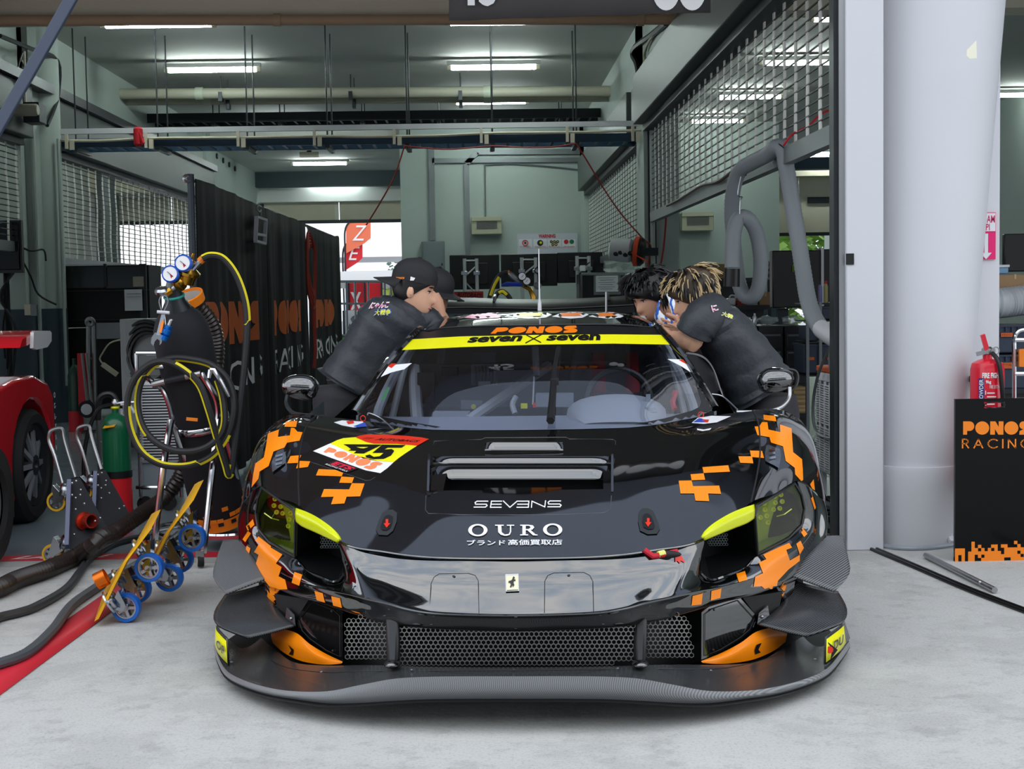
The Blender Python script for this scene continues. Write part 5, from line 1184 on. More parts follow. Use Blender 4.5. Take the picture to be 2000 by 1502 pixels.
def feather(u0, v0, u1, v1, Y, m, lab, ch):
    t = thing('feather_flag', lab, 'flag', atY(u0, v1, Y)); 
    a = [(0, 0), (0, .75), (.08, .92), (.3, 1), (.8, .98), (1, .9), (1, .45), (.75, .3)]
    mb = MB(); mb.prism([atY(u0+(u1-u0)*x, v1+(v0-v1)*z, Y) for x, z in a], (0, .02, 0)); obj('flag_cloth', mb, m, t)
    obj('flag_pole', MB().tube(smooth_path([(atY(u0, v1, Y).x, Y, 0), atY(u0-2, v1, Y), atY(u0-1, v0+(v1-v0)*.25, Y), atY(u0+(u1-u0)*.3, v0, Y)], 5), .03, 6), M_DKST, t)
    write(ch, atY(u0+(u1-u0)*.25, v0+(v1-v0)*.62, Y-.03), (atY(u1, v0, Y)-atY(u0, v0, Y))*.6, atY(u0, v0, Y)*.45-atY(u0, v1, Y)*.45, M_WHITEP, t, shear=.3)
feather(676, 429, 724, 495, 42.3, M_FLAGO, 'orange feather flag rising above the white tent', 'Z')
feather(672, 472, 708, 530, 42.4, M_FLAG, 'red feather flag beside the curtain end, under the orange one', 'E')
t = thing('red_flag_panel', 'red banner with white strokes behind the metal rail outside', 'banner', atY(700, 690, 36.5))
p0, p1 = atY(682, 640, 36.5), atY(712, 552, 36.5); obj('banner_post', MB().bar((p0.x, 36.5, 0), (p0.x, 36.5, p1.z), .03, 6), M_DKST, t); obj('banner_post', MB().bar((p1.x, 36.5, 0), (p1.x, 36.5, p1.z), .03, 6), M_DKST, t); obj('cloth', MB().mm((p0.x, 36.5, p0.z), (p1.x, 36.53, p1.z)), M_FLAG, t); write('X', (p0.x+.05, 36.47, p0.z+.45), (.28, 0, 0), (0, 0, .45), M_WHITEP, t, bold=.03)
t = thing('red_flag_panel', 'plain red banner left of the striding visitor', 'banner', atY(735, 600, 37)); p0, p1 = atY(712, 600, 37), atY(745, 552, 37); obj('banner_post', MB().bar((p0.x, 37, 0), (p0.x, 37, p1.z), .03, 6), M_DKST, t); obj('banner_post', MB().bar((p1.x, 37, 0), (p1.x, 37, p1.z), .03, 6), M_DKST, t); obj('cloth', MB().mm((p0.x, 37, p0.z), (p1.x, 37.03, p1.z)), M_FLAG, t)
t = thing('white_banner', 'white banner with grey lettering low behind the rail', 'banner', atY(710, 660, 36)); p0, p1 = atY(672, 655, 36), atY(762, 605, 36); obj('banner_post', MB().bar((p0.x, 36, 0), (p0.x, 36, p1.z), .03, 6), M_DKST, t); obj('banner_post', MB().bar((p1.x, 36, 0), (p1.x, 36, p1.z), .03, 6), M_DKST, t); obj('cloth', MB().mm((p0.x, 36, p0.z), (p1.x, 36.03, p1.z)), M_WHITEP, t); write('S', (p0.x+.1, 35.97, p0.z+.12), (.45, 0, 0), (0, 0, .4), M_GREYM, t, bold=.05, shear=.2)
t = thing('green_barrier', 'bright green low barrier outside the rear door', 'barrier', atY(700, 680, 35.8)); p0, p1 = atY(640, 682, 35.8), atY(770, 657, 35.8); obj('barrier_skirt', MB().mm((p0.x, 35.8, p0.z), (p1.x, 35.9, p1.z)), mat('barrier_green', (72, 200, 30), .6), t); obj('barrier_top', MB().mm((p0.x, 35.78, p1.z), (p1.x, 35.92, p1.z+.05)), M_DKST, t)
t = thing('crowd_rail', 'grey tube rail frame outside the rear door', 'rail', (-3.0, 35.4, 0))
zt = atY(700, 550, 35.4).z
for u in (677, 694, 720, 752, 764, 782): p = atY(u, 600, 35.4); obj('rail_post', MB().bar((p.x, 35.4, 0), (p.x, 35.4, zt), .03, 6), M_GREYM, t)
for v in (550, 593, 655): a, b = atY(660, v, 35.4), atY(790, v, 35.4); obj('rail_tube', MB().bar(a, b, .03, 6), M_GREYM, t)
def leafball(name, lab, c, r, m, n, seed, cat='tree', trunk=True):
    rnd = random.Random(seed); t = thing(name, lab, cat, (c[0], c[1], 0)); mb = MB()
    for k in range(n):
        a, b = rnd.uniform(0, 2*PI), math.acos(rnd.uniform(-1, 1)); q_ = Vector((math.cos(a)*math.sin(b)*r[0], math.sin(a)*math.sin(b)*r[1], math.cos(b)*r[2]))*rnd.uniform(.5, 1)
        p = Vector(c)+q_; s_ = rnd.uniform(.12, .28); d = Vector((rnd.uniform(-1, 1), rnd.uniform(-1, 1), rnd.uniform(-1, 1))).normalized(); x, y, _ = frame_of(d)
        mb.add([p+x*s_, p+y*s_*.6, p-x*s_, p-y*s_*.6], [(0, 1, 2, 3)])
    obj('crown', mb, m, t, kind='stuff')
    if trunk: obj('trunk', MB().tube([(c[0], c[1], 0), (c[0], c[1], c[2])], .15, 7), mat('bark', (90, 74, 60), .9), t)
M_LEAF = mat('leaf_green', (110, 150, 60), .6, noise=.3, nscale=3); M_LEAF2 = mat('leaf_pale', (150, 178, 110), .6, noise=.2, nscale=3)
leafball('tree', 'bushy green tree outside beyond the next bay', (8.6, 42, 2.6), (2.6, 1.6, 2.6), M_LEAF, 1600, 1)
leafball('tree', 'pale green tree at the far edge of the next bay opening', (15.5, 46, 2.8), (3, 1.6, 2.6), M_LEAF2, 1400, 2)
leafball('palm_tree', 'small yellow green palm beyond the rail outside', (-2.7, 44, 1.1), (.9, .8, .9), mat('leaf_lime', (184, 200, 96), .6, noise=.2), 400, 3)
leafball('tree', 'dull green tree showing past the tent slope', (-1.9, 60, 2.6), (2.0, 1.2, 1.6), mat('leaf_grey', (130, 154, 140), .7), 500, 4)
# ================================================================ equipment on the gas bottle side
M_RCAR = mat('car_red', (206, 18, 34), .12, coat=.8)
M_GREYPL = mat('white_gloss', (216, 218, 220), .25)
RC = thing('red_race_car', 'red race car with white wing plate in the next bay', 'race car', (-3.55, 7.2, 0))
pts = [(5.2, .12), (7.98, .12)]+[(8.4+.385*math.cos(a), .335+.385*math.sin(a)) for a in [PI*(1.13-.1*k) for k in range(12)]]+[(8.78, .2), (8.84, .45), (8.82, .72), (8.72, .80), (8.45, .86), (8.1, .85), (7.7, .80), (7.2, .72), (6.6, .68), (5.2, .62)]
mb = MB(); mb.prism([(-4.45, y, z) for y, z in pts], (1.83, 0, 0)); obj('body', mb, M_RCAR, RC, bevel=.05, sharp=30)
obj('white_stripe', MB().prism([(-2.95, y, z) for y, z in ((7.3, .765), (8.2, .865), (8.75, .81), (8.75, .79), (8.2, .85), (7.3, .74))], (.3, 0, 0)), M_GREYPL, RC)
obj('sill_panel', MB().mm((-2.63, 5.3, .1), (-2.60, 7.95, .2)), M_BLACK, RC); write('A', (-2.597, 7.72, .115), (0, .09, 0), (0, 0, .07), M_WHITEP, RC, bold=.03)
for k in range(7): write(('O', 'C-', 'L-', 'JFT', 'O-', 'W', 'BB')[k], (-2.612, 8.80, .70-.065*k), (0, .03, .0), (0, 0, .035), M_WHITEP, RC, bold=.03)
wl = obj('wheel', MB().lathe([(.02, .02), (.03, .05), (.06, .05), (.07, .0), (.19, -.05), (.2, .02), (.235, .04), (.235, -.2), (.02, -.2)], (-2.66, 8.4, .335), (1, 0, 0), 30), M_DKST, RC)
for k in range(10):
    a = 2*PI*k/10; d = Vector((0, math.cos(a), math.sin(a))); c = Vector((-2.64, 8.4, .335))
    obj('spoke', MB().strut(c+d*.04+Vector((.02, 0, 0)), c+d*.215+Vector((-.005, 0, 0)), .028, .02, up=(1, 0, 0)), mat('rim_silver', (150, 154, 160), .35, metal=.4), wl)
obj('tyre', MB().lathe([(.235, .03), (.25, .055), (.30, .06), (.328, .03), (.335, -.03), (.335, -.22), (.3, -.26), (.235, -.24)], (-2.66, 8.4, .335), (1, 0, 0), 40, cap=False), M_RUB, RC)
wg = obj('rear_wing', MB().prism([(-4.4, y, z) for y, z in ((8.15, 1.03), (8.2, 1.075), (8.35, 1.10), (8.5, 1.12), (8.48, 1.08), (8.3, 1.04))], (1.8, 0, 0)), M_RCAR, RC)
pe = [atX(u, v, -2.58) for u, v in ((66, 649), (70, 646), (98, 646), (101, 650), (101, 666), (93, 678), (72, 683), (65, 680))]
obj('wing_end_plate', MB().prism(pe, (-.02, 0, 0)), M_GREYPL, wg)
obj('wing_strut', MB().mm((-3.2, 8.3, .7), (-3.17, 8.45, 1.06)), M_BLACK, RC)
t = thing('loose_tyre', 'black race tyre cut off by the picture edge, resting on the apron', 'tyre', atZ(-30, 1125))
c = atZ(-28, 1128); obj('tread', MB().lathe([(.17, -.13), (.19, -.15), (.28, -.15), (.31, -.11), (.315, 0), (.31, .11), (.28, .15), (.19, .15), (.17, .13)], (c.x-.16, c.y+.2, .315), (1, 0, 0), 36, cap=False), M_RUB, t)
obj('rim', MB().lathe([(.02, -.1), (.175, -.12), (.175, .12), (.02, .1)], (c.x-.16, c.y+.2, .315), (1, 0, 0), 24), M_GREYM, t)
# monitor on the pillar
t = thing('wall_monitor', 'black flat monitor on a bracket beside the grey pillar', 'monitor', atY(10, 480, 14.6))
a, b = atY(-30, 528, 14.5), atY(37, 434, 14.5); obj('screen', MB().mm((a.x, 14.48, a.z), (b.x, 14.53, b.z)), mat('screen_off', (12, 16, 18), .15), t, bevel=.01); obj('bezel', MB().mm((a.x-.02, 14.5, a.z-.03), (b.x+.02, 14.56, b.z+.02)), M_BLACK, t)
obj('bracket', MB().bar(((a.x+b.x)/2, 14.6, .0), ((a.x+b.x)/2, 14.6, a.z+.2), .03, 8), M_DKST, t)
for k in range(4): obj('cable', MB().tube(smooth_path([atY(8+7*k, 530, 14.55), atY(14-5*k, 580, 14.5), atY(6+8*k, 640, 14.5), atY(10+4*k, 700+20*k, 14.55)], 4), .012, 5), M_BLACK, t)
t = thing('pillar_wires', 'thin black wires draped over the grey pillar', 'cable', atY(60, 500, 14.75))
obj('wire_run', MB().tube(smooth_path([atY(u, v, 14.72) for u, v in ((37, 480), (60, 490), (85, 488), (90, 510))], 4), .01, 5), M_BLACK, t); obj('wire_run', MB().tube(smooth_path([atY(u, v, 14.72) for u, v in ((37, 495), (60, 540), (75, 575), (110, 595))], 4), .01, 5), M_BLACK, t)
for k, u in enumerate((55, 67)): obj('switch_box', MB().box(atY(u, 605+k*1, 14.68), (.06, .05, .11)), M_CREAM if k == 0 else M_GREYM, t)
# black pit cart with clear panels
YC = 15.6
t = thing('pit_cart', 'tall black pit cart with clear upper panels and a paper notice', 'cart', atZ(200, 790))
P = lambda u, v, y=YC: atY(u, v, y)
def pbox(n, u0, v0, u1, v1, y, d, m, par, **kw):
    a, b = atY(u0, v1, y), atY(u1, v0, y); return obj(n, MB().mm((a.x, y, a.z), (b.x, y+d, b.z)), m, par, **kw)
pbox('back_panel', 118, 517, 290, 640, YC+.1, .6, M_INK, t); pbox('lower_panel', 122, 640, 296, 800, YC+.2, .6, M_INK, t)
for u in (122, 205, 282): pbox('post', u-2, 515, u+2, 800 if u != 205 else 560, YC, .05, M_DKST, t)
for v in (517, 568, 625, 632): pbox('rail', 118, v-2, 290, v+1, YC-.02, .06, M_GREYM if v == 568 else M_DKST, t)
pbox('clear_panel', 126, 520, 203, 563, YC+.02, .01, mat('dull_screen', (40, 44, 46), .15), t); pbox('clear_panel', 208, 520, 278, 563, YC+.02, .01, MATS['dull_screen'], t)
n_ = pbox('paper_notice', 244, 565, 277, 607, YC-.04, .01, M_PAPER, t)
for k in range(2): pbox('ruled_line', 247, 573+k*6, 275, 574.5+k*6, YC-.046, .004, M_GREYM, t)
pbox('steel_sheet', 188, 630, 236, 662, YC-.03, .02, M_GREYM, t); pbox('case_top', 260, 540, 280, 560, YC-.02, .05, mat('warm_grey', (150, 140, 130), .4), t)  # case top is a small warm grey block before the clear panel
t = thing('power_strip', 'pale power strip hanging on its cable in front of the pit cart', 'power strip', P(215, 725, YC-.1)); obj('strip_body', MB().strut(P(200, 711, YC-.05), P(229, 732, YC-.05), .04, .05), M_CREAM, t)
obj('strip_cable', MB().tube(smooth_path([P(u, v, YC-.05) for u, v in ((240, 663), (215, 670), (200, 690), (195, 702), (204, 714))], 4), .01, 5), M_CREAM, t)
# hand truck
YH = 14.2
t = thing('hand_truck', 'narrow chrome hand truck with small white wheel by the pit cart', 'hand truck', atZ(172, 805))
for u0, u1 in ((173, 173), (183, 186)): obj('rail', MB().bar(P(u0, 630, YH), P(u1, 800, YH), .025, 8), M_STEEL, t)
for v in (660, 700, 745): obj('crossbar', MB().bar(P(173, v, YH), P(185, v, YH), .015, 6), M_STEEL, t)
obj('top_ring', MB().torus(P(176, 629, YH-.02), (0, 1, .2), .035, .02, 14, 6), M_STEEL, t)
hw = obj('wheel', MB().lathe([(.085, -.03), (.085, .03)], P(171, 799, YH-.1), (0, 1, 0), 18), M_RUB, t); obj('hub', MB().lathe([(.055, -.04), (.02, -.045), (.0, -.045)], P(171, 799, YH-.1), (0, 1, 0), 14), M_WHITE, hw)
obj('foot_plate', MB().mm((P(165, 806, YH).x, YH-.15, .0), (P(190, 806, YH).x, YH, .02)), M_DKST, t)
t = thing('small_green_cylinder', 'small dark green gas cylinder with red base in the shade', 'gas cylinder', atZ(148, 800)); c = atY(148, 795, YH+.1)
obj('shell', MB().lathe([(.0, .0), (.07, .0), (.07, .55), (.05, .62), (.02, .66), (.02, .72)], (c.x, c.y, .005), n=14), mat('cyl_green_dark', (16, 60, 44), .4), t); obj('red_base', MB().lathe([(.073, 0), (.073, .2)], (c.x, c.y, .005), n=14), M_INKR, t)
for k, (u0, u1) in enumerate(((157, 167), (165, 178))): 
    pass
t = thing('red_hand_cart', 'red and chrome cart frame leaning by the small green cylinder', 'hand cart', atZ(166, 803)); obj('red_panel', MB().strut(P(160, 690, YH-.05), P(163, 795, YH-.05), .09, .02, up=(0, 1, 0)), M_INKR, t)
for d in (0, 9): obj('rail', MB().bar(P(160+d, 690, YH-.1), P(172+d, 800, YH-.1), .014, 6), M_STEEL, t)
# white cabinet
YW = 12.6
t = thing('white_cabinet', 'pale grey metal cabinet with a round cable reel behind the gas bottle', 'cabinet', atZ(275, 860))
pbox('body', 241, 622, 330, 858, YW, .5, mat('cabinet_grey', (176, 180, 178), .5), t, bevel=.008); pbox('door', 246, 627, 326, 735, YW-.012, .012, MATS['cabinet_grey'], t, bevel=.003)
pbox('base_rail', 241, 845, 330, 873, YW-.02, .4, M_DKST, t)
t2 = thing('cable_reel', 'black cable loops hung on the pale grey cabinet', 'cable', P(283, 690, YW-.1))
for k in range(4): obj('loop', MB().torus(P(286+k*2, 688+3*k, YW-.06-.02*k), (.5, 1, 0), .27-.02*k, .018, 24, 6), M_BLACK, t2)
# portable cooler with chrome trolley
YA = 8.75
t = thing('portable_cooler', 'white louvred air cooler standing on a chrome trolley behind the gas bottle', 'air conditioner', atZ(310, 985))
a, b = atY(276, 905, YA), atY(352, 745, YA)
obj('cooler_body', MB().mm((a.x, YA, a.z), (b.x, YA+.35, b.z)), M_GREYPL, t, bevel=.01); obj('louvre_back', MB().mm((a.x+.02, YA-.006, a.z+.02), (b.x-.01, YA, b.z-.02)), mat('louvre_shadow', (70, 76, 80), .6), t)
for k in range(26):
    z = a.z+.03+(b.z-a.z-.06)*k/25; obj('louvre_slat', MB().box(((a.x+b.x)/2, YA-.012, z), (b.x-a.x-.03, .016, .007)), M_GREYPL, t)
lo, l2 = atY(268, 955, YA), atY(392, 955, YA)
obj('lower_case', MB().mm((a.x, YA+.02, lo.z), (b.x+.1, YA+.36, a.z)), mat('case_grey', (140, 150, 156), .5), t)
for u in (266, 346): obj('trolley_post', MB().bar(atY(u, 690, YA-.05), (atY(u, 690, YA-.05).x, YA-.05, .09), .012, 8), M_CHROME, t)
for v in (690, 952): obj('trolley_rail', MB().bar(atY(266, v, YA-.05), atY(346, v, YA-.05), .014, 8), M_CHROME, t)
for u in (283, 330): p = atY(u, 985, YA-.02); w_ = obj('caster', MB().lathe([(.045, -.015), (.045, .015)], (p.x, p.y, .05), (0, 1, 0), 16), M_RUB, t)
# green and red gas cylinder
YG = 8.35
c = atZ(232, 1012); r = .082; z1 = atY(228, 845, c.y).z
t = thing('gas_cylinder', 'green gas cylinder with red lower half strapped to a small cart', 'gas cylinder', (c.x, c.y, 0))
zt = atY(228, 806, c.y).z; zm = atY(232, 925, c.y).z
obj('green_shell', MB().lathe([(r, zm-.01), (r, zt-.10), (r*.95, zt-.06), (r*.75, zt-.025), (r*.35, zt-.005), (.02, zt), (.02, zt+.03)], (c.x, c.y, 0), n=26), mat('cyl_green', (12, 96, 62), .3, coat=.3), t)
obj('red_base', MB().lathe([(r*1.03, .01), (r*1.03, zm)], (c.x, c.y, 0), n=26), mat('cyl_red', (214, 24, 36), .45), t)
obj('strap', MB().lathe([(r*1.08, zm-.02), (r*1.08, zm+.02)], (c.x, c.y, 0), n=26), M_BLACK, t)
obj('strap_tail', MB().strut((c.x-.02, c.y-r*1.06, zm), (c.x-.14, c.y-.02, zm+.005), .012, .035), M_BLACK, t)
obj('valve', MB().lathe([(.015, 0), (.022, .01), (.022, .03), (.012, .05)], (c.x, c.y, zt+.03), n=10), M_STEEL, t); obj('yellow_seal', MB().torus((c.x, c.y, zt+.03), (0, 0, 1), .02, .008, 12, 6), M_YEL, t)
obj('hose_fitting', MB().tube([(c.x, c.y, zt+.05), (c.x+.06, c.y-.02, zt+.06), (c.x+.13, c.y-.02, zt+.06)], .012, 8), M_STEEL, t); obj('valve_pipe', MB().tube(smooth_path([(c.x+.04, c.y-.02, zt+.05), (c.x+.09, c.y-.03, zt+.045), (c.x+.12, c.y-.03, zt)], 4), .009, 6), M_WHITE, t)
obj('paper_tag', MB().strut((c.x-.05, c.y-r*.86, zt-.075), (c.x+.02, c.y-r*.98, zt-.065), .05, .003, up=(0, -.4, 1)), mat('tag_orange', (238, 176, 30), .6), t)
ct = thing('cylinder_cart', 'black handled chrome cart carrying the green gas cylinder', 'cart', (c.x-.1, c.y+.1, 0))
hp = [(c.x-.13, c.y+.1, .03), (c.x-.13, c.y+.1, zt-.05), (c.x-.12, c.y+.1, zt+.06), (c.x-.09, c.y+.1, zt+.1), (c.x-.04, c.y+.1, zt+.1), (c.x-.01, c.y+.1, zt+.05), (c.x-.01, c.y+.1, .03)]
obj('rail', MB().tube(hp, .012, 8), M_STEEL, ct); obj('grip', MB().tube(smooth_path(hp[1:6], 4), .019, 8), M_BLACK, ct)
obj('base_plate', MB().mm((c.x-.16, c.y-.1, 0), (c.x+.1, c.y+.14, .012)), M_DKST, ct)
obj('air_hose', MB().tube(smooth_path([(c.x-.02, c.y-.02, zt+.05), (c.x-.09, c.y-.05, zt+.02), (c.x-.15, c.y-.06, zt-.12), (c.x-.18, c.y-.06, zt-.3), (c.x-.18, c.y-.04, .1)], 5), .012, 7), M_BLACK, ct)
# ---------------------------------------------------------------- casters and skates
M_BLUW = mat('caster_blue', (22, 98, 190), .4); M_YELW = mat('caster_yellow', (222, 170, 30), .45); M_ZINC = mat('zinc_plate', (186, 190, 196), .22, metal=1); M_GOLD = mat('gold_anodised', (250, 186, 16), .3, metal=.25)
def caster(par, base, nrm, wc, r, m, w=.035, name='caster'):
    """swivel at base on a plate with outward normal nrm, wheel centre wc, wheel axis along the view"""
    base, wc, n = Vector(base), Vector(wc), Vector(nrm).normalized(); ax = Vector((.12, 1, 0)).normalized()
    k = obj(name, MB().lathe([(.05, 0), (.05, .008), (.036, .012), (.036, .022), (.042, .028), (.03, .036)], base, n, 16), M_ZINC, par)
    mb = MB()
    for s_ in (-1, 1):
        o = ax*s_*(w/2+.006); f = frame_of(wc-base); side_ = (wc-base).normalized().cross(ax).normalized()
        q = [base+n*.034+side_*.042+o, base+n*.034-side_*.042+o, wc-side_*.014+o, wc+(wc-base).normalized()*.016+o, wc+side_*.014+o]
        mb.prism(q, ax*.003*s_)
    mb.prism([base+n*.034+side_*.036+ax*w*.6, base+n*.034-side_*.036+ax*w*.6, base+n*.034-side_*.036-ax*w*.6, base+n*.034+side_*.036-ax*w*.6], n*.004)
    obj('fork', mb, M_ZINC, k)
    obj('wheel', MB().lathe([(r*.76, -w/2), (r*.97, -w/2), (r, -w*.3), (r, w*.3), (r*.97, w/2), (r*.76, w/2)], wc, ax, 26, cap=False), m, k)
    mb = MB(); mb.lathe([(r*.66, -w*.42), (r*.78, -w*.42), (r*.78, w*.42), (r*.66, w*.42)], wc, ax, 22, cap=False); mb.lathe([(.004, -w*.5), (r*.26, -w*.5), (r*.26, w*.5), (.004, w*.5)], wc, ax, 12)
    fa, fb, _ = frame_of(ax)
    for i in range(5):
        d = fa*math.cos(i*2*PI/5)+fb*math.sin(i*2*PI/5); mb.strut(wc+d*r*.2, wc+d*r*.72, .012, w*.7, up=ax)
    obj('hub', mb, M_ZINC, k); obj('axle_bolt', MB().lathe([(.012, -w*.75), (.012, w*.75)], wc, ax, 8), M_STEEL, k)
    return k
def gold_skate(du, dv, dY, lab):
    A = lambda u, v, y: atY(u+du, v+dv, y+dY)
    t = thing('wheel_skate', lab, 'dolly', A(220, 1210, 5.75))
    q = [A(184, 1214, 5.62), A(240, 1100, 5.62), A(286, 1040, 5.72), A(306, 1000, 5.92), A(296, 1004, 6.02), A(262, 1065, 6.08), A(205, 1150, 6.05)]
    nn = Vector((.85, .1, .5)).normalized()
    obj('plate', MB().prism(q, nn*.02), M_GOLD, t)
    s0 = A(208, 1126, 5.7); obj('socket', MB().lathe([(.034, 0), (.034, .045), (.028, .045), (.028, 0)], s0+nn*.0, (-.85, -.1, -.4), 18, cap=False), mat('copper_orange', (214, 108, 22), .3, metal=.7), t)
    for (bu, bv, by), (wu, wv, wy) in (((208, 1180, 5.66), (247, 1186, 5.70)), ((226, 1136, 5.9), (268, 1150, 5.9)), ((266, 1078, 5.78), (292, 1108, 5.74))):
        caster(t, A(bu, bv, by)+nn*.01, nn, A(wu, wv, wy), .059, M_BLUW)
    return t
gold_skate(0, 0, 0, 'gold wheel skate with blue casters leaning out on the apron, nearer one')
gold_skate(84, -58, .32, 'gold wheel skate with blue casters beside the chrome stand, rear one')
def blue_skate(A, lab, sock):
    t = thing('wheel_skate', lab, 'dolly', A(150, 1090, 7.0)); M_NAVY = mat('skate_navy', (12, 13, 22), .55, spec=.3)
    q = [A(139, 937, 7.15), A(156, 933, 7.15), A(163, 948, 7.15), A(209, 1030, 7.05), A(207, 1038, 7.05), A(176, 1048, 7.0), A(155, 1074, 6.95), A(137, 1074, 6.95), A(131, 1060, 6.95), A(134, 958, 7.13)]
    obj('plate', MB().prism(q, (-.02, .05, .0)), M_NAVY, t)
    for u, v in ((149, 940), (141, 944), (158, 957), (141, 967), (148, 973), (157, 967), (165, 984), (148, 995), (134, 1050), (145, 1044), (186, 1018), (196, 1012)):
        obj('bolt', MB().ball(A(u, v, 7.06-(v-940)*.001), .007, 8, 5), M_STEEL, t)
    obj('edge_strip', MB().strut(A(136, 940, 7.12), A(131, 1068, 6.93), .02, .05), mat('skate_edge', (92, 98, 128), .4), t)
    if sock: s0 = A(163, 1018, 7.03); obj('socket', MB().lathe([(.046, 0), (.046, .012), (.036, .014), (.036, .07), (.029, .07), (.029, .01)], s0, (.75, -.65, .1), 20, cap=False), mat('copper_red', (206, 62, 40), .25, metal=.7), t)
    for (bu, bv), (wu, wv), y in (((131, 960), (112, 979), 7.15), ((132, 1062), (103, 1082), 7.0), ((160, 1052), (174, 1062), 7.08)):
        caster(t, A(bu, bv, y), (-.8, -.2, .2) if wu < 150 else (.5, .6, 0), A(wu, wv, y), .05, M_YELW, .034)
    hp = [A(128, 968, 7.16), A(108, 895, 7.2), A(96, 862, 7.22), A(97, 845, 7.22), A(104, 839, 7.22), A(116, 836, 7.22), A(123, 841, 7.22), A(127, 862, 7.21), A(148, 932, 7.16)]
    obj('handle', MB().tube(smooth_path(hp, 3), .009, 8), M_STEEL, t)
    return t
blue_skate(lambda u, v, y: atY(u, v, y), 'navy wheel skate with yellow casters and copper socket, front one', True)
blue_skate(lambda u, v, y: atY(u*.92+62, v*.9+78, y+.55), 'navy wheel skate with yellow casters half hidden behind the front one', False)
# ---------------------------------------------------------------- nitrogen bottle on its chrome stand
YN = 7.25
NB = thing('nitrogen_bottle', 'tall gas bottle in a black fabric sleeve leaning in a chrome stand', 'gas bottle', atZ(440, 1050))
B0, B1 = atY(431, 1018, 7.36), atY(351, 632, 7.0); ax = (B1-B0).normalized(); L = (B1-B0).length; R = .138
obj('sleeve', MB().lathe([(R*.9, 0), (R*.97, .005), (R, .02), (R*1.01, L*.5), (R*1.02, L*.92), (R*.96, L*.98), (R*.8, L*1.03), (R*.55, L*1.065), (R*.40, L*1.085)], B0, ax, 30), mat('sleeve_black', (26, 26, 32), .85, bump=.08, bscale=60), NB)
obj('orange_band', MB().lathe([(R*1.01, .005), (R*1.022, .07)], B0, ax, 30, cap=False), M_ORANGE, NB)
fa, fb, _ = frame_of(ax); rnd = random.Random(3)
for k in range(26):
    a = 2*PI*k/26+.1; z = .07+rnd.choice((0, .02, .04, .06)); d = fa*math.cos(a)+fb*math.sin(a); tdir = ax.cross(d); c = B0+ax*z+d*R*1.024
    mb = MB(); mb.prism([c-tdir*.016-ax*.011, c+tdir*.016-ax*.011, c+tdir*.016+ax*.011, c-tdir*.016+ax*.011], d*.002); obj('orange_pixel', mb, M_ORANGE, NB)
    if k % 2: c = B0+ax*.05+d*R*1.024; mb = MB(); mb.prism([c-tdir*.014-ax*.01, c+tdir*.014-ax*.01, c+tdir*.014+ax*.01, c-tdir*.014+ax*.01], d*.002); obj('black_pixel', mb, M_INK, NB)
NK = B0+ax*L*1.08
obj('neck_ring', MB().lathe([(.075, -.03), (.068, .0), (.05, .03), (.044, .06), (.04, .09)], NK, ax, 20), mat('neck_dark', (44, 48, 50), .35, metal=.6), NB); obj('green_collar', MB().torus(NK+ax*.055, ax, .046, .007, 18, 6), mat('collar_teal', (40, 160, 150), .5), NB)
obj('valve_body', MB().lathe([(.03, 0), (.034, .04), (.022, .07), (.02, .1)], NK+ax*.06, ax, 12), M_GREYM, NB); obj('hand_wheel', MB().lathe([(.02, 0), (.045, .004), (.048, .018), (.04, .03), (.01, .034)], atY(322, 573, 6.93), (-.1, -.3, 1), 14), M_ZINC, NB)
M_BRASS = mat('brass', (186, 142, 52), .25, metal=1)
RG_ = thing('gas_regulator', 'brass regulator with two blue rimmed gauges on the leaning bottle', 'regulator', atY(355, 545, 6.9))
obj('inlet', MB().tube([atY(326, 575, 6.92), atY(336, 567, 6.91), atY(350, 553, 6.9)], [.016, .012, .012], 10), M_STEEL, RG_); obj('inlet_nut', MB().lathe([(.018, -.015), (.018, .015)], atY(330, 570, 6.9), (.8, 0, .5), 6), M_BRASS, RG_)
obj('regulator_body', MB().lathe([(.02, -.05), (.042, -.045), (.046, -.005), (.058, 0), (.058, .014), (.035, .03), (.022, .045), (.022, .06), (.008, .075), (.007, .105)], atY(367, 535, 6.9), (.32, -.2, .9), 22), M_BRASS, RG_)
obj('lower_block', MB().lathe([(.026, -.03), (.03, -.02), (.03, .02), (.024, .03)], atY(350, 553, 6.88), (-.3, -.6, .5), 16), M_BRASS, RG_)
obj('gauge_stem', MB().bar(atY(355, 545, 6.88), atY(340, 528, 6.87), .012, 8), M_BRASS, RG_)
for u, v in ((333, 535), (358, 514)):
    c = atY(u, v, 6.84); nx = Vector((-.1, -1, .1)).normalized()
    g = obj('gauge', MB().lathe([(.0, -.03), (.03, -.03), (.041, -.025), (.042, .006), (.036, .012), (.034, .009)], c, nx, 24, cap=False), mat('gauge_blue', (22, 84, 186), .4), RG_)
    obj('dial', MB().lathe([(.035, .009), (.0, .0095)], c, nx, 20, cap=False), M_WHITEP, g); obj('needle', MB().strut(c+nx*.012+Vector((-.012, 0, .01)), c+nx*.012+Vector((.016, 0, -.014)), .003, .002), M_INK, g); obj('red_sector', MB().prism([c+nx*.011, c+nx*.011+Vector((.006, 0, -.026)), c+nx*.011+Vector((.022, 0, -.018))], nx*.001), M_INKR, g)
obj('outlet', MB().tube([atY(376, 527, 6.88), atY(390, 511, 6.88)], [.013, .015], 10), M_STEEL, RG_); obj('orange_clip', MB().tube([atY(390, 511, 6.88), atY(396, 505, 6.88)], .018, 10), M_ORANGE, RG_)
t = thing('spanner', 'steel open-ended spanner with an orange tag hung from the bottle neck', 'spanner', atY(312, 640, 6.8))
obj('shank', MB().strut(atY(320, 612, 6.82), atY(309, 655, 6.8), .018, .008, up=(0, 1, 0)), M_ZINC, t); c = atY(307, 662, 6.8)
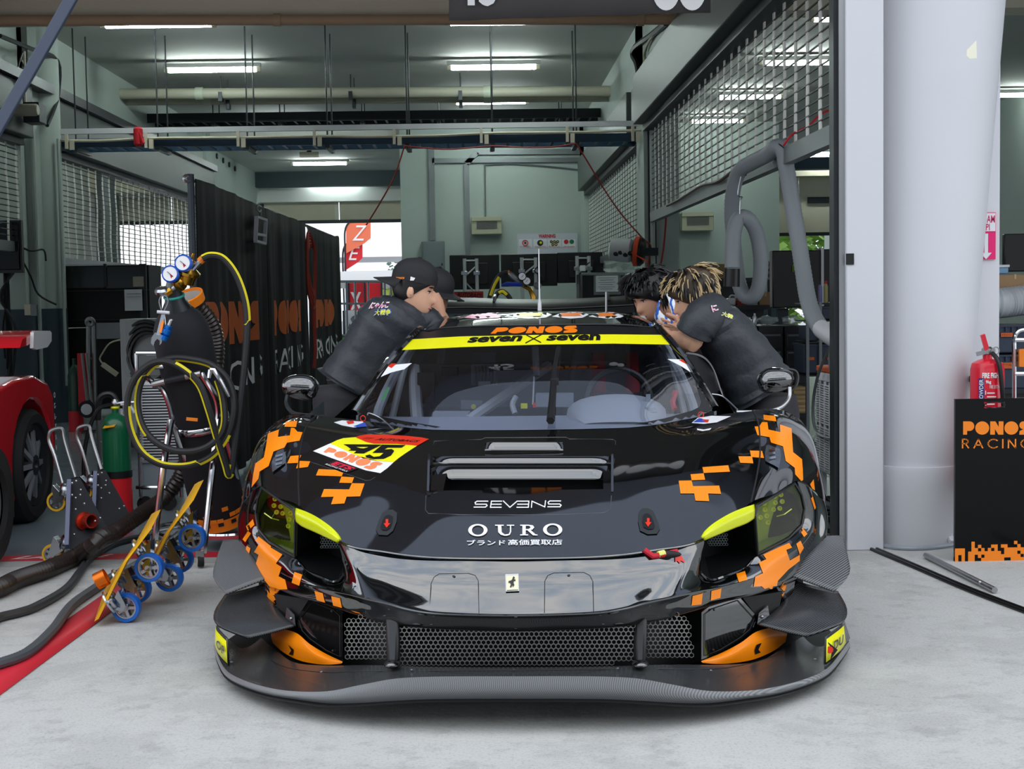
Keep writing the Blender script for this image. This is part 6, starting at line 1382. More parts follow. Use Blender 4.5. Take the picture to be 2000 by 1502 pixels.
mb = MB(); mb.prism([c+Vector((x, 0, z)) for x, z in ((-.01, .03), (.014, .03), (.026, .008), (.02, -.02), (.01, -.03), (.012, -.008), (0, 0), (-.012, -.012), (-.018, -.034), (-.03, -.02), (-.026, .008))], (0, .008, 0)); obj('jaw', mb, M_ZINC, t)
obj('orange_tag', MB().strut(atY(318, 627, 6.805), atY(313, 650, 6.79), .012, .004, up=(0, 1, 0)), M_ORANGE, t); obj('wire_loop', MB().tube(smooth_path([atY(u, v, 6.82) for u, v in ((318, 612), (311, 590), (316, 578), (326, 580), (328, 592), (320, 608))], 4, True), .004, 5, closed=True), M_STEEL, t); obj('toggle', MB().bar(atY(307, 609, 6.81), atY(331, 611, 6.81), .008, 8), M_WHITE, t)
t = thing('air_coupling', 'blue anodised air coupling dangling from the bottle neck', 'coupling', atY(325, 650, 6.82)); obj('coupling_body', MB().lathe([(.012, -.045), (.022, -.04), (.022, -.02), (.016, -.018), (.024, -.01), (.024, .01), (.016, .014), (.018, .03), (.01, .034)], atY(325, 648, 6.82), (.4, 0, .9), 14), mat('anod_blue', (20, 110, 200), .25, metal=.6), t); obj('coupling_nipple', MB().lathe([(.011, .03), (.011, .06), (.007, .065)], atY(325, 648, 6.82), (.4, 0, .9), 10), M_STEEL, t); obj('lanyard', MB().tube([atY(321, 612, 6.82), atY(324, 640, 6.82)], .003, 5), M_STEEL, t)
ST = thing('bottle_stand', 'chrome tube stand on casters holding the leaning gas bottle', 'stand', atZ(345, 1090))
tb = lambda n, P_, r=.0135, m=M_CHROME: obj(n, MB().tube(smooth_path([atY(*p) for p in P_], 3), r, 10), m, ST)
tb('top_bar', ((282, 730, 6.98), (282, 722, 6.98), (290, 716, 6.98), (330, 715, 6.98), (378, 716, 6.98), (390, 724, 6.98), (398, 738, 6.98), (420, 775, 6.98), (426, 802, 6.98), (425, 822, 6.98)), .016)
tb('left_upright', ((282, 730, 6.98), (300, 748, 6.98), (318, 762, 6.98), (330, 790, 6.98), (336, 815, 6.98), (335, 825, 6.98)))
tb('front_leg', ((334, 820, 6.98), (318, 920, 6.95), (303, 1050, 6.92), (300, 1075, 6.92)), .017); tb('front_leg', ((427, 820, 6.98), (415, 920, 6.9), (401, 1045, 6.85), (397, 1080, 6.84)), .017)
tb('rear_leg', ((338, 825, 7.0), (365, 905, 7.15), (392, 985, 7.4), (396, 1000, 7.42)), .014); tb('rear_leg', ((442, 860, 7.0), (458, 920, 7.2), (470, 968, 7.45)), .014)
tb('grip_bar', ((297, 751, 6.93), (325, 744, 6.93)), .017, M_STEEL); tb('grip', ((322, 745, 6.93), (362, 736, 6.93)), .019, mat('grip_black', (30, 30, 38), .6)); tb('grip_bar', ((362, 736, 6.93), (392, 729, 6.93)), .017, M_STEEL)
obj('retaining_band', MB().lathe([(R*1.05, -.018), (R*1.05, .018)], B0+ax*(L*.52), ax, 30, cap=False), M_CHROME, ST, solid=.003)
obj('band_label', MB().strut(atY(364, 818, 6.9), atY(386, 820, 6.9), .003, .016), M_ORANGE, ST)
obj('base_tray', MB().lathe([(.0, 0), (.16, 0), (.17, .02), (.165, .03), (.1, .03)], (B0.x+.03, B0.y+.02, .07), n=28), M_CHROME, ST); tb('base_bar', ((385, 1010, 7.5), (420, 1010, 7.5), (478, 1004, 7.5)), .02, M_STEEL)
for u, v, y, r in ((392, 1097, 6.84, .03), (306, 1088, 6.92, .03), (372, 1012, 7.45, .055), (476, 1030, 7.5, .03)):
    p = atY(u, v, y); p.z = r+.006; w_ = obj('caster', MB().lathe([(r*.5, -.016), (r, -.014), (r, .014), (r*.5, .016)], p, (1, .3, 0) if r < .05 else (.8, -.6, 0), 18), M_RUB, ST); obj('hub', MB().lathe([(r*.6, -.017), (r*.6, .017)], p, (1, .3, 0) if r < .05 else (.8, -.6, 0), 14), M_CREAM, w_)
    if r < .05: obj('caster_fork', MB().box(p+Vector((0, 0, .035)), (.04, .04, .03)), M_STEEL, ST)
# hose with yellow stripe looped over the stand
HS = thing('air_hose', 'black air hose with yellow stripe coiled over the chrome stand', 'hose', atY(360, 800, 6.85))
hp = [(396, 505, 6.86), (412, 499, 6.86), (436, 505, 6.86), (460, 535, 6.86), (477, 580, 6.86), (483, 625, 6.86), (480, 690, 6.86), (472, 770, 6.86), (462, 850, 6.86), (453, 915, 6.86), (447, 928, 6.85),
      (440, 905, 6.84), (424, 855, 6.82), (408, 800, 6.80), (390, 752, 6.80), (360, 722, 6.80), (325, 706, 6.82), (292, 712, 6.84), (262, 742, 6.86), (249, 785, 6.87), (254, 835, 6.87), (275, 880, 6.86), (310, 905, 6.85), (350, 911, 6.84), (385, 905, 6.84), (420, 885, 6.84), (446, 848, 6.84), (457, 805, 6.84), (454, 765, 6.85), (440, 735, 6.86), (412, 712, 6.87), (375, 702, 6.88), (335, 700, 6.89), (298, 715, 6.9), (275, 748, 6.9), (269, 790, 6.89), (279, 832, 6.87), (303, 862, 6.85), (340, 880, 6.83), (385, 880, 6.82), (420, 862, 6.82), (438, 830, 6.83), (436, 780, 6.85), (425, 742, 6.87)]
HPT = smooth_path([atY(*p) for p in hp], 6); obj("hose_run", MB().tube(HPT, .0165, 9), mat('hose_black', (30, 31, 33), .6), HS)
mb = MB(); S_ = []
for i, p in enumerate(HPT):
    tn = (HPT[min(i+1, len(HPT)-1)]-HPT[max(i-1, 0)]).normalized(); o = tn.cross(Vector((0, 1, 0))); o = o.normalized() if o.length > 1e-3 else Vector((1, 0, 0)); w = (o*.8*(1 if math.sin(i*.11) > -.2 else -.6)+Vector((0, -.7, 0))).normalized()
    S_.append((p+w*.0172-tn.cross(w)*.007, p+w*.0172+tn.cross(w)*.007))
for i in range(len(S_)-1):
    if math.sin(i*.10+.6) > -.45: mb.add([S_[i][0], S_[i][1], S_[i+1][1], S_[i+1][0]], [(0, 1, 2, 3)])
obj('yellow_stripe', mb, mat('stripe_yellow', (222, 206, 20), .6), HS)
t = thing('blow_gun', 'chrome air gun hung on the stand shoulder', 'air gun', atY(425, 735, 6.9)); obj('gun_barrel', MB().tube([atY(411, 722, 6.82), atY(418, 722, 6.82), atY(432, 745, 6.82), (atY(448, 775, 6.82))], [.014, .015, .013, .008], 9), M_CHROME, t); obj('gun_grip', MB().tube([atY(411, 722, 6.82), atY(409, 738, 6.82)], .012, 8), M_CHROME, t)
# ---------------------------------------------------------------- ducts and cables on the floor
def ribbed(path, r, pitch, depth, n=12):
    P_ = smooth_path(path, 40); out, acc = [P_[0]], 0
    for a, b in zip(P_, P_[1:]):
        acc += (b-a).length
        if acc >= pitch/2: out.append(b); acc = 0
    return MB().tube(out, [r+(depth if i % 2 else 0) for i in range(len(out))], n)
M_DUCT = mat('duct_brown', (44, 36, 32), .3); M_DUCTG = mat('duct_grey', (150, 156, 160), .55)
t = thing('exhaust_duct', 'dark brown ribbed duct snaking from the orange collar across the floor', 'duct', atZ(190, 1075))
gp = [atZ(u, v+20, .0)+Vector((0, .0, .045)) for u, v in ((-420, 1250), (-200, 1205), (-40, 1160), (0, 1148), (37, 1130), (92, 1111), (147, 1086))]
gp += [atY(180, 1066, 6.84), atY(199, 1049, 6.9), atY(222, 1041, 7.05), atY(275, 1005, 7.4), atY(322, 972, 7.68), atY(348, 938, 7.7), atY(362, 905, 7.7), atY(372, 870, 7.75), atY(395, 800, 7.8), atY(418, 735, 7.8), atY(424, 680, 7.8), atY(415, 635, 7.75), atY(395, 606, 7.7), atY(375, 592, 7.66)]
obj('ribbed_hose', ribbed(gp, .036, .02, .007), M_DUCT, t)
c = atY(366, 586, 7.64); obj('orange_collar', MB().lathe([(.09, -.022), (.094, .025), (.086, .028), (.08, -.015)], c, (-.25, -.42, .87), 26, cap=False), M_ORANGE, t); obj('duct_lining', MB().lathe([(.083, .012), (.07, -.03), (.03, -.05)], c, (-.25, -.42, .87), 22, cap=False), mat('lining_grey', (168, 164, 158), .7), t)
t = thing('floor_hose', 'plain black hose lying under the brown ribbed duct', 'hose', atZ(80, 1190)); obj('hose_run', MB().tube(smooth_path([atZ(u, v+5)+Vector((0, 0, .02)) for u, v in ((-420, 1290), (-200, 1262), (-40, 1226), (0, 1210), (40, 1200), (73, 1188), (128, 1155), (157, 1119), (176, 1093), (215, 1068), (255, 1056), (290, 1050))], 6), .019, 9), mat('hose_dark', (48, 50, 53), .5), t)
t = thing('floor_hose', 'grey corrugated hose beside the red ground line', 'hose', atZ(100, 1245)); obj('hose_run', ribbed([atZ(u, v+6)+Vector((0, 0, .022)) for u, v in ((-420, 1370), (-200, 1340), (-40, 1310), (0, 1302), (55, 1280), (103, 1236), (139, 1188), (183, 1155), (227, 1126), (264, 1108), (310, 1078), (335, 1058), (350, 1045))], .019, .012, .002, 9), mat('hose_grey', (74, 78, 82), .45), t)
rnd = random.Random(11)
for k, (m, r, lab) in enumerate(((M_GREYM, .008, 'grey cable loop tangled on the floor behind the skates'), (M_WHITE, .006, 'white cable loop tangled on the floor behind the skates'), (M_BLACK, .012, 'black cable loop tangled on the floor behind the skates'))):
    t = thing('floor_cable', lab, 'cable', atZ(330, 1050)); P_ = [atZ(u+rnd.uniform(-8, 8), v+rnd.uniform(-6, 6))+Vector((0, 0, r+.004)) for u, v in ((270, 1062), (300, 1040), (345, 1032), (385, 1040), (395, 1052), (370, 1062), (330, 1056), (300, 1048), (325, 1030), (370, 1026))]
    obj('cable_run', MB().tube(smooth_path(P_, 6), r, 6), m, t)
# ================================================================ back wall fittings and monitors
YQ = YB-.02
def wbox(n, u0, v0, u1, v1, y, d, m, par, **kw):
    a, b = atY(u0, v1, y), atY(u1, v0, y); return obj(n, MB().mm((a.x, y, a.z), (b.x, y+d, b.z)), m, par, **kw)
M_BEIGE = mat('beige_case', (176, 176, 150), .55)
for u0, u1, v0, v1, lab in ((921, 980, 423, 458, 'beige wall heater box above the monitors'), (1332, 1394, 414, 451, 'beige wall heater box seen under the lattice in the next bay')):
    t = thing('wall_control_box', lab, 'control box', atY((u0+u1)/2, v1, YQ))
    wbox('case', u0, v0, u1, v1, YQ-.3, .28, M_BEIGE, t, bevel=.01); wbox('lid', u0, v0, u1, v0+9, YQ-.33, .04, M_BEIGE, t, bevel=.005)
    w_ = wbox('meter_panel', u0+10, v0+9, u1-9, v1-11, YQ-.31, .02, mat('meter_grey', (104, 106, 98), .4), t)
    for k in range(6): wbox('meter_slot', u0+12, v0+11+k*2.2, u1-11, v0+11.7+k*2.2, YQ-.316, .006, M_DKST, w_)
t = thing('electric_cabinet', 'grey electric wall cabinet at the corner of the back wall', 'cabinet', atY(846, 568, YQ))
wbox('body', 825, 471, 868, 568, YQ-.2, .19, mat('cab_grey', (116, 128, 130), .5), t, bevel=.01); wbox('door', 828, 474, 865, 565, YQ-.22, .02, MATS['cab_grey'], t, bevel=.005); wbox('latch', 862, 514, 864.5, 519, YQ-.235, .02, M_BLACK, t)
t = thing('warning_board', 'white WARNING safety board with four icon panels on the back wall', 'sign', atY(1069, 490, YQ))
wbox('board', 1011, 455, 1128, 516, YQ-.015, .012, mat('board_white', (196, 198, 208), .6), t)
write('WARNING', atY(1052, 464.5, YQ-.02), atY(1085, 464.5, YQ-.02)-atY(1052, 464.5, YQ-.02), (0, 0, .062), M_INKR, t, bold=.04)
for k, (u, cc) in enumerate(((1026, None), (1055, 'k'), (1083, 'm'), (1111, 'r'))):
    wbox('icon_panel', u-13, 467, u+13, 484, YQ-.02, .004, M_PAPER, t); c = atY(u, 474.5, YQ-.026)
    disc = lambda c, r, m: obj('icon', MB().lathe([(r, 0), (0, .003)], c, (0, -1, 0), 16, cap=False), m, t)
    if cc is None: obj('icon', MB().torus(c, (0, 1, 0), .045, .008, 18, 5), M_INKR, t); obj('icon', MB().strut(c+Vector((-.03, 0, .03)), c+Vector((.03, 0, -.03)), .01, .004), M_INKR, t); disc(c, .02, M_INK)
    elif cc == 'k': disc(c, .052, M_INK); disc(c+Vector((.01, -.004, .005)), .022, M_YEL)
    elif cc == 'm':
        for i in range(5): disc(c+Vector((-.055+.055*(i % 3)+(.027 if i > 2 else 0), 0, .022 if i < 3 else -.026)), .025, M_INK); disc(c+Vector((-.055+.055*(i % 3)+(.027 if i > 2 else 0), -.004, .022 if i < 3 else -.026)), .01, M_YEL)
    else: disc(c+Vector((-.045, 0, .02)), .04, M_INKR); disc(c+Vector((.05, 0, .02)), .04, mat('sign_green', (20, 110, 70), .5))
    write(('NO SMOKING', 'DANGER HIGH', 'PROTECTION', 'USE GUARD')[k], atY(u-11, 483, YQ-.026), atY(u+11, 483, YQ-.026)-atY(u-11, 483, YQ-.026), (0, 0, .022), M_INKR, t)
YM = 21.5
M_SCR = mat('monitor_back', (14, 16, 17), .35)
for k, (u0, v0, u1, v1, pa, pb, lab) in enumerate(((879, 497, 975, 566, 907, 931, 'black monitor on a two post stand nearest the electric cabinet'), (979, 495, 1088, 560, 1019, 1046, 'black monitor on a two post stand in the middle of the three'), (1089, 492, 1182, 553, 1127, 1150, 'black monitor with tangled cables nearest the lattice shutter'))):
    t = thing('monitor', lab, 'monitor', atY((pa+pb)/2, 700, YM), 0)
    wbox('housing', u0, v0, u1, v1, YM, .06, M_SCR, t, bevel=.012); wbox('rear_plate', u0+22, v0+16, u1-22, v1-10, YM-.03, .03, M_BLACK, t, bevel=.01)
    for u in (pa, pb):
        p = atY(u, v0+8, YM-.08); obj('post', MB().bar(p, (p.x, p.y, 0), .027, 8), mat('post_alu', (196, 198, 200), .4, metal=.25), t); c = atY(u, (v0+v1)/2+2, YM-.08); obj('clamp', MB().box(c, (.1, .07, .06)), M_CHROME, t, bevel=.008)
    q0, q1 = atY(pa, v0+12, YM-.08), atY(pb, v0+12, YM-.08); obj('brace', MB().bar(q0, q1, .014, 6), MATS['post_alu'], t)
    obj('brace', MB().bar(atY(pa, v0+44, YM-.08), atY(pb, v0+22, YM-.08), .014, 6), MATS['post_alu'], t); obj('brace', MB().bar(atY(pa, v0+52, YM-.08), atY(pb, v0+78, YM-.08), .014, 6), M_STEEL, t)
    obj('foot', MB().box((atY((pa+pb)/2, 600, YM-.08).x, YM-.08, .03), (.5, .5, .05)), M_DKST, t)
    if k: obj('cable', MB().tube(smooth_path([atY(u1-30, v0+20, YM-.1), atY(u1-44, v0+34, YM-.12), atY(u1-28, v0+48, YM-.12), atY(u1-42, v0+66, YM-.1)], 5), .01, 5), M_BLACK, t)
    if k == 2: wbox('mains_adapter', 1133, 518, 1144, 530, YM-.16, .06, M_PAPER, t, bevel=.01)
YF = 19.0
t = thing('flight_case', 'black flight case with aluminium edges and a taped paper sheet', 'case', atY(1186, 720, YF))
a, b = atY(1134, 720, YF), atY(1238, 534, YF)
obj('case_body', MB().mm((a.x, YF, .05), (b.x, YF+.6, b.z)), M_SCR, t)
for u in (1135, 1237): obj('edge_rail', MB().bar(atY(u, 535, YF-.01), (atY(u, 535, YF).x, YF-.01, .06), .018, 6), M_STEEL, t)
for v in (535,): obj('edge_rail', MB().bar(atY(1135, v, YF-.01), atY(1237, v, YF-.01), .022, 6), M_STEEL, t)
for sx in (a.x+.08, b.x-.08): obj('foot', MB().mm((sx-.05, YF+.05, 0), (sx+.05, YF+.5, .05)), M_BLACK, t)
wbox('clip_tray', 1160, 538, 1212, 576, YF-.03, .02, M_GREYM, t); pp = wbox('paper_sheet', 1164, 538, 1207, 570, YF-.04, .008, M_PAPER, t)
for k in range(6): wbox('ruled_line', 1168+k % 2*4, 542+k*4.4, 1203-(k*5) % 9, 543+k*4.4, YF-.046, .004, M_DKST, pp)
t = thing('red_sign_board', 'red sponsor board standing low behind the car wing', 'sign', atY(915, 600, 16)); wbox('board', 887, 569, 944, 604, 16, .03, mat('board_red', (188, 44, 34), .5), t); write('AUTOBACS', atY(892, 580, 15.98), atY(942, 583, 15.98)-atY(892, 580, 15.98), (0, 0, .055), M_INK, t, bold=.03, shear=.2); wbox('board_leg', 890, 604, 894, 800, 16, .03, M_DKST, t); wbox('board_leg', 938, 604, 942, 800, 16, .03, M_DKST, t)
# gas regulator behind the car
YR = 10.2
t = thing('gas_bottle', 'gas bottle behind the car with twin white gauges and blue lever on top', 'gas bottle', atY(1030, 850, YR))
A = lambda u, v, d=0: atY(u, v, YR+d)
c = A(1033, 620); obj('shell', MB().lathe([(.1, .0), (.105, .02), (.105, c.z-.08), (.07, c.z), (.03, c.z+.04)], (c.x, c.y, 0), n=20), M_BLACK, t)
obj('valve', MB().tube([A(1040, 605), A(1042, 580), A(1035, 565), A(1022, 558)], [.02, .02, .016, .014], 8), M_BRASS, t); obj('knob', MB().lathe([(.02, 0), (.028, .01), (.028, .03), (.02, .035)], A(1048, 562, -.02), (.3, -.5, .6), 12), M_GREYM, t)
obj('gauge_body', MB().tube([A(1024, 558), A(1000, 538), A(993, 532)], [.02, .024, .016], 10), M_STEEL, t); obj('orange_cap', MB().tube([A(994, 533), A(991, 531)], .017, 8), M_ORANGE, t)
for u, v in ((1020, 540), (1029, 549)):
    g = obj('gauge', MB().lathe([(.028, -.02), (.03, .005), (.026, .008)], A(u, v, -.05), (-.1, -1, .1), 18), M_BLACK, t); obj('dial', MB().lathe([(.025, .0085), (0, .009)], A(u, v, -.05), (-.1, -1, .1), 16, cap=False), M_WHITEP, g); obj('needle', MB().strut(A(u-2, v+2, -.062), A(u+2, v-3, -.062), .003, .002), M_INK, g)
obj('lever', MB().tube([A(1018, 556, -.03), A(1000, 555, -.03), A(990, 554, -.03), A(980, 557, -.03)], [.014, .016, .014, .008], 8), mat('lever_blue', (24, 60, 170), .35), t)
obj('hose_run', MB().tube(smooth_path([A(u, v, d) for u, v, d in ((992, 532, 0), (978, 536, 0), (967, 552, 0), (958, 575, 0), (954, 600, -.1), (960, 640, -.1))], 5), .018, 8), MATS['hose_black'], t)
obj('hose_stripe', MB().tube(smooth_path([A(u, v, d-.02) for u, v, d in ((975, 541, 0), (966, 556, 0), (957, 580, 0))], 5), .012, 6), MATS['stripe_yellow'], t)
t = thing('air_hose', 'black hose arching behind the roof aerial with a yellow stripe', 'hose', atY(985, 600, 9.4)); Q = lambda u, v: atY(u, v, 9.4)
obj('hose_run', MB().tube(smooth_path([Q(u, v) for u, v in ((964, 590), (970, 575), (980, 569), (992, 577), (1000, 592), (1006, 612), (1008, 680), (1008, 962))], 5), .016, 8), MATS['hose_black'], t); obj('hose_stripe', MB().tube(smooth_path([atY(u, v, 9.37) for u, v in ((974, 572), (982, 569), (990, 576))], 4), .011, 6), MATS['stripe_yellow'], t)
# white extinguisher ball on the pillar with orange strap
YS = 15.0
t = thing('wall_dispenser', 'white drum with black cap and orange strap hung on the pillar', 'drum', atY(1220, 510, YS))
ax_ = Vector((1, -.25, -.12)).normalized(); c0 = atY(1190, 486, YS)
obj('drum', MB().lathe([(.07, 0), (.115, .02), (.125, .1), (.125, .22), (.1, .25)], c0, ax_, 24), mat('drum_white', (206, 208, 210), .25), t); obj('drum_cap', MB().lathe([(.12, .25), (.15, .27), (.15, .34), (.12, .37)], c0, ax_, 20), M_BLACK, t)
for dz in (-.07, .0): obj('orange_strap', MB().lathe([(.156, .29+dz*.3), (.156, .315+dz*.3)], c0, ax_, 20, cap=False), mat('strap_orange', (222, 76, 36), .6), t)
obj('strap_band', MB().strut(c0+ax_*.22+Vector((0, -.13, -.02)), c0+ax_*.38+Vector((0, -.16, -.1)), .03, .01), MATS['strap_orange'], t); obj('wall_bracket', MB().box(c0+ax_*.32+Vector((.05, .12, 0)), (.3, .16, .08)), M_DKST, t)
for k in range(4): obj('black_patch', MB().ball(c0+ax_*(.06+.05*k)+Vector((0, -.118, -.05+.02*(k % 2))), (.03, .012, .025), 8, 6), M_BLACK, t)
t = thing('plastic_bag', 'clear crumpled plastic sheet on top of the flight case', 'bag', atY(1215, 525, 19.2)); rnd = random.Random(5)
G = [[atY(1180+12*i+rnd.uniform(-3, 3), 508+7*j+rnd.uniform(-3, 3), 19.2+rnd.uniform(-.1, .15)) for i in range(6)] for j in range(4)]; obj('sheet', MB().grid(G), mat('clear_film', (186, 196, 196), .25, alpha=.45), t, sharp=20)
# ================================================================ next bay: ducts, cabinets, shelves
DU = thing('air_duct_hose', 'thick grey ribbed air duct looped over the shutter bar', 'duct', atY(1530, 640, 8.4))
P_ = [(1645, 668, 7.6), (1622, 656, 7.8), (1604, 642, 7.95), (1588, 616, 8.1), (1577, 580, 8.25), (1569, 532, 8.4), (1559, 467, 8.5), (1546, 390, 8.55), (1535, 322, 8.55), (1529, 292, 8.55), (1517, 287, 8.6), (1500, 301, 8.75), (1468, 318, 9.0), (1446, 332, 9.15), (1434, 362, 9.25), (1429, 410, 9.35), (1433, 470, 9.4), (1440, 535, 9.4), (1450, 572, 9.35), (1467, 581, 9.3), (1481, 562, 9.25), (1486, 512, 9.2), (1479, 460, 9.15), (1464, 430, 9.1), (1447, 424, 9.1), (1436, 442, 9.1), (1431, 480, 9.1), (1430, 525, 9.1)]
obj('ribbed_hose', ribbed([atY(*p) for p in P_], .047, .022, .0025, 16), M_DUCTG, DU)
obj('black_cuff', MB().tube([atY(1430, 525, 9.1), atY(1429, 560, 9.1)], [.05, .052], 16), M_BLACK, DU); obj('white_tape', MB().tube(smooth_path([atY(*p) for p in P_[:3]], 4), .051, 16), mat('tape_white', (214, 214, 216), .5), DU)
for (u, v, y) in ((1529, 292, 8.55), (1446, 332, 9.15)): obj('wire_tie', MB().torus(atY(u, v, y), (.6, 0, .6), .05, .004, 18, 5), M_BLACK, DU)
obj('hook', MB().tube(smooth_path([atY(u, v, 9.05) for u, v in ((1447, 345), (1441, 380), (1450, 385), (1446, 392), (1445, 418))], 4), .004, 5), M_STEEL, DU)
t = thing('red_strap', 'red strap tied to the shutter bar near the door jamb', 'strap', atY(1560, 270, 8.3)); obj('strap_run', MB().tube(smooth_path([atY(u, v, 8.3) for u, v in ((1634, 212), (1605, 222), (1580, 245), (1548, 262), (1530, 285))], 4), .007, 6), M_INKR, t)
t = thing('shutter_cable', 'brown cable sagging along the shutter bottom bar', 'cable', atX(1400, 380, XR)); obj('cable_run', MB().tube(smooth_path([atX(u, v, XR) for u, v in ((1303, 402), (1330, 388), (1370, 363), (1400, 356), (1430, 335))], 5), .012, 6), mat('cable_brown', (80, 50, 40), .6), t)
t = thing('red_wire', 'red wire running down the pillar edge beside the lattice', 'wire', atY(1295, 480, 15.2)); obj('wire_run', MB().tube(smooth_path([atY(u, v, 15.15) for u, v in ((1302, 400), (1300, 440), (1295, 490), (1286, 540))], 4), .01, 5), M_REDC, t)
M_TOOL = mat('tool_black', (34, 37, 41), .4); M_CRATE = mat('crate_blue', (46, 56, 76), .5); M_CARD = mat('cardboard', (156, 126, 92), .8); M_LAB = mat('label_orange', (212, 96, 34), .6)
YT = 10.4
for k, (u0, u1, lab) in enumerate(((1436, 1481, 'black drawer cabinet nearest the leaning mechanic'), (1482, 1531, 'black drawer cabinet in the middle of the row'), (1533, 1577, 'black drawer cabinet beside the blue crates'))):
    a, b = atY(u0, 640, YT), atY(u1, 640, YT); top = atY(u0, 637, YT).z
    t = thing('tool_cabinet', lab, 'cabinet', ((a.x+b.x)/2, YT, 0)); obj('carcass', MB().mm((a.x, YT, .06), (b.x-.008, YT+.5, top)), M_TOOL, t)
    n = 7
    for j in range(n):
        z0, z1 = .1+(top-.14)*j/n, .1+(top-.14)*(j+1)/n-.012; d = obj('drawer', MB().mm((a.x+.012, YT-.015, z0), (b.x-.02, YT, z1)), M_TOOL, t, bevel=.004); obj('handle', MB().mm((a.x+.02, YT-.028, z1-.022), (b.x-.03, YT-.015, z1-.008)), mat('handle_grey', (92, 96, 100), .4), d)
    for s_ in (.05, .95): obj('caster', MB().lathe([(.03, -.012), (.03, .012)], (a.x+(b.x-a.x)*s_, YT+.1, .03), (1, 0, 0), 12), M_RUB, t)
    for j in range(3):
        x = a.x+(b.x-a.x)*(.2+.3*j)
    bg_ = thing('clear_bag', ('clear plastic bag of parts on the first drawer cabinet', 'clear plastic bag of parts on the middle drawer cabinet', 'clear plastic bag of parts on the last drawer cabinet')[k], 'bag', ((a.x+b.x)/2, YT+.1, top)); rnd = random.Random(20+k)
    mb = MB(); mb.ball(((a.x+b.x)/2, YT+.16, top+.03), ((b.x-a.x)*.42, .12, .035), 10, 6); mb.v = [p+Vector((rnd.uniform(-.012, .012), rnd.uniform(-.012, .012), rnd.uniform(-.004, .015))) for p in mb.v]; obj('film', mb, MATS['clear_film'], bg_, sharp=15)
t = thing('spray_bottle', 'small steel bottle standing on the drawer cabinets', 'bottle', atY(1474, 636, YT+.05)); c = atY(1474, 636, YT+.05); obj('bottle_body', MB().lathe([(.016, 0), (.018, .01), (.018, .06), (.008, .075), (.008, .09)], c, n=12), M_STEEL, t)
t = thing('screen_case', 'big black panel case with silver corner edge and a lime sticker', 'case', atY(1550, 600, 11.6)); wbox('panel', 1509, 488, 1606, 602, 11.6, .12, M_SCR, t, bevel=.01); wbox('edge_strip', 1604, 484, 1609, 602, 11.58, .15, M_STEEL, t); wbox('side_panel', 1609, 486, 1650, 600, 11.75, .1, M_BLACK, t); p = wbox('lime_sticker', 1548, 518, 1557, 531, 11.585, .006, mat('lime', (140, 190, 30), .5), t); write('E', atY(1549.5, 530, 11.575), (.02, 0, 0), (0, 0, .045), M_INK, p)
wbox('support', 1520, 602, 1540, 876, 11.7, .05, M_DKST, t)
YH2 = 9.8
t = thing('storage_rack', 'dark steel storage rack with shelves behind the door jamb', 'rack', atY(1610, 800, YH2))
for u in (1577, 1602, 1650): p = atY(u, 590, YH2); obj('post', MB().strut((p.x, p.y, 0), (p.x, p.y, p.z), .02, .02, up=(0, 1, 0)), M_GREYM, t)
for v in (592, 626, 668, 733): a, b = atY(1577, v, YH2), atY(1660, v, YH2); obj('shelf', MB().mm((a.x, YH2, a.z-.01), (b.x, YH2+.4, a.z)), M_DKST, t)
for k, (u0, v0, u1, v1, lab) in enumerate(((1605, 598, 1650, 624, 'dark blue crate on the top shelf of the rack'), (1580, 637, 1604, 666, 'dark blue crate on the second shelf of the rack'), (1570, 672, 1601, 729, 'tall dark blue crate low on the rack, with an orange label'), (1602, 672, 1640, 729, 'tall dark blue crate low on the rack, next to the jamb'))):
    t = thing('storage_crate', lab, 'crate', atY((u0+u1)/2, v1, YH2+.02)); wbox('crate_body', u0, v0, u1, v1, YH2+.02, .32, M_CRATE, t, bevel=.006); wbox('crate_rim', u0-1, v0, u1+1, v0+4, YH2+.01, .34, M_CRATE, t)
    if k != 1: wbox('crate_label', (u0+u1)/2-5, (v0+v1)/2-3, (u0+u1)/2+5, (v0+v1)/2+3, YH2+.014, .004, M_LAB, t)
for k, (u, w, h_, m, cm, lab) in enumerate(((1602, 8, 42, mat('bottle_purple', (108, 102, 150), .4), M_DKST, 'purple spray can on the storage rack'), (1613, 9, 44, mat('bottle_olive', (150, 142, 84), .4), M_INKR, 'olive oil bottle with a red cap on the storage rack'), (1624, 7, 28, mat('bottle_blue', (22, 90, 176), .4), M_WHITE, 'blue can with a white cap on the storage rack'), (1632, 6, 28, mat('bottle_blue', (22, 90, 176), .4), mat('bottle_blue', (22, 90, 176)), 'blue can with a blue cap on the storage rack'))):
    c = atY(u, 592, YH2+.08); r = w/2/FPX*YH2; hh = h_/FPX*YH2; t = thing('oil_bottle', lab, 'bottle', c); obj('bottle_body', MB().lathe([(r, 0), (r, hh*.75), (r*.5, hh*.88)], c, n=14), m, t); obj('bottle_cap', MB().lathe([(r*.55, hh*.86), (r*.55, hh)], c, n=12), cm, t)
def carton(u0, v0, u1, v1, y, lab, m=M_CARD, stand=True):
    t = thing('carton', lab, 'box', atY((u0+u1)/2, v1, y)); wbox('carton_body', u0, v0, u1, v1, y, .35, m, t, bevel=.004); wbox('tape_strip', (u0+u1)/2-2, v0-.3, (u0+u1)/2+2, v0+9, y-.003, .1, mat('tape_tan', (186, 160, 120), .5), t)
    return t
t = thing('work_bench', 'dark workbench along the wall of the next bay', 'bench', atY(1400, 760, 17.5)); a, b = atY(1300, 545, 17.5), atY(1500, 545, 17.5); obj('bench_top', MB().mm((a.x, 17.5, a.z-.05), (b.x, 18.2, a.z)), M_TOOL, t)
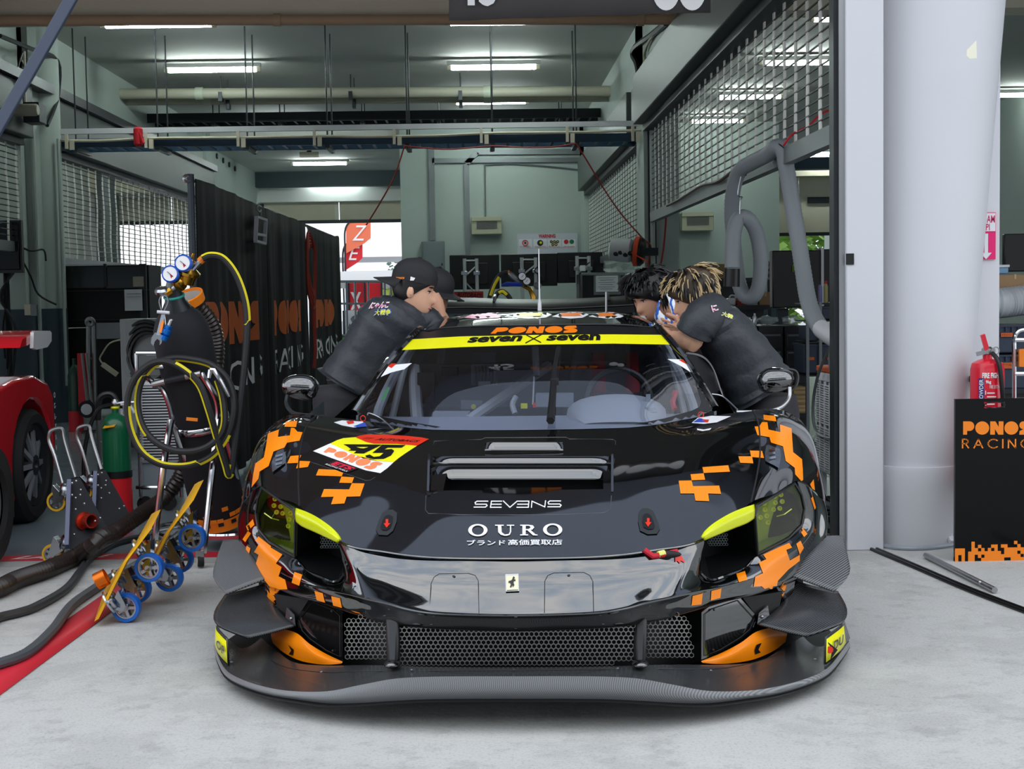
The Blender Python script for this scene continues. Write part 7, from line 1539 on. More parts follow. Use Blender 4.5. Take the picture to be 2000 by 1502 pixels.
obj('bench_front', MB().mm((a.x+.05, 17.6, .0), (b.x-.05, 18.1, a.z-.05)), M_TOOL, t)
carton(1383, 515, 1420, 545, 17.6, 'open brown carton on the workbench under the wall heater box')
t = thing('jerry_can', 'white plastic jerry can on the low bench behind the duct', 'can', atY(1428, 597, 12.5)); wbox('can_body', 1421, 582, 1437, 597, 12.5, .12, M_GREYPL, t, bevel=.012); obj('can_handle', MB().tube(smooth_path([atY(u, v, 12.52) for u, v in ((1424, 582), (1428, 577), (1436, 578), (1437, 583))], 4), .008, 6), M_GREYPL, t)
t = thing('low_bench', 'black low bench under the white jerry can', 'bench', atY(1450, 760, 12.4)); a, b = atY(1405, 597, 12.4), atY(1505, 597, 12.4); obj('bench_top', MB().mm((a.x, 12.4, a.z-.04), (b.x, 13.0, a.z)), M_TOOL, t); obj('bench_front', MB().mm((a.x+.04, 12.5, 0), (b.x-.04, 12.95, a.z-.04)), M_TOOL, t)
carton(1483, 570, 1508, 597, 12.5, 'brown carton on the low bench beside the screen case'); carton(1440, 584, 1460, 597, 12.5, 'small red carton on the low bench', mat('carton_red', (150, 40, 40), .6)); carton(1461, 577, 1480, 597, 12.5, 'clear parts box on the low bench', mat('box_clear', (176, 184, 182), .3))
t = thing('socket_panel', 'grey socket panel with three round outlets on a post', 'panel', atY(1503, 545, 13)); wbox('panel', 1497, 510, 1510, 546, 13, .05, M_GREYM, t)
for v in (516, 527, 538): obj('outlet', MB().lathe([(.018, 0), (.018, .012), (.012, .012)], atY(1503.5, v, 12.995), (0, -1, 0), 14), mat('outlet_red', (90, 60, 60), .5), t)
wbox('panel_post', 1501, 546, 1506, 846, 13.01, .03, M_DKST, t)
for k, (v0, v1) in enumerate(((755, 772), (772, 790), (790, 808))):
    t = thing('wooden_crate', ('topmost wooden crate of the stack behind the mirror', 'middle wooden crate of the stack behind the mirror', 'bottom wooden crate of the stack behind the mirror')[k], 'crate', atY(1562, v1, 10.2)); wbox('crate_body', 1551, v0, 1573, v1-.5, 10.2, .16, mat('crate_wood', (172, 146, 102), .7, noise=.1), t); wbox('slat', 1551, v0+2, 1573, v0+6, 10.19, .01, mat('slat_wood', (190, 164, 118), .7), t); wbox('slat', 1551, v0+9, 1573, v0+14, 10.19, .01, MATS['slat_wood'], t)
a, b = atY(1545, 808, 10.15), atY(1580, 808, 10.15); t = thing('crate_trolley', 'dark low trolley carrying the wooden crates', 'trolley', ((a.x+b.x)/2, 10.3, 0)); obj('trolley_deck', MB().mm((a.x, 10.15, a.z-.03), (b.x, 10.37, a.z)), M_DKST, t); obj('trolley_base', MB().mm((a.x+.01, 10.2, 0), (b.x-.01, 10.36, a.z-.03)), M_TOOL, t)
# portable cooler beside the jamb
XP = 1.874
t = thing('portable_cooler', 'white and orange louvred air cooler beside the door jamb', 'air conditioner', (XP+.15, 7.74, 0))
ya, yb2, zb, zt = 7.5, 7.95, atX(1602, 920, XP).z, atX(1602, 714, XP).z
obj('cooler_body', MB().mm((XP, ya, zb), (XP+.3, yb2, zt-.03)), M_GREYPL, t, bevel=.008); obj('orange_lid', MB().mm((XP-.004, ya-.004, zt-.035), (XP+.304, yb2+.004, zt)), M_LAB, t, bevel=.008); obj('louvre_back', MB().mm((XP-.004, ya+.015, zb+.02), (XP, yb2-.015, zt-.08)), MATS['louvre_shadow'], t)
for k in range(36):
    if k == 18: continue
    z = zb+.03+(zt-zb-.13)*k/35; obj('louvre_slat', MB().box((XP-.008, (ya+yb2)/2, z), (.012, yb2-ya-.03, .0065)), M_GREYPL, t)
for k in range(1, 4): y = ya+(yb2-ya)*k/4; obj('louvre_bar', MB().mm((XP-.016, y-.006, zb+.02), (XP-.004, y+.006, zt-.08)), M_GREYPL, t)
for sx in (.03, .27):
    for y in (ya+.03, yb2-.03): obj('leg', MB().strut((XP+sx, y, zb+.01), (XP+sx, y, 0), .025, .025, up=(0, 1, 0)), M_GREYPL, t)
t = thing('power_cable', 'grey cables hanging in loops beside the white and orange cooler', 'cable', atY(1590, 850, 7.75))
for n_, P3 in enumerate(([(1640, 650), (1615, 690), (1596, 740), (1588, 790), (1590, 830), (1602, 850), (1632, 858)], [(1638, 640), (1622, 680), (1622, 720), (1632, 745), (1640, 750)], [(1638, 655), (1628, 690), (1626, 715), (1636, 735)])): obj('cable_run', MB().tube(smooth_path([atX(u, v, XP-.03-.02*n_) for u, v in P3], 5), .0085, 6), M_GREYM, t)
t = thing('floor_cable_coil', 'black cable coil heaped on the floor at the foot of the jamb', 'cable', atZ(1610, 1030)); rnd = random.Random(8); c = atZ(1612, 1022)
for k in range(6): obj('coil_loop', MB().torus(c+Vector((rnd.uniform(-.02, .02), .1+rnd.uniform(-.05, .05), .016+.022*k)), (rnd.uniform(-.1, .1), rnd.uniform(-.1, .1), 1), .15-.006*k, .012, 26, 6), M_BLACK, t)
obj('cable_plug', MB().tube([atY(1596, 978, 7.4), atY(1606, 984, 7.4), atY(1634, 992, 7.4)], [.02, .022, .016], 8), M_GREYM, t)
obj('hanging_cable', MB().tube(smooth_path([atY(u, v, 7.6) for u, v in ((1600, 940), (1606, 970), (1625, 985), (1636, 960))], 4), .02, 7), M_BLACK, t)
t = thing('battery_charger', 'dark green power tool battery pack on the next bay floor', 'battery', atZ(1590, 892)); p = atZ(1588, 892); obj('pack_body', MB().box((p.x, p.y, .06), (.15, .12, .12)), mat('tool_green', (14, 70, 52), .45), t, bevel=.012); obj('pack_stripe', MB().box((p.x-.04, p.y-.062, .07), (.012, .006, .08)), M_ORANGE, t); obj('pack_grip', MB().box((p.x-.03, p.y, .13), (.06, .06, .03)), MATS['tool_green'], t, bevel=.008)
# ================================================================ by the front pier
EX = thing('fire_extinguisher', 'red dry powder fire extinguisher behind the A-board', 'fire extinguisher', atY(1928, 1010, 6.95)); c = atY(1927, 1000, 6.95); r = .081; zt = atY(1927, 703, 6.95).z; z0 = zt-.62
obj('shell', MB().lathe([(r*.96, z0), (r, z0+.02), (r, zt-.045), (r*.9, zt-.015), (r*.55, zt+.0), (.022, zt+.006), (.022, zt+.03)], (c.x, c.y, 0), n=28), mat('ext_red', (216, 14, 44), .3, coat=.3), EX)
obj('neck_valve', MB().lathe([(.02, 0), (.028, .005), (.028, .03), (.016, .04)], (c.x, c.y, zt+.025), n=12), M_STEEL, EX)
obj('lever', MB().strut((c.x-.01, c.y-.02, zt+.05), (c.x-.035, c.y-.03, zt+.125), .022, .012, up=(0, 1, 0)), MATS['ext_red'], EX); obj('carry_grip', MB().strut((c.x-.06, c.y-.02, zt+.03), (c.x+.03, c.y-.02, zt+.05), .02, .01, up=(0, 1, 0)), M_STEEL, EX); obj('pin_ring', MB().torus((c.x+.03, c.y-.03, zt+.045), (0, 1, 0), .018, .003, 14, 5), M_STEEL, EX)
obj('discharge_hose', MB().tube(smooth_path([(c.x+.01, c.y-.04, zt+.035), (c.x+.025, c.y-.085, zt-.01), (c.x+.035, c.y-.1, zt-.12), (c.x+.05, c.y-.1, zt-.3)], 5), .011, 8), M_BLACK, EX)
def cyl_lab(n, a0, a1, z0_, z1_, m, rr=r+.001): 
    mb = MB(); mb.grid([[(c.x+rr*math.sin(a0+(a1-a0)*i/8), c.y-rr*math.cos(a0+(a1-a0)*i/8), z) for i in range(9)] for z in (z0_, z1_)]); mb.v = [Vector(p) for p in mb.v]; return obj(n, mb, m, EX)
def cyl_txt(s, a0, a1, z0_, z1_, m, rot=False, **kw):
    V, F, _ = text2d(s, **kw); rr = r+.0022; mb = MB(); vs = []
    for x, y in V:
        if rot: x, y = 1-y, x
        a = a0+(a1-a0)*x; vs.append((c.x+rr*math.sin(a), c.y-rr*math.cos(a), z0_+(z1_-z0_)*y))
    mb.add(vs, F); return obj('lettering', mb, m, EX)
cyl_lab('blue_label', -.85, -.52, zt-.26, zt-.085, mat('label_blue', (24, 50, 130), .5)); cyl_txt('ABC POWDER', -.80, -.56, zt-.255, zt-.09, M_WHITEP, rot=True, bold=.02)
cyl_txt('FIRE FIGHTER', -.62, .75, zt-.085, zt-.058, M_WHITEP, bold=.04); cyl_txt('9kg', -.42, -.12, zt-.115, zt-.095, M_WHITEP, bold=.03); cyl_txt('FIRE EXTINGUISHER', -.2, .85, zt-.135, zt-.118, M_WHITEP)
for k in range(5): cyl_lab('print_line', -.35, .1+.09*(k % 3), zt-.16-.018*k, zt-.154-.018*k, M_WHITEP)
cyl_txt('1', -.45, -.4, zt-.165, zt-.145, M_WHITEP); cyl_txt('2', -.45, -.39, zt-.235, zt-.215, M_WHITEP)
obj('wall_bracket', MB().box((c.x, c.y+.12, zt-.1), (.08, .26, .03)), M_DKST, EX)
# A-board of the team
YA2 = 6.62
AB = thing('a_board', 'black team A-board with orange lettering and pixel band by the white column', 'sign', atY(1990, 1115, YA2))
a, b = atY(1865, 1105, YA2), atY(2128, 775, YA2); M_BOARD = mat('board_black', (10, 11, 12), .12, spec=.2)
mb = MB(); z0, z1 = a.z, b.z; xs0, xs1 = atY(1922, 790, YA2).x, atY(1963, 790, YA2).x; zs0, zs1 = atY(1940, 797, YA2).z, atY(1940, 785, YA2).z
mb.mm((a.x, YA2, z0), (b.x, YA2+.02, zs0)); mb.mm((a.x, YA2, zs0), (xs0, YA2+.02, zs1)); mb.mm((xs1, YA2, zs0), (b.x, YA2+.02, zs1)); mb.mm((a.x, YA2, zs1), (b.x, YA2+.02, z1)); obj('panel', mb, M_BOARD, AB)
obj('slot_rim', MB().tube([(xs0, YA2-.002, (zs0+zs1)/2)]+[((xs0+xs1)/2+(xs1-xs0)/2*math.cos(t), YA2-.002, (zs0+zs1)/2+(zs1-zs0)/2*math.sin(t)) for t in [PI-2*PI*k/16 for k in range(16)]], .003, 5, closed=True), M_SATIN, AB)
obj('steel_strip', MB().mm((a.x, YA2+.002, .02), (b.x, YA2+.018, z0)), M_STEEL, AB)
pf, _a = fat_letters('PONOS'); o = atY(1881, 849, YA2-.002); flat(poly2d(pf, .2), o, (atY(2012, 849, YA2-.002)-o), (0, 0, (atY(1881, 823, YA2)-atY(1881, 849, YA2)).z), 'team_lettering', M_ORANGE, AB)
ps, _a = stroke_letters('RACING', .13); o = atY(1880, 875, YA2-.002); flat(poly2d(ps, .2), o, (atY(2013, 875, YA2-.002)-o), (0, 0, (atY(1881, 858, YA2)-atY(1881, 875, YA2)).z), 'lettering', M_ORANGE, AB, kind='stuff')
rnd = random.Random(4); s_ = .0155; nx = int((b.x-a.x)/s_)
for i in range(nx):
    hgt = [4, 4, 5, 3, 5, 8, 8, 7, 6, 4, 5, 7, 6, 8, 8, 6, 5, 7, 8, 6][i % 20]//2+2; runs = []
    for j in range(9):
        if j <= hgt and rnd.random() < (.8 if j < 4 else .55): runs.append(j)
    for j in runs: obj('orange_pixel', MB().mm((a.x+i*s_, YA2-.002, z0+.004+j*s_), (a.x+(i+1)*s_, YA2, z0+.004+(j+1)*s_)), M_ORANGE, AB)
f0, f1 = atZ(1808, 1091), atZ(1943, 1160)
obj('foot_tube', MB().bar(f0+Vector((0, 0, .016)), f1+Vector((0, 0, .016)), .013, 12), M_STEEL, AB); obj('foot_tube', MB().bar(f0+Vector((.52, 0, .016)), f1+Vector((.52, 0, .016)), .013, 12), M_STEEL, AB); obj('foot_bolt', MB().ball((f1.x-.03, f1.y+.1, .03), .008, 8, 5), M_STEEL, AB)
t = thing('clear_hose', 'clear plastic hose bent along the foot of the column', 'hose', atZ(1760, 1075)); obj('hose_run', MB().tube(smooth_path([atZ(u, v+3)+Vector((0, 0, .012)) for u, v in ((1640, 1040), (1680, 1058), (1740, 1070), (1800, 1072), (1862, 1066))], 6), .012, 8), mat('hose_clear', (166, 174, 184), .2, alpha=.7), t)
for k, (u, v, lab) in enumerate(((1637, 1036, 'crumpled white tape ball at the foot of the pier'), (1860, 1066, 'crumpled white tape ball beside the A-board'))):
    p = atZ(u, v); t = thing('tape_ball', lab, 'tape', p); rnd = random.Random(k); mb = MB(); mb.ball((p.x, p.y, .026), (.036, .03, .026), 9, 6); mb.v = [q+Vector((rnd.uniform(-.008, .008), rnd.uniform(-.008, .008), rnd.uniform(-.004, .008))) for q in mb.v]; obj('crumple', mb, M_PAPER, t, sharp=10)
t = thing('floor_cable', 'black twin cable running across the apron from the jamb', 'cable', atZ(1800, 1125))
for d in (0, 5): obj('cable_run', MB().tube(smooth_path([atZ(u, v+d)+Vector((0, 0, .008)) for u, v in ((1604, 1032), (1650, 1048), (1720, 1078), (1800, 1112), (1900, 1155), (2040, 1208))], 5), .0075, 6), M_BLACK, t)
# stores beyond the pier
YX = 8.6
for k, (v0, v1, lab) in enumerate(((634, 690, 'blue plastic crate with orange label, upper one behind the extinguisher'), (692, 760, 'blue plastic crate with orange label, lower one behind the extinguisher'))):
    t = thing('storage_crate', lab, 'crate', atY(1970, v1, YX)); wbox('crate_body', 1938, v0, 2030, v1, YX, .4, M_CRATE, t, bevel=.008); wbox('crate_rim', 1936, v0, 2032, v0+5, YX-.01, .42, M_CRATE, t)
    for j in range(7): wbox('rib', 1940+j*12, v0+5, 1942+j*12, v0+14, YX-.012, .012, M_CRATE, t)
    l_ = wbox('crate_label', 1955, v0+16, 1978, v0+24 if k == 0 else v0+28, YX-.014, .004, M_LAB, t); write('ドライバー' if k == 0 else 'チーム', atY(1957, v0+22, YX-.016), atY(1976, v0+22, YX-.016)-atY(1957, v0+22, YX-.016), (0, 0, .012), M_INK, l_)
t = thing('stacking_bench', 'dark bench under the blue crates beyond the pier', 'bench', atY(1975, 900, YX)); a, b = atY(1936, 760, YX), atY(2040, 760, YX); obj('bench_top', MB().mm((a.x, YX, a.z-.03), (b.x, YX+.45, a.z)), M_DKST, t); obj('bench_front', MB().mm((a.x+.02, YX+.05, 0), (b.x-.02, YX+.4, a.z-.03)), M_TOOL, t)
t = thing('duct_roll', 'rolled silver ribbed duct on top of the blue crates', 'duct', atY(1975, 630, YX)); a = atY(1938, 592, YX+.1); obj('ribbed_hose', ribbed([a, a+Vector((.05, .0, .0)), a+Vector((.12, .02, .005)), a+Vector((.35, .05, .03))], .088, .02, .006, 18), mat('foil_grey', (182, 186, 190), .35), t)
carton(1936, 536, 2030, 575, YX+.15, 'brown carton lying above the silver duct roll'); t = thing('carton_shelf', 'dark shelf board under the brown carton', 'shelf', atY(1980, 577, YX+.2)); wbox('shelf_board', 1930, 575, 2040, 578, YX+.12, .5, M_DKST, t); wbox('shelf_post', 2020, 578, 2026, 900, YX+.5, .05, M_DKST, t); wbox('shelf_post', 1932, 578, 1936, 900, YX+.5, .05, M_DKST, t)
t = thing('blue_tray', 'pale blue plastic tray on the brown carton', 'tray', atY(1960, 535, YX+.2)); wbox('tray_body', 1946, 519, 1970, 535, YX+.2, .2, mat('tray_pale', (120, 160, 190), .4), t, bevel=.006); wbox('tray_rim', 1944, 517, 1972, 522, YX+.19, .22, M_GREYPL, t)
t = thing('monitor', 'black monitor standing beyond the white pier', 'monitor', atY(2000, 540, 9.2)); wbox('housing', 1962, 455, 2070, 531, 9.2, .05, M_SCR, t, bevel=.008); wbox('stand_neck', 2010, 531, 2020, 556, 9.22, .03, M_DKST, t); wbox('stand_foot', 1995, 552, 2035, 556, 9.15, .15, M_DKST, t)
t = thing('chrome_trolley', 'chrome tube trolley with an orange panel beside the extinguisher', 'trolley', atY(2000, 900, 7.6)); Q = lambda u, v: atY(u, v, 7.6)
obj('frame_tube', MB().tube(smooth_path([Q(u, v) for u, v in ((1981, 900), (1981, 700), (1981, 665), (1986, 650), (2000, 644), (2040, 644))], 4), .012, 8), M_CHROME, t)
for v in (664, 730): obj('cross_tube', MB().bar(Q(1981, v), Q(2040, v), .014, 8), M_CHROME, t)
obj('orange_panel', MB().prism([Q(1988, 682), Q(2040, 678), Q(2040, 718), Q(1988, 716)], (0, -.02, 0)), M_ORANGE, t); obj('leg_tube', MB().bar(Q(1981, 890), (Q(1981, 890).x, 7.6, 0), .012, 8), M_CHROME, t); obj('leg_tube', MB().bar(Q(2040, 644), (Q(2040, 644).x, 7.6, 0), .012, 8), M_CHROME, t)
# ================================================================ people
M_SKIN = mat('skin', (222, 172, 142), .5); M_SKIN2 = mat('skin_tan', (206, 154, 124), .5); M_LIP = mat('lip', (190, 116, 104), .45); M_EYE = mat('eye_white', (226, 222, 218), .3); M_IRIS = mat('iris_dark', (26, 18, 14), .3)
M_HAIRK = mat('hair_black', (14, 13, 14), .38); M_HAIRB = mat('hair_blond', (190, 164, 120), .45)
M_SHIRT = mat('shirt_black', (44, 48, 54), .5, noise=.1, nscale=7, bump=.9, bscale=14); M_TROU = mat('trouser_black', (34, 33, 38), .75, noise=.1, nscale=9); M_CAP = mat('cap_black', (26, 27, 30), .75)
HEADT = [(-.118, .045, .01, .022), (-.108, .078, .03, .040), (-.088, .090, .052, .053), (-.066, .091, .066, .061), (-.045, .090, .078, .066), (-.022, .088, .088, .069), (.0, .083, .095, .072), (.018, .088, .099, .074), (.036, .092, .101, .075), (.06, .086, .100, .073), (.085, .068, .088, .062), (.104, .042, .06, .042), (.114, .012, .02, .012)]
def hr(z, a, grow=0.):    # radius of the skull at height z and angle a (0 = face)
    for (z0, f0, b0, w0), (z1, f1, b1, w1) in zip(HEADT, HEADT[1:]):
        if z0 <= z <= z1:
            t = (z-z0)/(z1-z0); f, b, w = f0+(f1-f0)*t, b0+(b1-b0)*t, w0+(w1-w0)*t; break
    else: f, b, w = HEADT[-1][1:] if z > 0 else HEADT[0][1:]
    c, s = math.cos(a), math.sin(a); d = f if c > 0 else b
    r = 1/((abs(c)/d)**2.3+(abs(s)/w)**2.3)**(1/2.3)
    nose = .024*math.exp(-(a/.16)**2)*math.exp(-((z+.036)/.018)**2)+.009*math.exp(-(a/.13)**2)*math.exp(-((z+.008)/.02)**2)
    sock = -.007*math.exp(-((abs(a)-.38)/.16)**2)*math.exp(-((z-.002)/.012)**2)
    lips = .004*math.exp(-(a/.25)**2)*math.exp(-((z+.07)/.008)**2)
    return r+(nose+sock+lips if grow == 0 else grow)
def rot_of(face, up):
    f = Vector(face).normalized(); u = Vector(up); u = (u-f*u.dot(f)).normalized(); s = f.cross(u)
    return Matrix((f, s, u)).transposed()      # columns: face, side, up
def head_mesh(mb, c, R):
    G = []
    zs = [-.118+.232*k/34 for k in range(35)]
    for z in zs: G.append([Vector(c)+R @ Vector((hr(z, a)*math.cos(a), hr(z, a)*math.sin(a), z)) for a in [-PI+2*PI*k/40 for k in range(41)]])
    mb.grid(G)
    for s in (-1, 1):
        mb.ball(Vector(c)+R @ Vector((-.006, s*.074, -.012)), (.017, .010, .030), 10, 8, R); mb.ball(Vector(c)+R @ Vector((-.002, s*.081, -.01)), (.010, .006, .021), 8, 6, R)
def face_bits(p, c, R, brow=True):
    P = lambda z, a, g=0.: Vector(c)+R @ Vector(((hr(z, a)+g)*math.cos(a), (hr(z, a)+g)*math.sin(a), z))
    for s in (-1, 1):
        e = obj('eye', MB().ball(P(.001, s*.37, -.006), (.012, .013, .0085), 10, 8, R), M_EYE, p); obj('iris', MB().ball(P(.0, s*.36, .002), (.005, .0055, .0055), 8, 6, R), M_IRIS, e)
        obj('eyelid', MB().tube([P(.006, s*a, .002) for a in (.22, .30, .38, .46, .53)], [.002, .0032, .0036, .003, .0015], 6), M_HAIRK, p)
        obj('eyebrow', MB().tube([P(.024, s*a, .002) for a in (.16, .26, .38, .5, .58)], [.002, .004, .0042, .003, .0015], 6), M_HAIRK, p)
    obj('mouth', MB().tube([P(-.072, a, .001) for a in (-.30, -.16, -.05, .05, .16, .30)], [.0015, .004, .005, .005, .004, .0015], 7), M_LIP, p)
    for s in (-1, 1): obj('nostril', MB().ball(P(-.047, s*.07, .001), (.004, .003, .003), 6, 4, R), M_LIP, p)
def hair_mesh(c, R, front=.05, back=-.085, sideh=-.02, grow=.014, seed=1, tufts=0, tl=.05, hang=1.0, zmax=None):
    rnd = random.Random(seed); mb = MB(); G = []
    def line(a):
        t = (1+math.cos(a))/2; return back+(front-back)*t**1.5 if abs(math.sin(a)) < .5 or True else sideh
    A = [-PI+2*PI*k/36 for k in range(37)]
    for j in range(12):
        row = []
        for a in A:
            z0 = line(a); z = z0+(.113-z0)*(j/11); g = grow*(.3+.7*min(1, j/2.5))+rnd.uniform(-.002, .003); r = max(.004, hr(z, a, .001))+g*(1 if j < 10 else .7)
            row.append(Vector(c)+R @ Vector((r*math.cos(a), r*math.sin(a), z+(g if j > 7 else 0))))
        row[-1] = row[0]; G.append(row)
    mb.grid(G)
    return mb, line
def locks(c, R, line, n, ln, seed, r=.0075, zlo=-.03, lift=.012, down=.8):
    rnd = random.Random(seed); mb = MB()
    for k in range(n):
        a = rnd.uniform(-PI, PI); cf = math.cos(a); z = rnd.uniform(max(zlo, line(a)) if cf < .2 else (.03 if cf < .6 else .062), .108); rr = hr(z, a, .001)+lift
        tp = max(0, min(1, (z-.045)/.05)); rr += .004*tp; p = Vector(c)+R @ Vector((rr*math.cos(a), rr*math.sin(a), z+.006+.020*tp)); out = R @ Vector((math.cos(a), math.sin(a), .55 if z > .06 else .0)).normalized(); dn = R @ Vector((.25+math.cos(a)*tp, math.sin(a)*tp, -1+.45*tp)).normalized(); L_ = ln*rnd.uniform(.6, 1.2)*(1 if cf < .3 else .62)
        q1 = p+out*.010+dn*L_*.4*down; q2 = q1+dn*L_*.5+out*rnd.uniform(-.004, .008)
        mb.tube([p-out*.004, q1, q2], [r*rnd.uniform(.7, 1.1), r*.8, .0012], 5)
    return mb
def loft(rings, n=20, seed=0, amp=0.):
    """rings: centre, half-width vector, half-depth vector -> closed cloth or limb surface"""
    C = smooth_path([r[0] for r in rings], 5); A = smooth_path([r[1] for r in rings], 5); B = smooth_path([r[2] for r in rings], 5); G = []
    for i, (c, a, b) in enumerate(zip(C, A, B)):
        row = []
        for k in range(n+1):
            t = 2*PI*k/n; ct, st = math.cos(t), math.sin(t); w = 1+amp*(math.sin(i*1.5+2.6*math.sin(t+seed)+seed)*.5+math.sin(i*2.3-t*2+seed*2)*.3+math.sin(i*.7-t*3+seed)*.3)
            row.append(c+(a*math.copysign(abs(ct)**.85, ct)+b*math.copysign(abs(st)**.85, st))*w)
        row[-1] = row[0]; G.append(row)
    mb = MB(); mb.grid(G); m = len(G[0])-1
    mb.add(G[0][:-1], [tuple(range(m))]); mb.add(G[-1][:-1], [tuple(range(m-1, -1, -1))]); return mb
def hand(mb, w, d, pn, curl=.9, s=1.0, thumb=1):
    """palm, four unequal fingers with two bends, thumb from the side; w wrist, d along the palm, pn out of the palm"""
    d = Vector(d).normalized(); pn = Vector(pn); pn = (pn-d*pn.dot(d)).normalized(); x = d.cross(pn); w = Vector(w)
    mb.tube([w-d*.02, w+d*.01, w+d*.05*s, w+d*.085*s], [.026*s, .030*s, .036*s, .030*s], 12)
    for k, L_ in enumerate((.068, .078, .073, .056)):
        b = w+d*(.08-.004*abs(k-1.5))*s+x*(-.030+.020*k)*s; pts = [b-d*.02*s]; dd = Vector(d); p = b; pts.append(p)
        for j, f in enumerate((.45, .32, .25)):
            ang = curl*(.5 if j == 0 else .75)*(1.0 if j else .9); dd = (dd*math.cos(ang)+pn*math.sin(ang)*1.0).normalized() if j == 0 else (Matrix.Rotation(-ang, 3, x) @ dd if (Matrix.Rotation(-ang, 3, x) @ dd).dot(pn) > (Matrix.Rotation(ang, 3, x) @ dd).dot(pn) or j > 0 and False else Matrix.Rotation(ang, 3, x) @ dd); p = p+dd*L_*f*s; pts.append(p)
        mb.tube(pts, [.010*s, .0098*s, .0092*s, .0082*s, .0062*s], 8); mb.ball(p, .0064*s, 8, 5)
    b = w+d*.025*s+x*thumb*-.030*s; p1 = b+(d*.6-x*thumb*.6+pn*.5).normalized()*.036*s; p2 = p1+(d*.9+pn*.5).normalized()*.030*s
    mb.tube([b, p1, p2, p2+(d+pn*.6).normalized()*.018*s], [.014*s, .0115*s, .010*s, .006*s], 8)
def person(lab, foot): return thing('person', lab, 'person', foot)
def shoes(p, feet, dr):
    dr = Vector(dr).normalized()
    for f in feet:
        sd = Vector((-dr.y, dr.x, 0)); obj('shoe', loft([(Vector(f)+dr*(-.09)+Vector((0, 0, .045)), sd*.034, Vector((0, 0, .043))), (Vector(f)+Vector((0, 0, .05)), sd*.04, Vector((0, 0, .048))), (Vector(f)+dr*.1+Vector((0, 0, .034)), sd*.047, Vector((0, 0, .033))), (Vector(f)+dr*.18+Vector((0, 0, .024)), sd*.03, Vector((0, 0, .022)))], 14), M_BLACK, p)
def trousers(p, hip, side_, feet, fr=.13, m=None):
    side_ = Vector(side_).normalized(); fw = Vector((0, 0, 1)).cross(side_); hip = Vector(hip)
    mb = loft([(hip+Vector((0, 0, .10)), side_*.165, fw*.115), (hip+Vector((0, 0, .02)), side_*.18, fw*.13), (hip+Vector((0, 0, -.08)), side_*.17, fw*.125), (hip+Vector((0, 0, -.13)), side_*.12, fw*.09)], 22, 1, .02)
    for s, f in zip((-1, 1), feet):
        f = Vector(f); h_ = hip+side_*s*.085+Vector((0, 0, -.04)); k = h_.lerp(f, .5)+fw*.03
        t = loft([(h_, side_*.10, fw*.125), (h_.lerp(k, .5), side_*.092, fw*.105), (k, side_*.075, fw*.08), (k.lerp(f, .6), side_*.07, fw*.072), (f+Vector((0, 0, .07)), side_*.065, fw*.068)], 18, s, .04); mb.add(t.v, t.f)
    return obj('trousers', mb, m or M_TROU, p)
def sleeve(mb, pts, rad, n=18):
    P_ = smooth_path(pts, 4); m = len(P_); t = MB().tube(P_, [rad[0]+(rad[1]-rad[0])*i/(m-1)+.003*math.sin(i*1.9) for i in range(m)], n); mb.add(t.v, t.f)
def bvh_of(o):
    M = WM[o.name]; return BVHTree.FromPolygons([M @ v.co for v in o.data.vertices], [tuple(q.vertices) for q in o.data.polygons])
def print_on(o, VF, m, off=.004, name='shirt_print'):
    T = bvh_of(o); V, F = VF; pts = []
    for u, v in V:
        d = ray(u, v).normalized(); loc, n, i, ds = T.ray_cast(CAMPOS, d); pts.append(None if loc is None else loc-d*off)
    F = [f for f in F if all(pts[i] is not None for i in f)]
    if not F: return None
    ids = sorted({i for f in F for i in f}); re = {i: k for k, i in enumerate(ids)}; mb = MB(); mb.add([pts[i] for i in ids], [tuple(re[i] for i in f) for f in F]); return obj(name, mb, m, o)
def ptext(o, s, q, m, off=.005, **kw): V, F, a = text2d(s, **kw); return print_on(o, (quadmap(V, q), F), m, off)
def cap_(p, c, R, brim_a, up=.0):
    G = []
    for j in range(11):
        t = j/10; z = .035+(.150-.035)*t; sc = max(.02, (1-t**3.0))**.5 if t > .35 else 1
        G.append([Vector(c)+R @ Vector(((hr(.04, a, .012))*sc*math.cos(a), (hr(.04, a, .012))*sc*math.sin(a), z)) for a in [-PI+2*PI*k/32 for k in range(33)]])
    K = obj('cap', MB().grid(G), M_CAP, p); obj('cap_button', MB().ball(Vector(c)+R @ Vector((0, 0, .152)), (.009, .009, .005), 8, 5), M_CAP, K)
    B_ = []
    for j in range(6):
        t = j/5; row = []
        for k in range(13):
            a = brim_a-.95+1.9*k/12; r0_ = hr(.04, a, .010); e = .085*(max(0, math.cos((a-brim_a)*1.45)))**.5; row.append(Vector(c)+R @ Vector(((r0_+e*t)*math.cos(a), (r0_+e*t)*math.sin(a), .040-(.018 if abs(brim_a) > 1 else .010)*t-.03*((a-brim_a)/.95)**2*t)))
        B_.append(row)
    obj('cap_brim', MB().grid(B_), M_CAP, K, solid=.004)
    return K
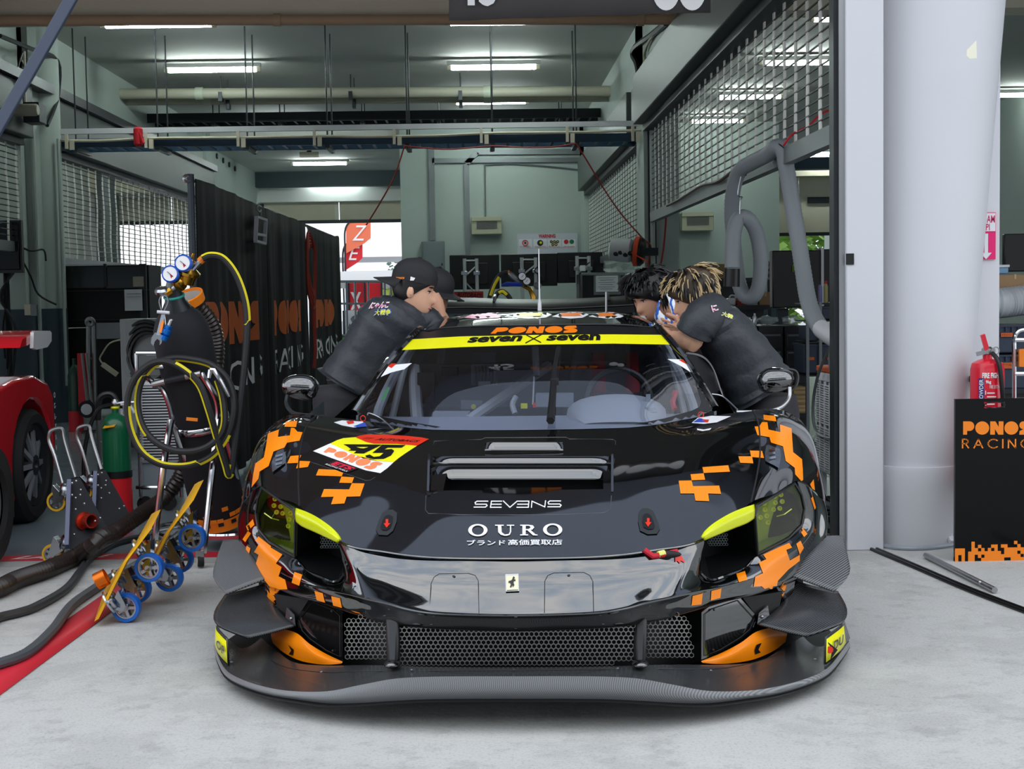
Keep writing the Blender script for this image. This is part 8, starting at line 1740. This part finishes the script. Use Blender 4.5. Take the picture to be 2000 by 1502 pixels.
# ---- the man in the reversed cap, leaning over the roof with his back to us
YA_ = 6.72
T = lambda u, v, d=0.: atY(u, v, YA_+d)
fA = [Vector((-.98, 6.62, 0)), Vector((-.86, 6.95, 0))]
PA = person('man in black cap worn backwards and black printed T-shirt leaning on the car roof', (-.92, 6.8, 0))
cA, RA = T(808, 566), rot_of((.97, -.06, -.20), (.12, .02, 1))
hipA, shA = T(690, 768), T(790, 612)
shd = Vector((.62, .58, -.35)).normalized(); ax_ = (shA-hipA).normalized(); dpA = ax_.cross(shd).normalized()
body = MB(); head_mesh(body, cA, RA)
body.tube([T(800, 600), T(806, 590), T(814, 574)], [.062, .056, .052], 16)
sR, eR, wR = T(836, 612, .08), T(846, 652, .02), T(874, 640, .18)
body.tube(smooth_path([sR, sR.lerp(eR, .5), eR, eR.lerp(wR, .5), wR], 4), [.05]*5+[.046]*4+[.042]*4+[.036]*3+[.028], 12); hand(body, wR, (1, .3, -.1), (0, -.3, -1), .5)
sL, eL, wL = T(768, 622, .30), T(815, 655, .45), T(850, 650, .5)
body.tube(smooth_path([sL, eL, wL], 6), [.05]*4+[.044]*5+[.03]*4, 12); hand(body, wL, (1, .2, 0), (0, 0, -1), .5)
obj('body', body, M_SKIN, PA); face_bits(PA, cA, RA)
rg = [(T(805, 594), shd*.07, dpA*.06), (T(799, 603), shd*.14, dpA*.085), (T(788, 622), shd*.20, dpA*.12), (T(765, 655), shd*.20, dpA*.135), (T(735, 695), shd*.185, dpA*.13), (T(706, 738), shd*.19, dpA*.135), (T(692, 758), shd*.195, dpA*.14)]
tor = loft(rg, 36, .4, .05)
sleeve(tor, [T(788, 622, .0), T(812, 622, .03), T(836, 634, .04), T(848, 649, .03)], (.085, .074)); sleeve(tor, [T(765, 612, .14), T(775, 630, .30), T(802, 646, .40)], (.09, .074))
SHA = obj('shirt', tor, M_SHIRT, PA); trousers(PA, hipA+Vector((-.02, 0, -.06)), shd.cross(Vector((0, 0, 1))).cross(Vector((0, 0, 1))), fA); shoes(PA, fA, (.8, .5, 0))
hm, ln = hair_mesh(cA, RA, .045, -.075, -.03, .007, 2); obj('hair', hm, M_HAIRK, PA)
obj('sideburn', MB().strut(cA+RA @ Vector((.026, -.072, .02)), cA+RA @ Vector((.03, -.071, -.035)), .02, .006, up=RA @ Vector((0, 1, 0))), M_HAIRK, PA)
KA = cap_(PA, cA, RA, PI)
ptext(KA, 'PONOS', [(773, 545), (790, 545), (790, 541), (773, 541)], M_ORANGE, bold=.05); ptext(KA, 'RACING', [(775, 550), (790, 550), (790, 547), (775, 547)], M_WHITEP, bold=.02)
print_on(KA, poly2d([[(801, 548), (802, 540), (811, 543), (808, 548)]], 3), M_WHITEP)
for s_, q, m, k in (('にゃんこ', [(719, 604), (757, 602), (762, 588), (727, 590)], M_WHITEP, 0), ('にゃんこ', [(721, 602), (756, 600), (760, 590), (728, 592)], M_DPNK, 1), ('大戦争', [(728, 618), (764, 617), (766, 602), (732, 603)], M_DBLU, 0), ('大戦争', [(730, 616), (762, 615), (764, 604), (734, 605)], M_YEL, 1)): ptext(SHA, s_, q, m, .006 if k == 0 else .009, bold=.05 if k == 0 else .015)
# ---- his companion behind, hand at the mouth
PB = person('man in black forward cap with light hair holding a fist to his mouth', (-.62, 7.6, 0))
YB_ = 7.35
T = lambda u, v, d=0.: atY(u, v, YB_+d)
cB, RB = T(846, 578), rot_of((.62, -.75, -.28), (.12, 0, 1)); body = MB(); head_mesh(body, cB, RB); body.tube([T(812, 640, .1), T(830, 612, .06), T(842, 592, .02)], [.07, .055, .05], 14)
eB, wB = T(876, 648, -.05), T(858, 614, -.24); body.tube(smooth_path([T(850, 640, .1), eB, wB], 6), [.05]*4+[.044]*4+[.034]*4+[.029], 12); hand(body, wB, (-.35, .1, 1), (-.8, .5, -.2), 1.15, 1.2)
obj('body', body, M_SKIN2, PB); face_bits(PB, cB, RB); hm, ln = hair_mesh(cB, RB, .05, -.07, -.02, .009, 4); obj('hair', hm, M_HAIRB, PB)
cap_(PB, cB, RB, 0)
hB = Vector((-.62, 7.45, .86)); obj('shirt', loft([(T(838, 622, .06), Vector((.06, .03, 0)), Vector((-.02, .055, 0))), (T(832, 636, .1), Vector((.15, .08, 0)), Vector((-.04, .1, 0))), (T(806, 690, .1), Vector((.19, .09, 0)), Vector((-.05, .12, 0))), (hB, Vector((.17, .08, 0)), Vector((-.05, .12, 0)))], 22, 1, .03), M_SHIRT, PB)
fB = [Vector((-.74, 7.55, 0)), Vector((-.52, 7.66, 0))]; trousers(PB, hB, (.9, .4, 0), fB); shoes(PB, fB, (.6, -.6, 0))
# ---- the man with streaked hair, bending in from the other side
YD_ = 6.62
T = lambda u, v, d=0.: atY(u, v, YD_+d)
PD = person('man with blond streaked hair in black T-shirt bending over the open car door', (1.36, 6.7, 0))
cD, RD = T(1355, 578), rot_of((-.92, .12, -.36), (-.16, -.05, 1)); body = MB(); head_mesh(body, cD, RD); body.tube([T(1385, 604), T(1372, 598), T(1358, 590)], [.066, .058, .05], 16)
sD, eD, wD = T(1368, 622, -.16), T(1349, 668, -.16), T(1312, 660, -.02)
body.tube(smooth_path([sD, sD.lerp(eD, .55), eD, eD.lerp(wD, .5), wD], 4), [.052]*5+[.05]*4+[.046]*4+[.036]*3+[.028], 14); hand(body, wD, (-.8, .3, .35), (0, .6, -.6), .9)
s2, e2, w2 = T(1385, 630, .2), T(1372, 668, .24), T(1325, 655, .14)
body.tube(smooth_path([s2, e2, w2], 6), [.05]*4+[.045]*4+[.034]*4+[.028], 12); hand(body, w2, (-.8, -.2, .3), (0, -.6, -.6), .9)
obj('body', body, M_SKIN, PD); face_bits(PD, cD, RD)
hm, ln = hair_mesh(cD, RD, .03, -.10, -.04, .020, 7); HD = obj('hair', hm, mat('hair_brown', (66, 52, 38), .45), PD); obj('dark_locks', locks(cD, RD, lambda a: -.03, 120, .075, 8, .0085, -.05, .016), M_HAIRK, HD, kind='stuff'); obj('blond_locks', locks(cD, RD, lambda a: -.03, 240, .075, 9, .0036, -.06, .022), M_HAIRB, HD, kind='stuff')
hipD = T(1492, 775); ax_ = (T(1385, 610)-hipD).normalized(); sd_ = Vector((.10, 1, .05)).normalized(); dp = ax_.cross(sd_).normalized()
rg = [(T(1379, 602), sd_*.08, dp*.06), (T(1385, 612), sd_*.16, dp*.085), (T(1398, 630), sd_*.20, dp*.118), (T(1425, 668), sd_*.195, dp*.140), (T(1455, 712), sd_*.185, dp*.150), (T(1478, 748), sd_*.185, dp*.160), (T(1488, 765), sd_*.19, dp*.165)]
tor = loft(rg, 36, 1.1, .05)
sleeve(tor, [T(1390, 612, -.07), T(1376, 622, -.15), T(1361, 640, -.165), T(1354, 653, -.16)], (.10, .082)); sleeve(tor, [T(1396, 620, .1), T(1384, 636, .2), T(1377, 654, .23)], (.09, .075))
SHD = obj('shirt', tor, M_SHIRT, PD); fD = [Vector((1.34, 6.48, 0)), Vector((1.42, 6.86, 0))]; trousers(PD, hipD+Vector((.03, 0, -.09)), (.1, 1, 0), fD, m=M_TROU); shoes(PD, fD, (-1, .1, 0))
for s_, q, m, k in (('に', [(1392, 610), (1404, 606), (1399, 594), (1388, 597)], M_WHITEP, 0), ('に', [(1393, 609), (1403, 605), (1398, 596), (1389, 599)], M_DPNK, 1), ('大戦', [(1408, 616), (1430, 624), (1433, 616), (1412, 607)], M_WHITEP, 0), ('大戦', [(1410, 615), (1430, 622), (1432, 616), (1413, 608)], M_YEL, 1)): ptext(SHD, s_, q, m, .006 if k == 0 else .009, bold=.05 if k == 0 else .015)
# ---- dark haired man with a towel round his neck
YC_ = 7.15
T = lambda u, v, d=0.: atY(u, v, YC_+d)
PC = person('man with black hair and blue white striped towel round his neck, hands clasped', (1.15, 7.75, 0))
cC, RC_ = T(1268, 577), rot_of((-.72, -.58, -.40), (-.28, -.15, 1)); body = MB(); head_mesh(body, cC, RC_); body.tube([T(1308, 618, .1), T(1295, 605, .07), T(1280, 592, .02)], [.07, .058, .052], 16)
eC, wC = T(1362, 662, .0), T(1334, 646, -.16); body.tube(smooth_path([T(1345, 640, .1), eC, wC], 6), [.05]*4+[.044]*4+[.034]*4+[.03], 12); hand(body, wC, (-.75, -.1, .15), (.1, .8, .3), 1.0, 1.05)
eC2, wC2 = T(1300, 672, .1), T(1318, 652, -.14); body.tube(smooth_path([T(1290, 650, .25), eC2, wC2], 6), [.05]*4+[.044]*4+[.034]*4+[.03], 12); hand(body, wC2, (.4, -.3, .6), (0, .9, -.2), 1.0, 1.05, -1)
obj('body', body, M_SKIN2, PC); face_bits(PC, cC, RC_)
hm, ln = hair_mesh(cC, RC_, .025, -.09, -.03, .020, 12); HC = obj('hair', hm, M_HAIRK, PC); obj('hair_locks', locks(cC, RC_, lambda a: -.03, 210, .08, 13, .008, -.04, .016), M_HAIRK, HC, kind='stuff')
hipC = T(1372, 770, .35); ax_ = (T(1300, 625, .1)-hipC).normalized(); sd_ = Vector((.75, -.6, .1)).normalized(); dp = ax_.cross(sd_).normalized()
obj('shirt', loft([(T(1298, 612, .09), sd_*.08, dp*.06), (T(1304, 622, .1), sd_*.17, dp*.09), (T(1316, 645, .14), sd_*.20, dp*.12), (T(1342, 700, .25), sd_*.19, dp*.13), (hipC, sd_*.18, dp*.14)], 24, 2, .03), M_SHIRT, PC)
fC = [Vector((1.05, 7.62, 0)), Vector((1.28, 7.86, 0))]; trousers(PC, hipC+Vector((0, 0, -.06)), sd_, fC); shoes(PC, fC, (-.6, -.6, 0))
TW = mat('towel_stripe', (232, 236, 242), .9); t_ = TW.node_tree; b_ = t_.nodes['Principled BSDF']; w_ = nt_new(t_, 'ShaderNodeTexWave'); w_.inputs['Scale'].default_value = 9; w_.inputs['Distortion'].default_value = 6; w_.inputs['Detail Scale'].default_value = 1.5; tc_ = nt_new(t_, 'ShaderNodeTexCoord'); cr_ = nt_new(t_, 'ShaderNodeValToRGB')
cr_.color_ramp.elements[0].position = .3; cr_.color_ramp.elements[0].color = (*lin((46, 98, 190)), 1); cr_.color_ramp.elements[1].position = .42; cr_.color_ramp.elements[1].color = (*lin((236, 240, 246)), 1)
t_.links.new(tc_.outputs['Object'], w_.inputs['Vector']); t_.links.new(w_.outputs['Fac'], cr_.inputs['Fac']); t_.links.new(cr_.outputs['Color'], b_.inputs['Base Color'])
tw = thing('neck_towel', 'white towel with wavy blue stripes hung round the dark haired man', 'towel', T(1305, 600))
for P3, wd in (([(1300, 560, -.02), (1312, 578, -.10), (1318, 600, -.14), (1324, 622, -.16), (1322, 634, -.17)], 9), ([(1286, 600, -.10), (1283, 612, -.13), (1290, 624, -.16), (1302, 634, -.18), (1312, 640, -.19)], 8)):
    C_ = smooth_path([T(*p) for p in P3], 5); C2 = smooth_path([T(p[0]-wd if wd == 9 else p[0]+2, p[1]+(2 if wd == 9 else -wd*1.6), p[2]) for p in P3], 5)
    C3 = smooth_path([T(p[0]+wd if wd == 9 else p[0]-4, p[1]-2 if wd == 9 else p[1]+wd, p[2]+.02) for p in P3], 5)
    obj('towel_end', MB().grid([C2, C_, C3]), TW, tw, solid=.008)
# ---- visitor far outside
YE_ = 40.0
T = lambda u, v, d=0.: atY(u, v, YE_+d)
PE = person('visitor in white shirt with black backpack walking outside the rear door', (T(728, 600).x, YE_, 0)); zt = T(728, 560).z; x0 = T(728, 600).x
cE = Vector((x0, YE_, zt-.115)); RE = rot_of((.9, -.3, 0), (0, 0, 1)); body = MB(); head_mesh(body, cE, RE); body.tube([(x0-.02, YE_, zt-.3), (x0, YE_, zt-.2)], [.06, .055], 10)
for s in (-1, 1): body.tube(smooth_path([(x0-.03, YE_+s*.2, zt-.34), (x0-.06, YE_+s*.24, zt-.6), (x0+.08, YE_+s*.22, zt-.82)], 4), [.05]*4+[.035]*5, 8); hand(body, (x0+.08, YE_+s*.22, zt-.82), (.4, 0, -1), (1, 0, 0), .5)
for s in (-1, 1): body.tube([(x0, YE_+s*.1, zt-1.2), (x0+.02*s, YE_+s*.1, .08)], [.055, .04], 8)
obj('body', body, M_SKIN2, PE); hm, ln = hair_mesh(cE, RE, .05, -.07, -.02, .008, 21); obj('hair', hm, M_HAIRK, PE)
obj('shirt', loft([(Vector((x0-.02, YE_, zt-.25)), Vector((.07, 0, 0)), Vector((0, .08, 0))), (Vector((x0-.03, YE_, zt-.32)), Vector((.11, 0, 0)), Vector((0, .21, 0))), (Vector((x0-.03, YE_, zt-.6)), Vector((.12, 0, 0)), Vector((0, .19, 0))), (Vector((x0, YE_, zt-.82)), Vector((.12, 0, 0)), Vector((0, .18, 0)))], 16), M_WHITEP, PE)
sh_ = MAT_KH = mat('khaki', (150, 136, 110), .8); trousers(PE, (x0, YE_, zt-.86), (0, 1, 0), [Vector((x0-.1, YE_-.1, .3)), Vector((x0+.1, YE_+.1, .3))], m=sh_); shoes(PE, [Vector((x0-.02, YE_-.1, 0)), Vector((x0+.02, YE_+.1, 0))], (1, 0, 0))
bp = thing('backpack', 'black backpack worn by the visitor outside', 'backpack', (x0-.2, YE_-.05, zt-.8)); obj('pack_body', MB().ball((x0-.19, YE_-.08, zt-.56), (.13, .2, .26), 14, 10), M_BLACK, bp); obj('pack_pocket', MB().ball((x0-.27, YE_-.1, zt-.64), (.08, .15, .14), 12, 8), M_TOOL, bp); obj('pack_strap', MB().tube(smooth_path([(x0-.12, YE_-.2, zt-.3), (x0+.08, YE_-.2, zt-.36), (x0+.09, YE_-.2, zt-.55), (x0-.1, YE_-.2, zt-.7)], 4), .02, 6), M_BLACK, bp)
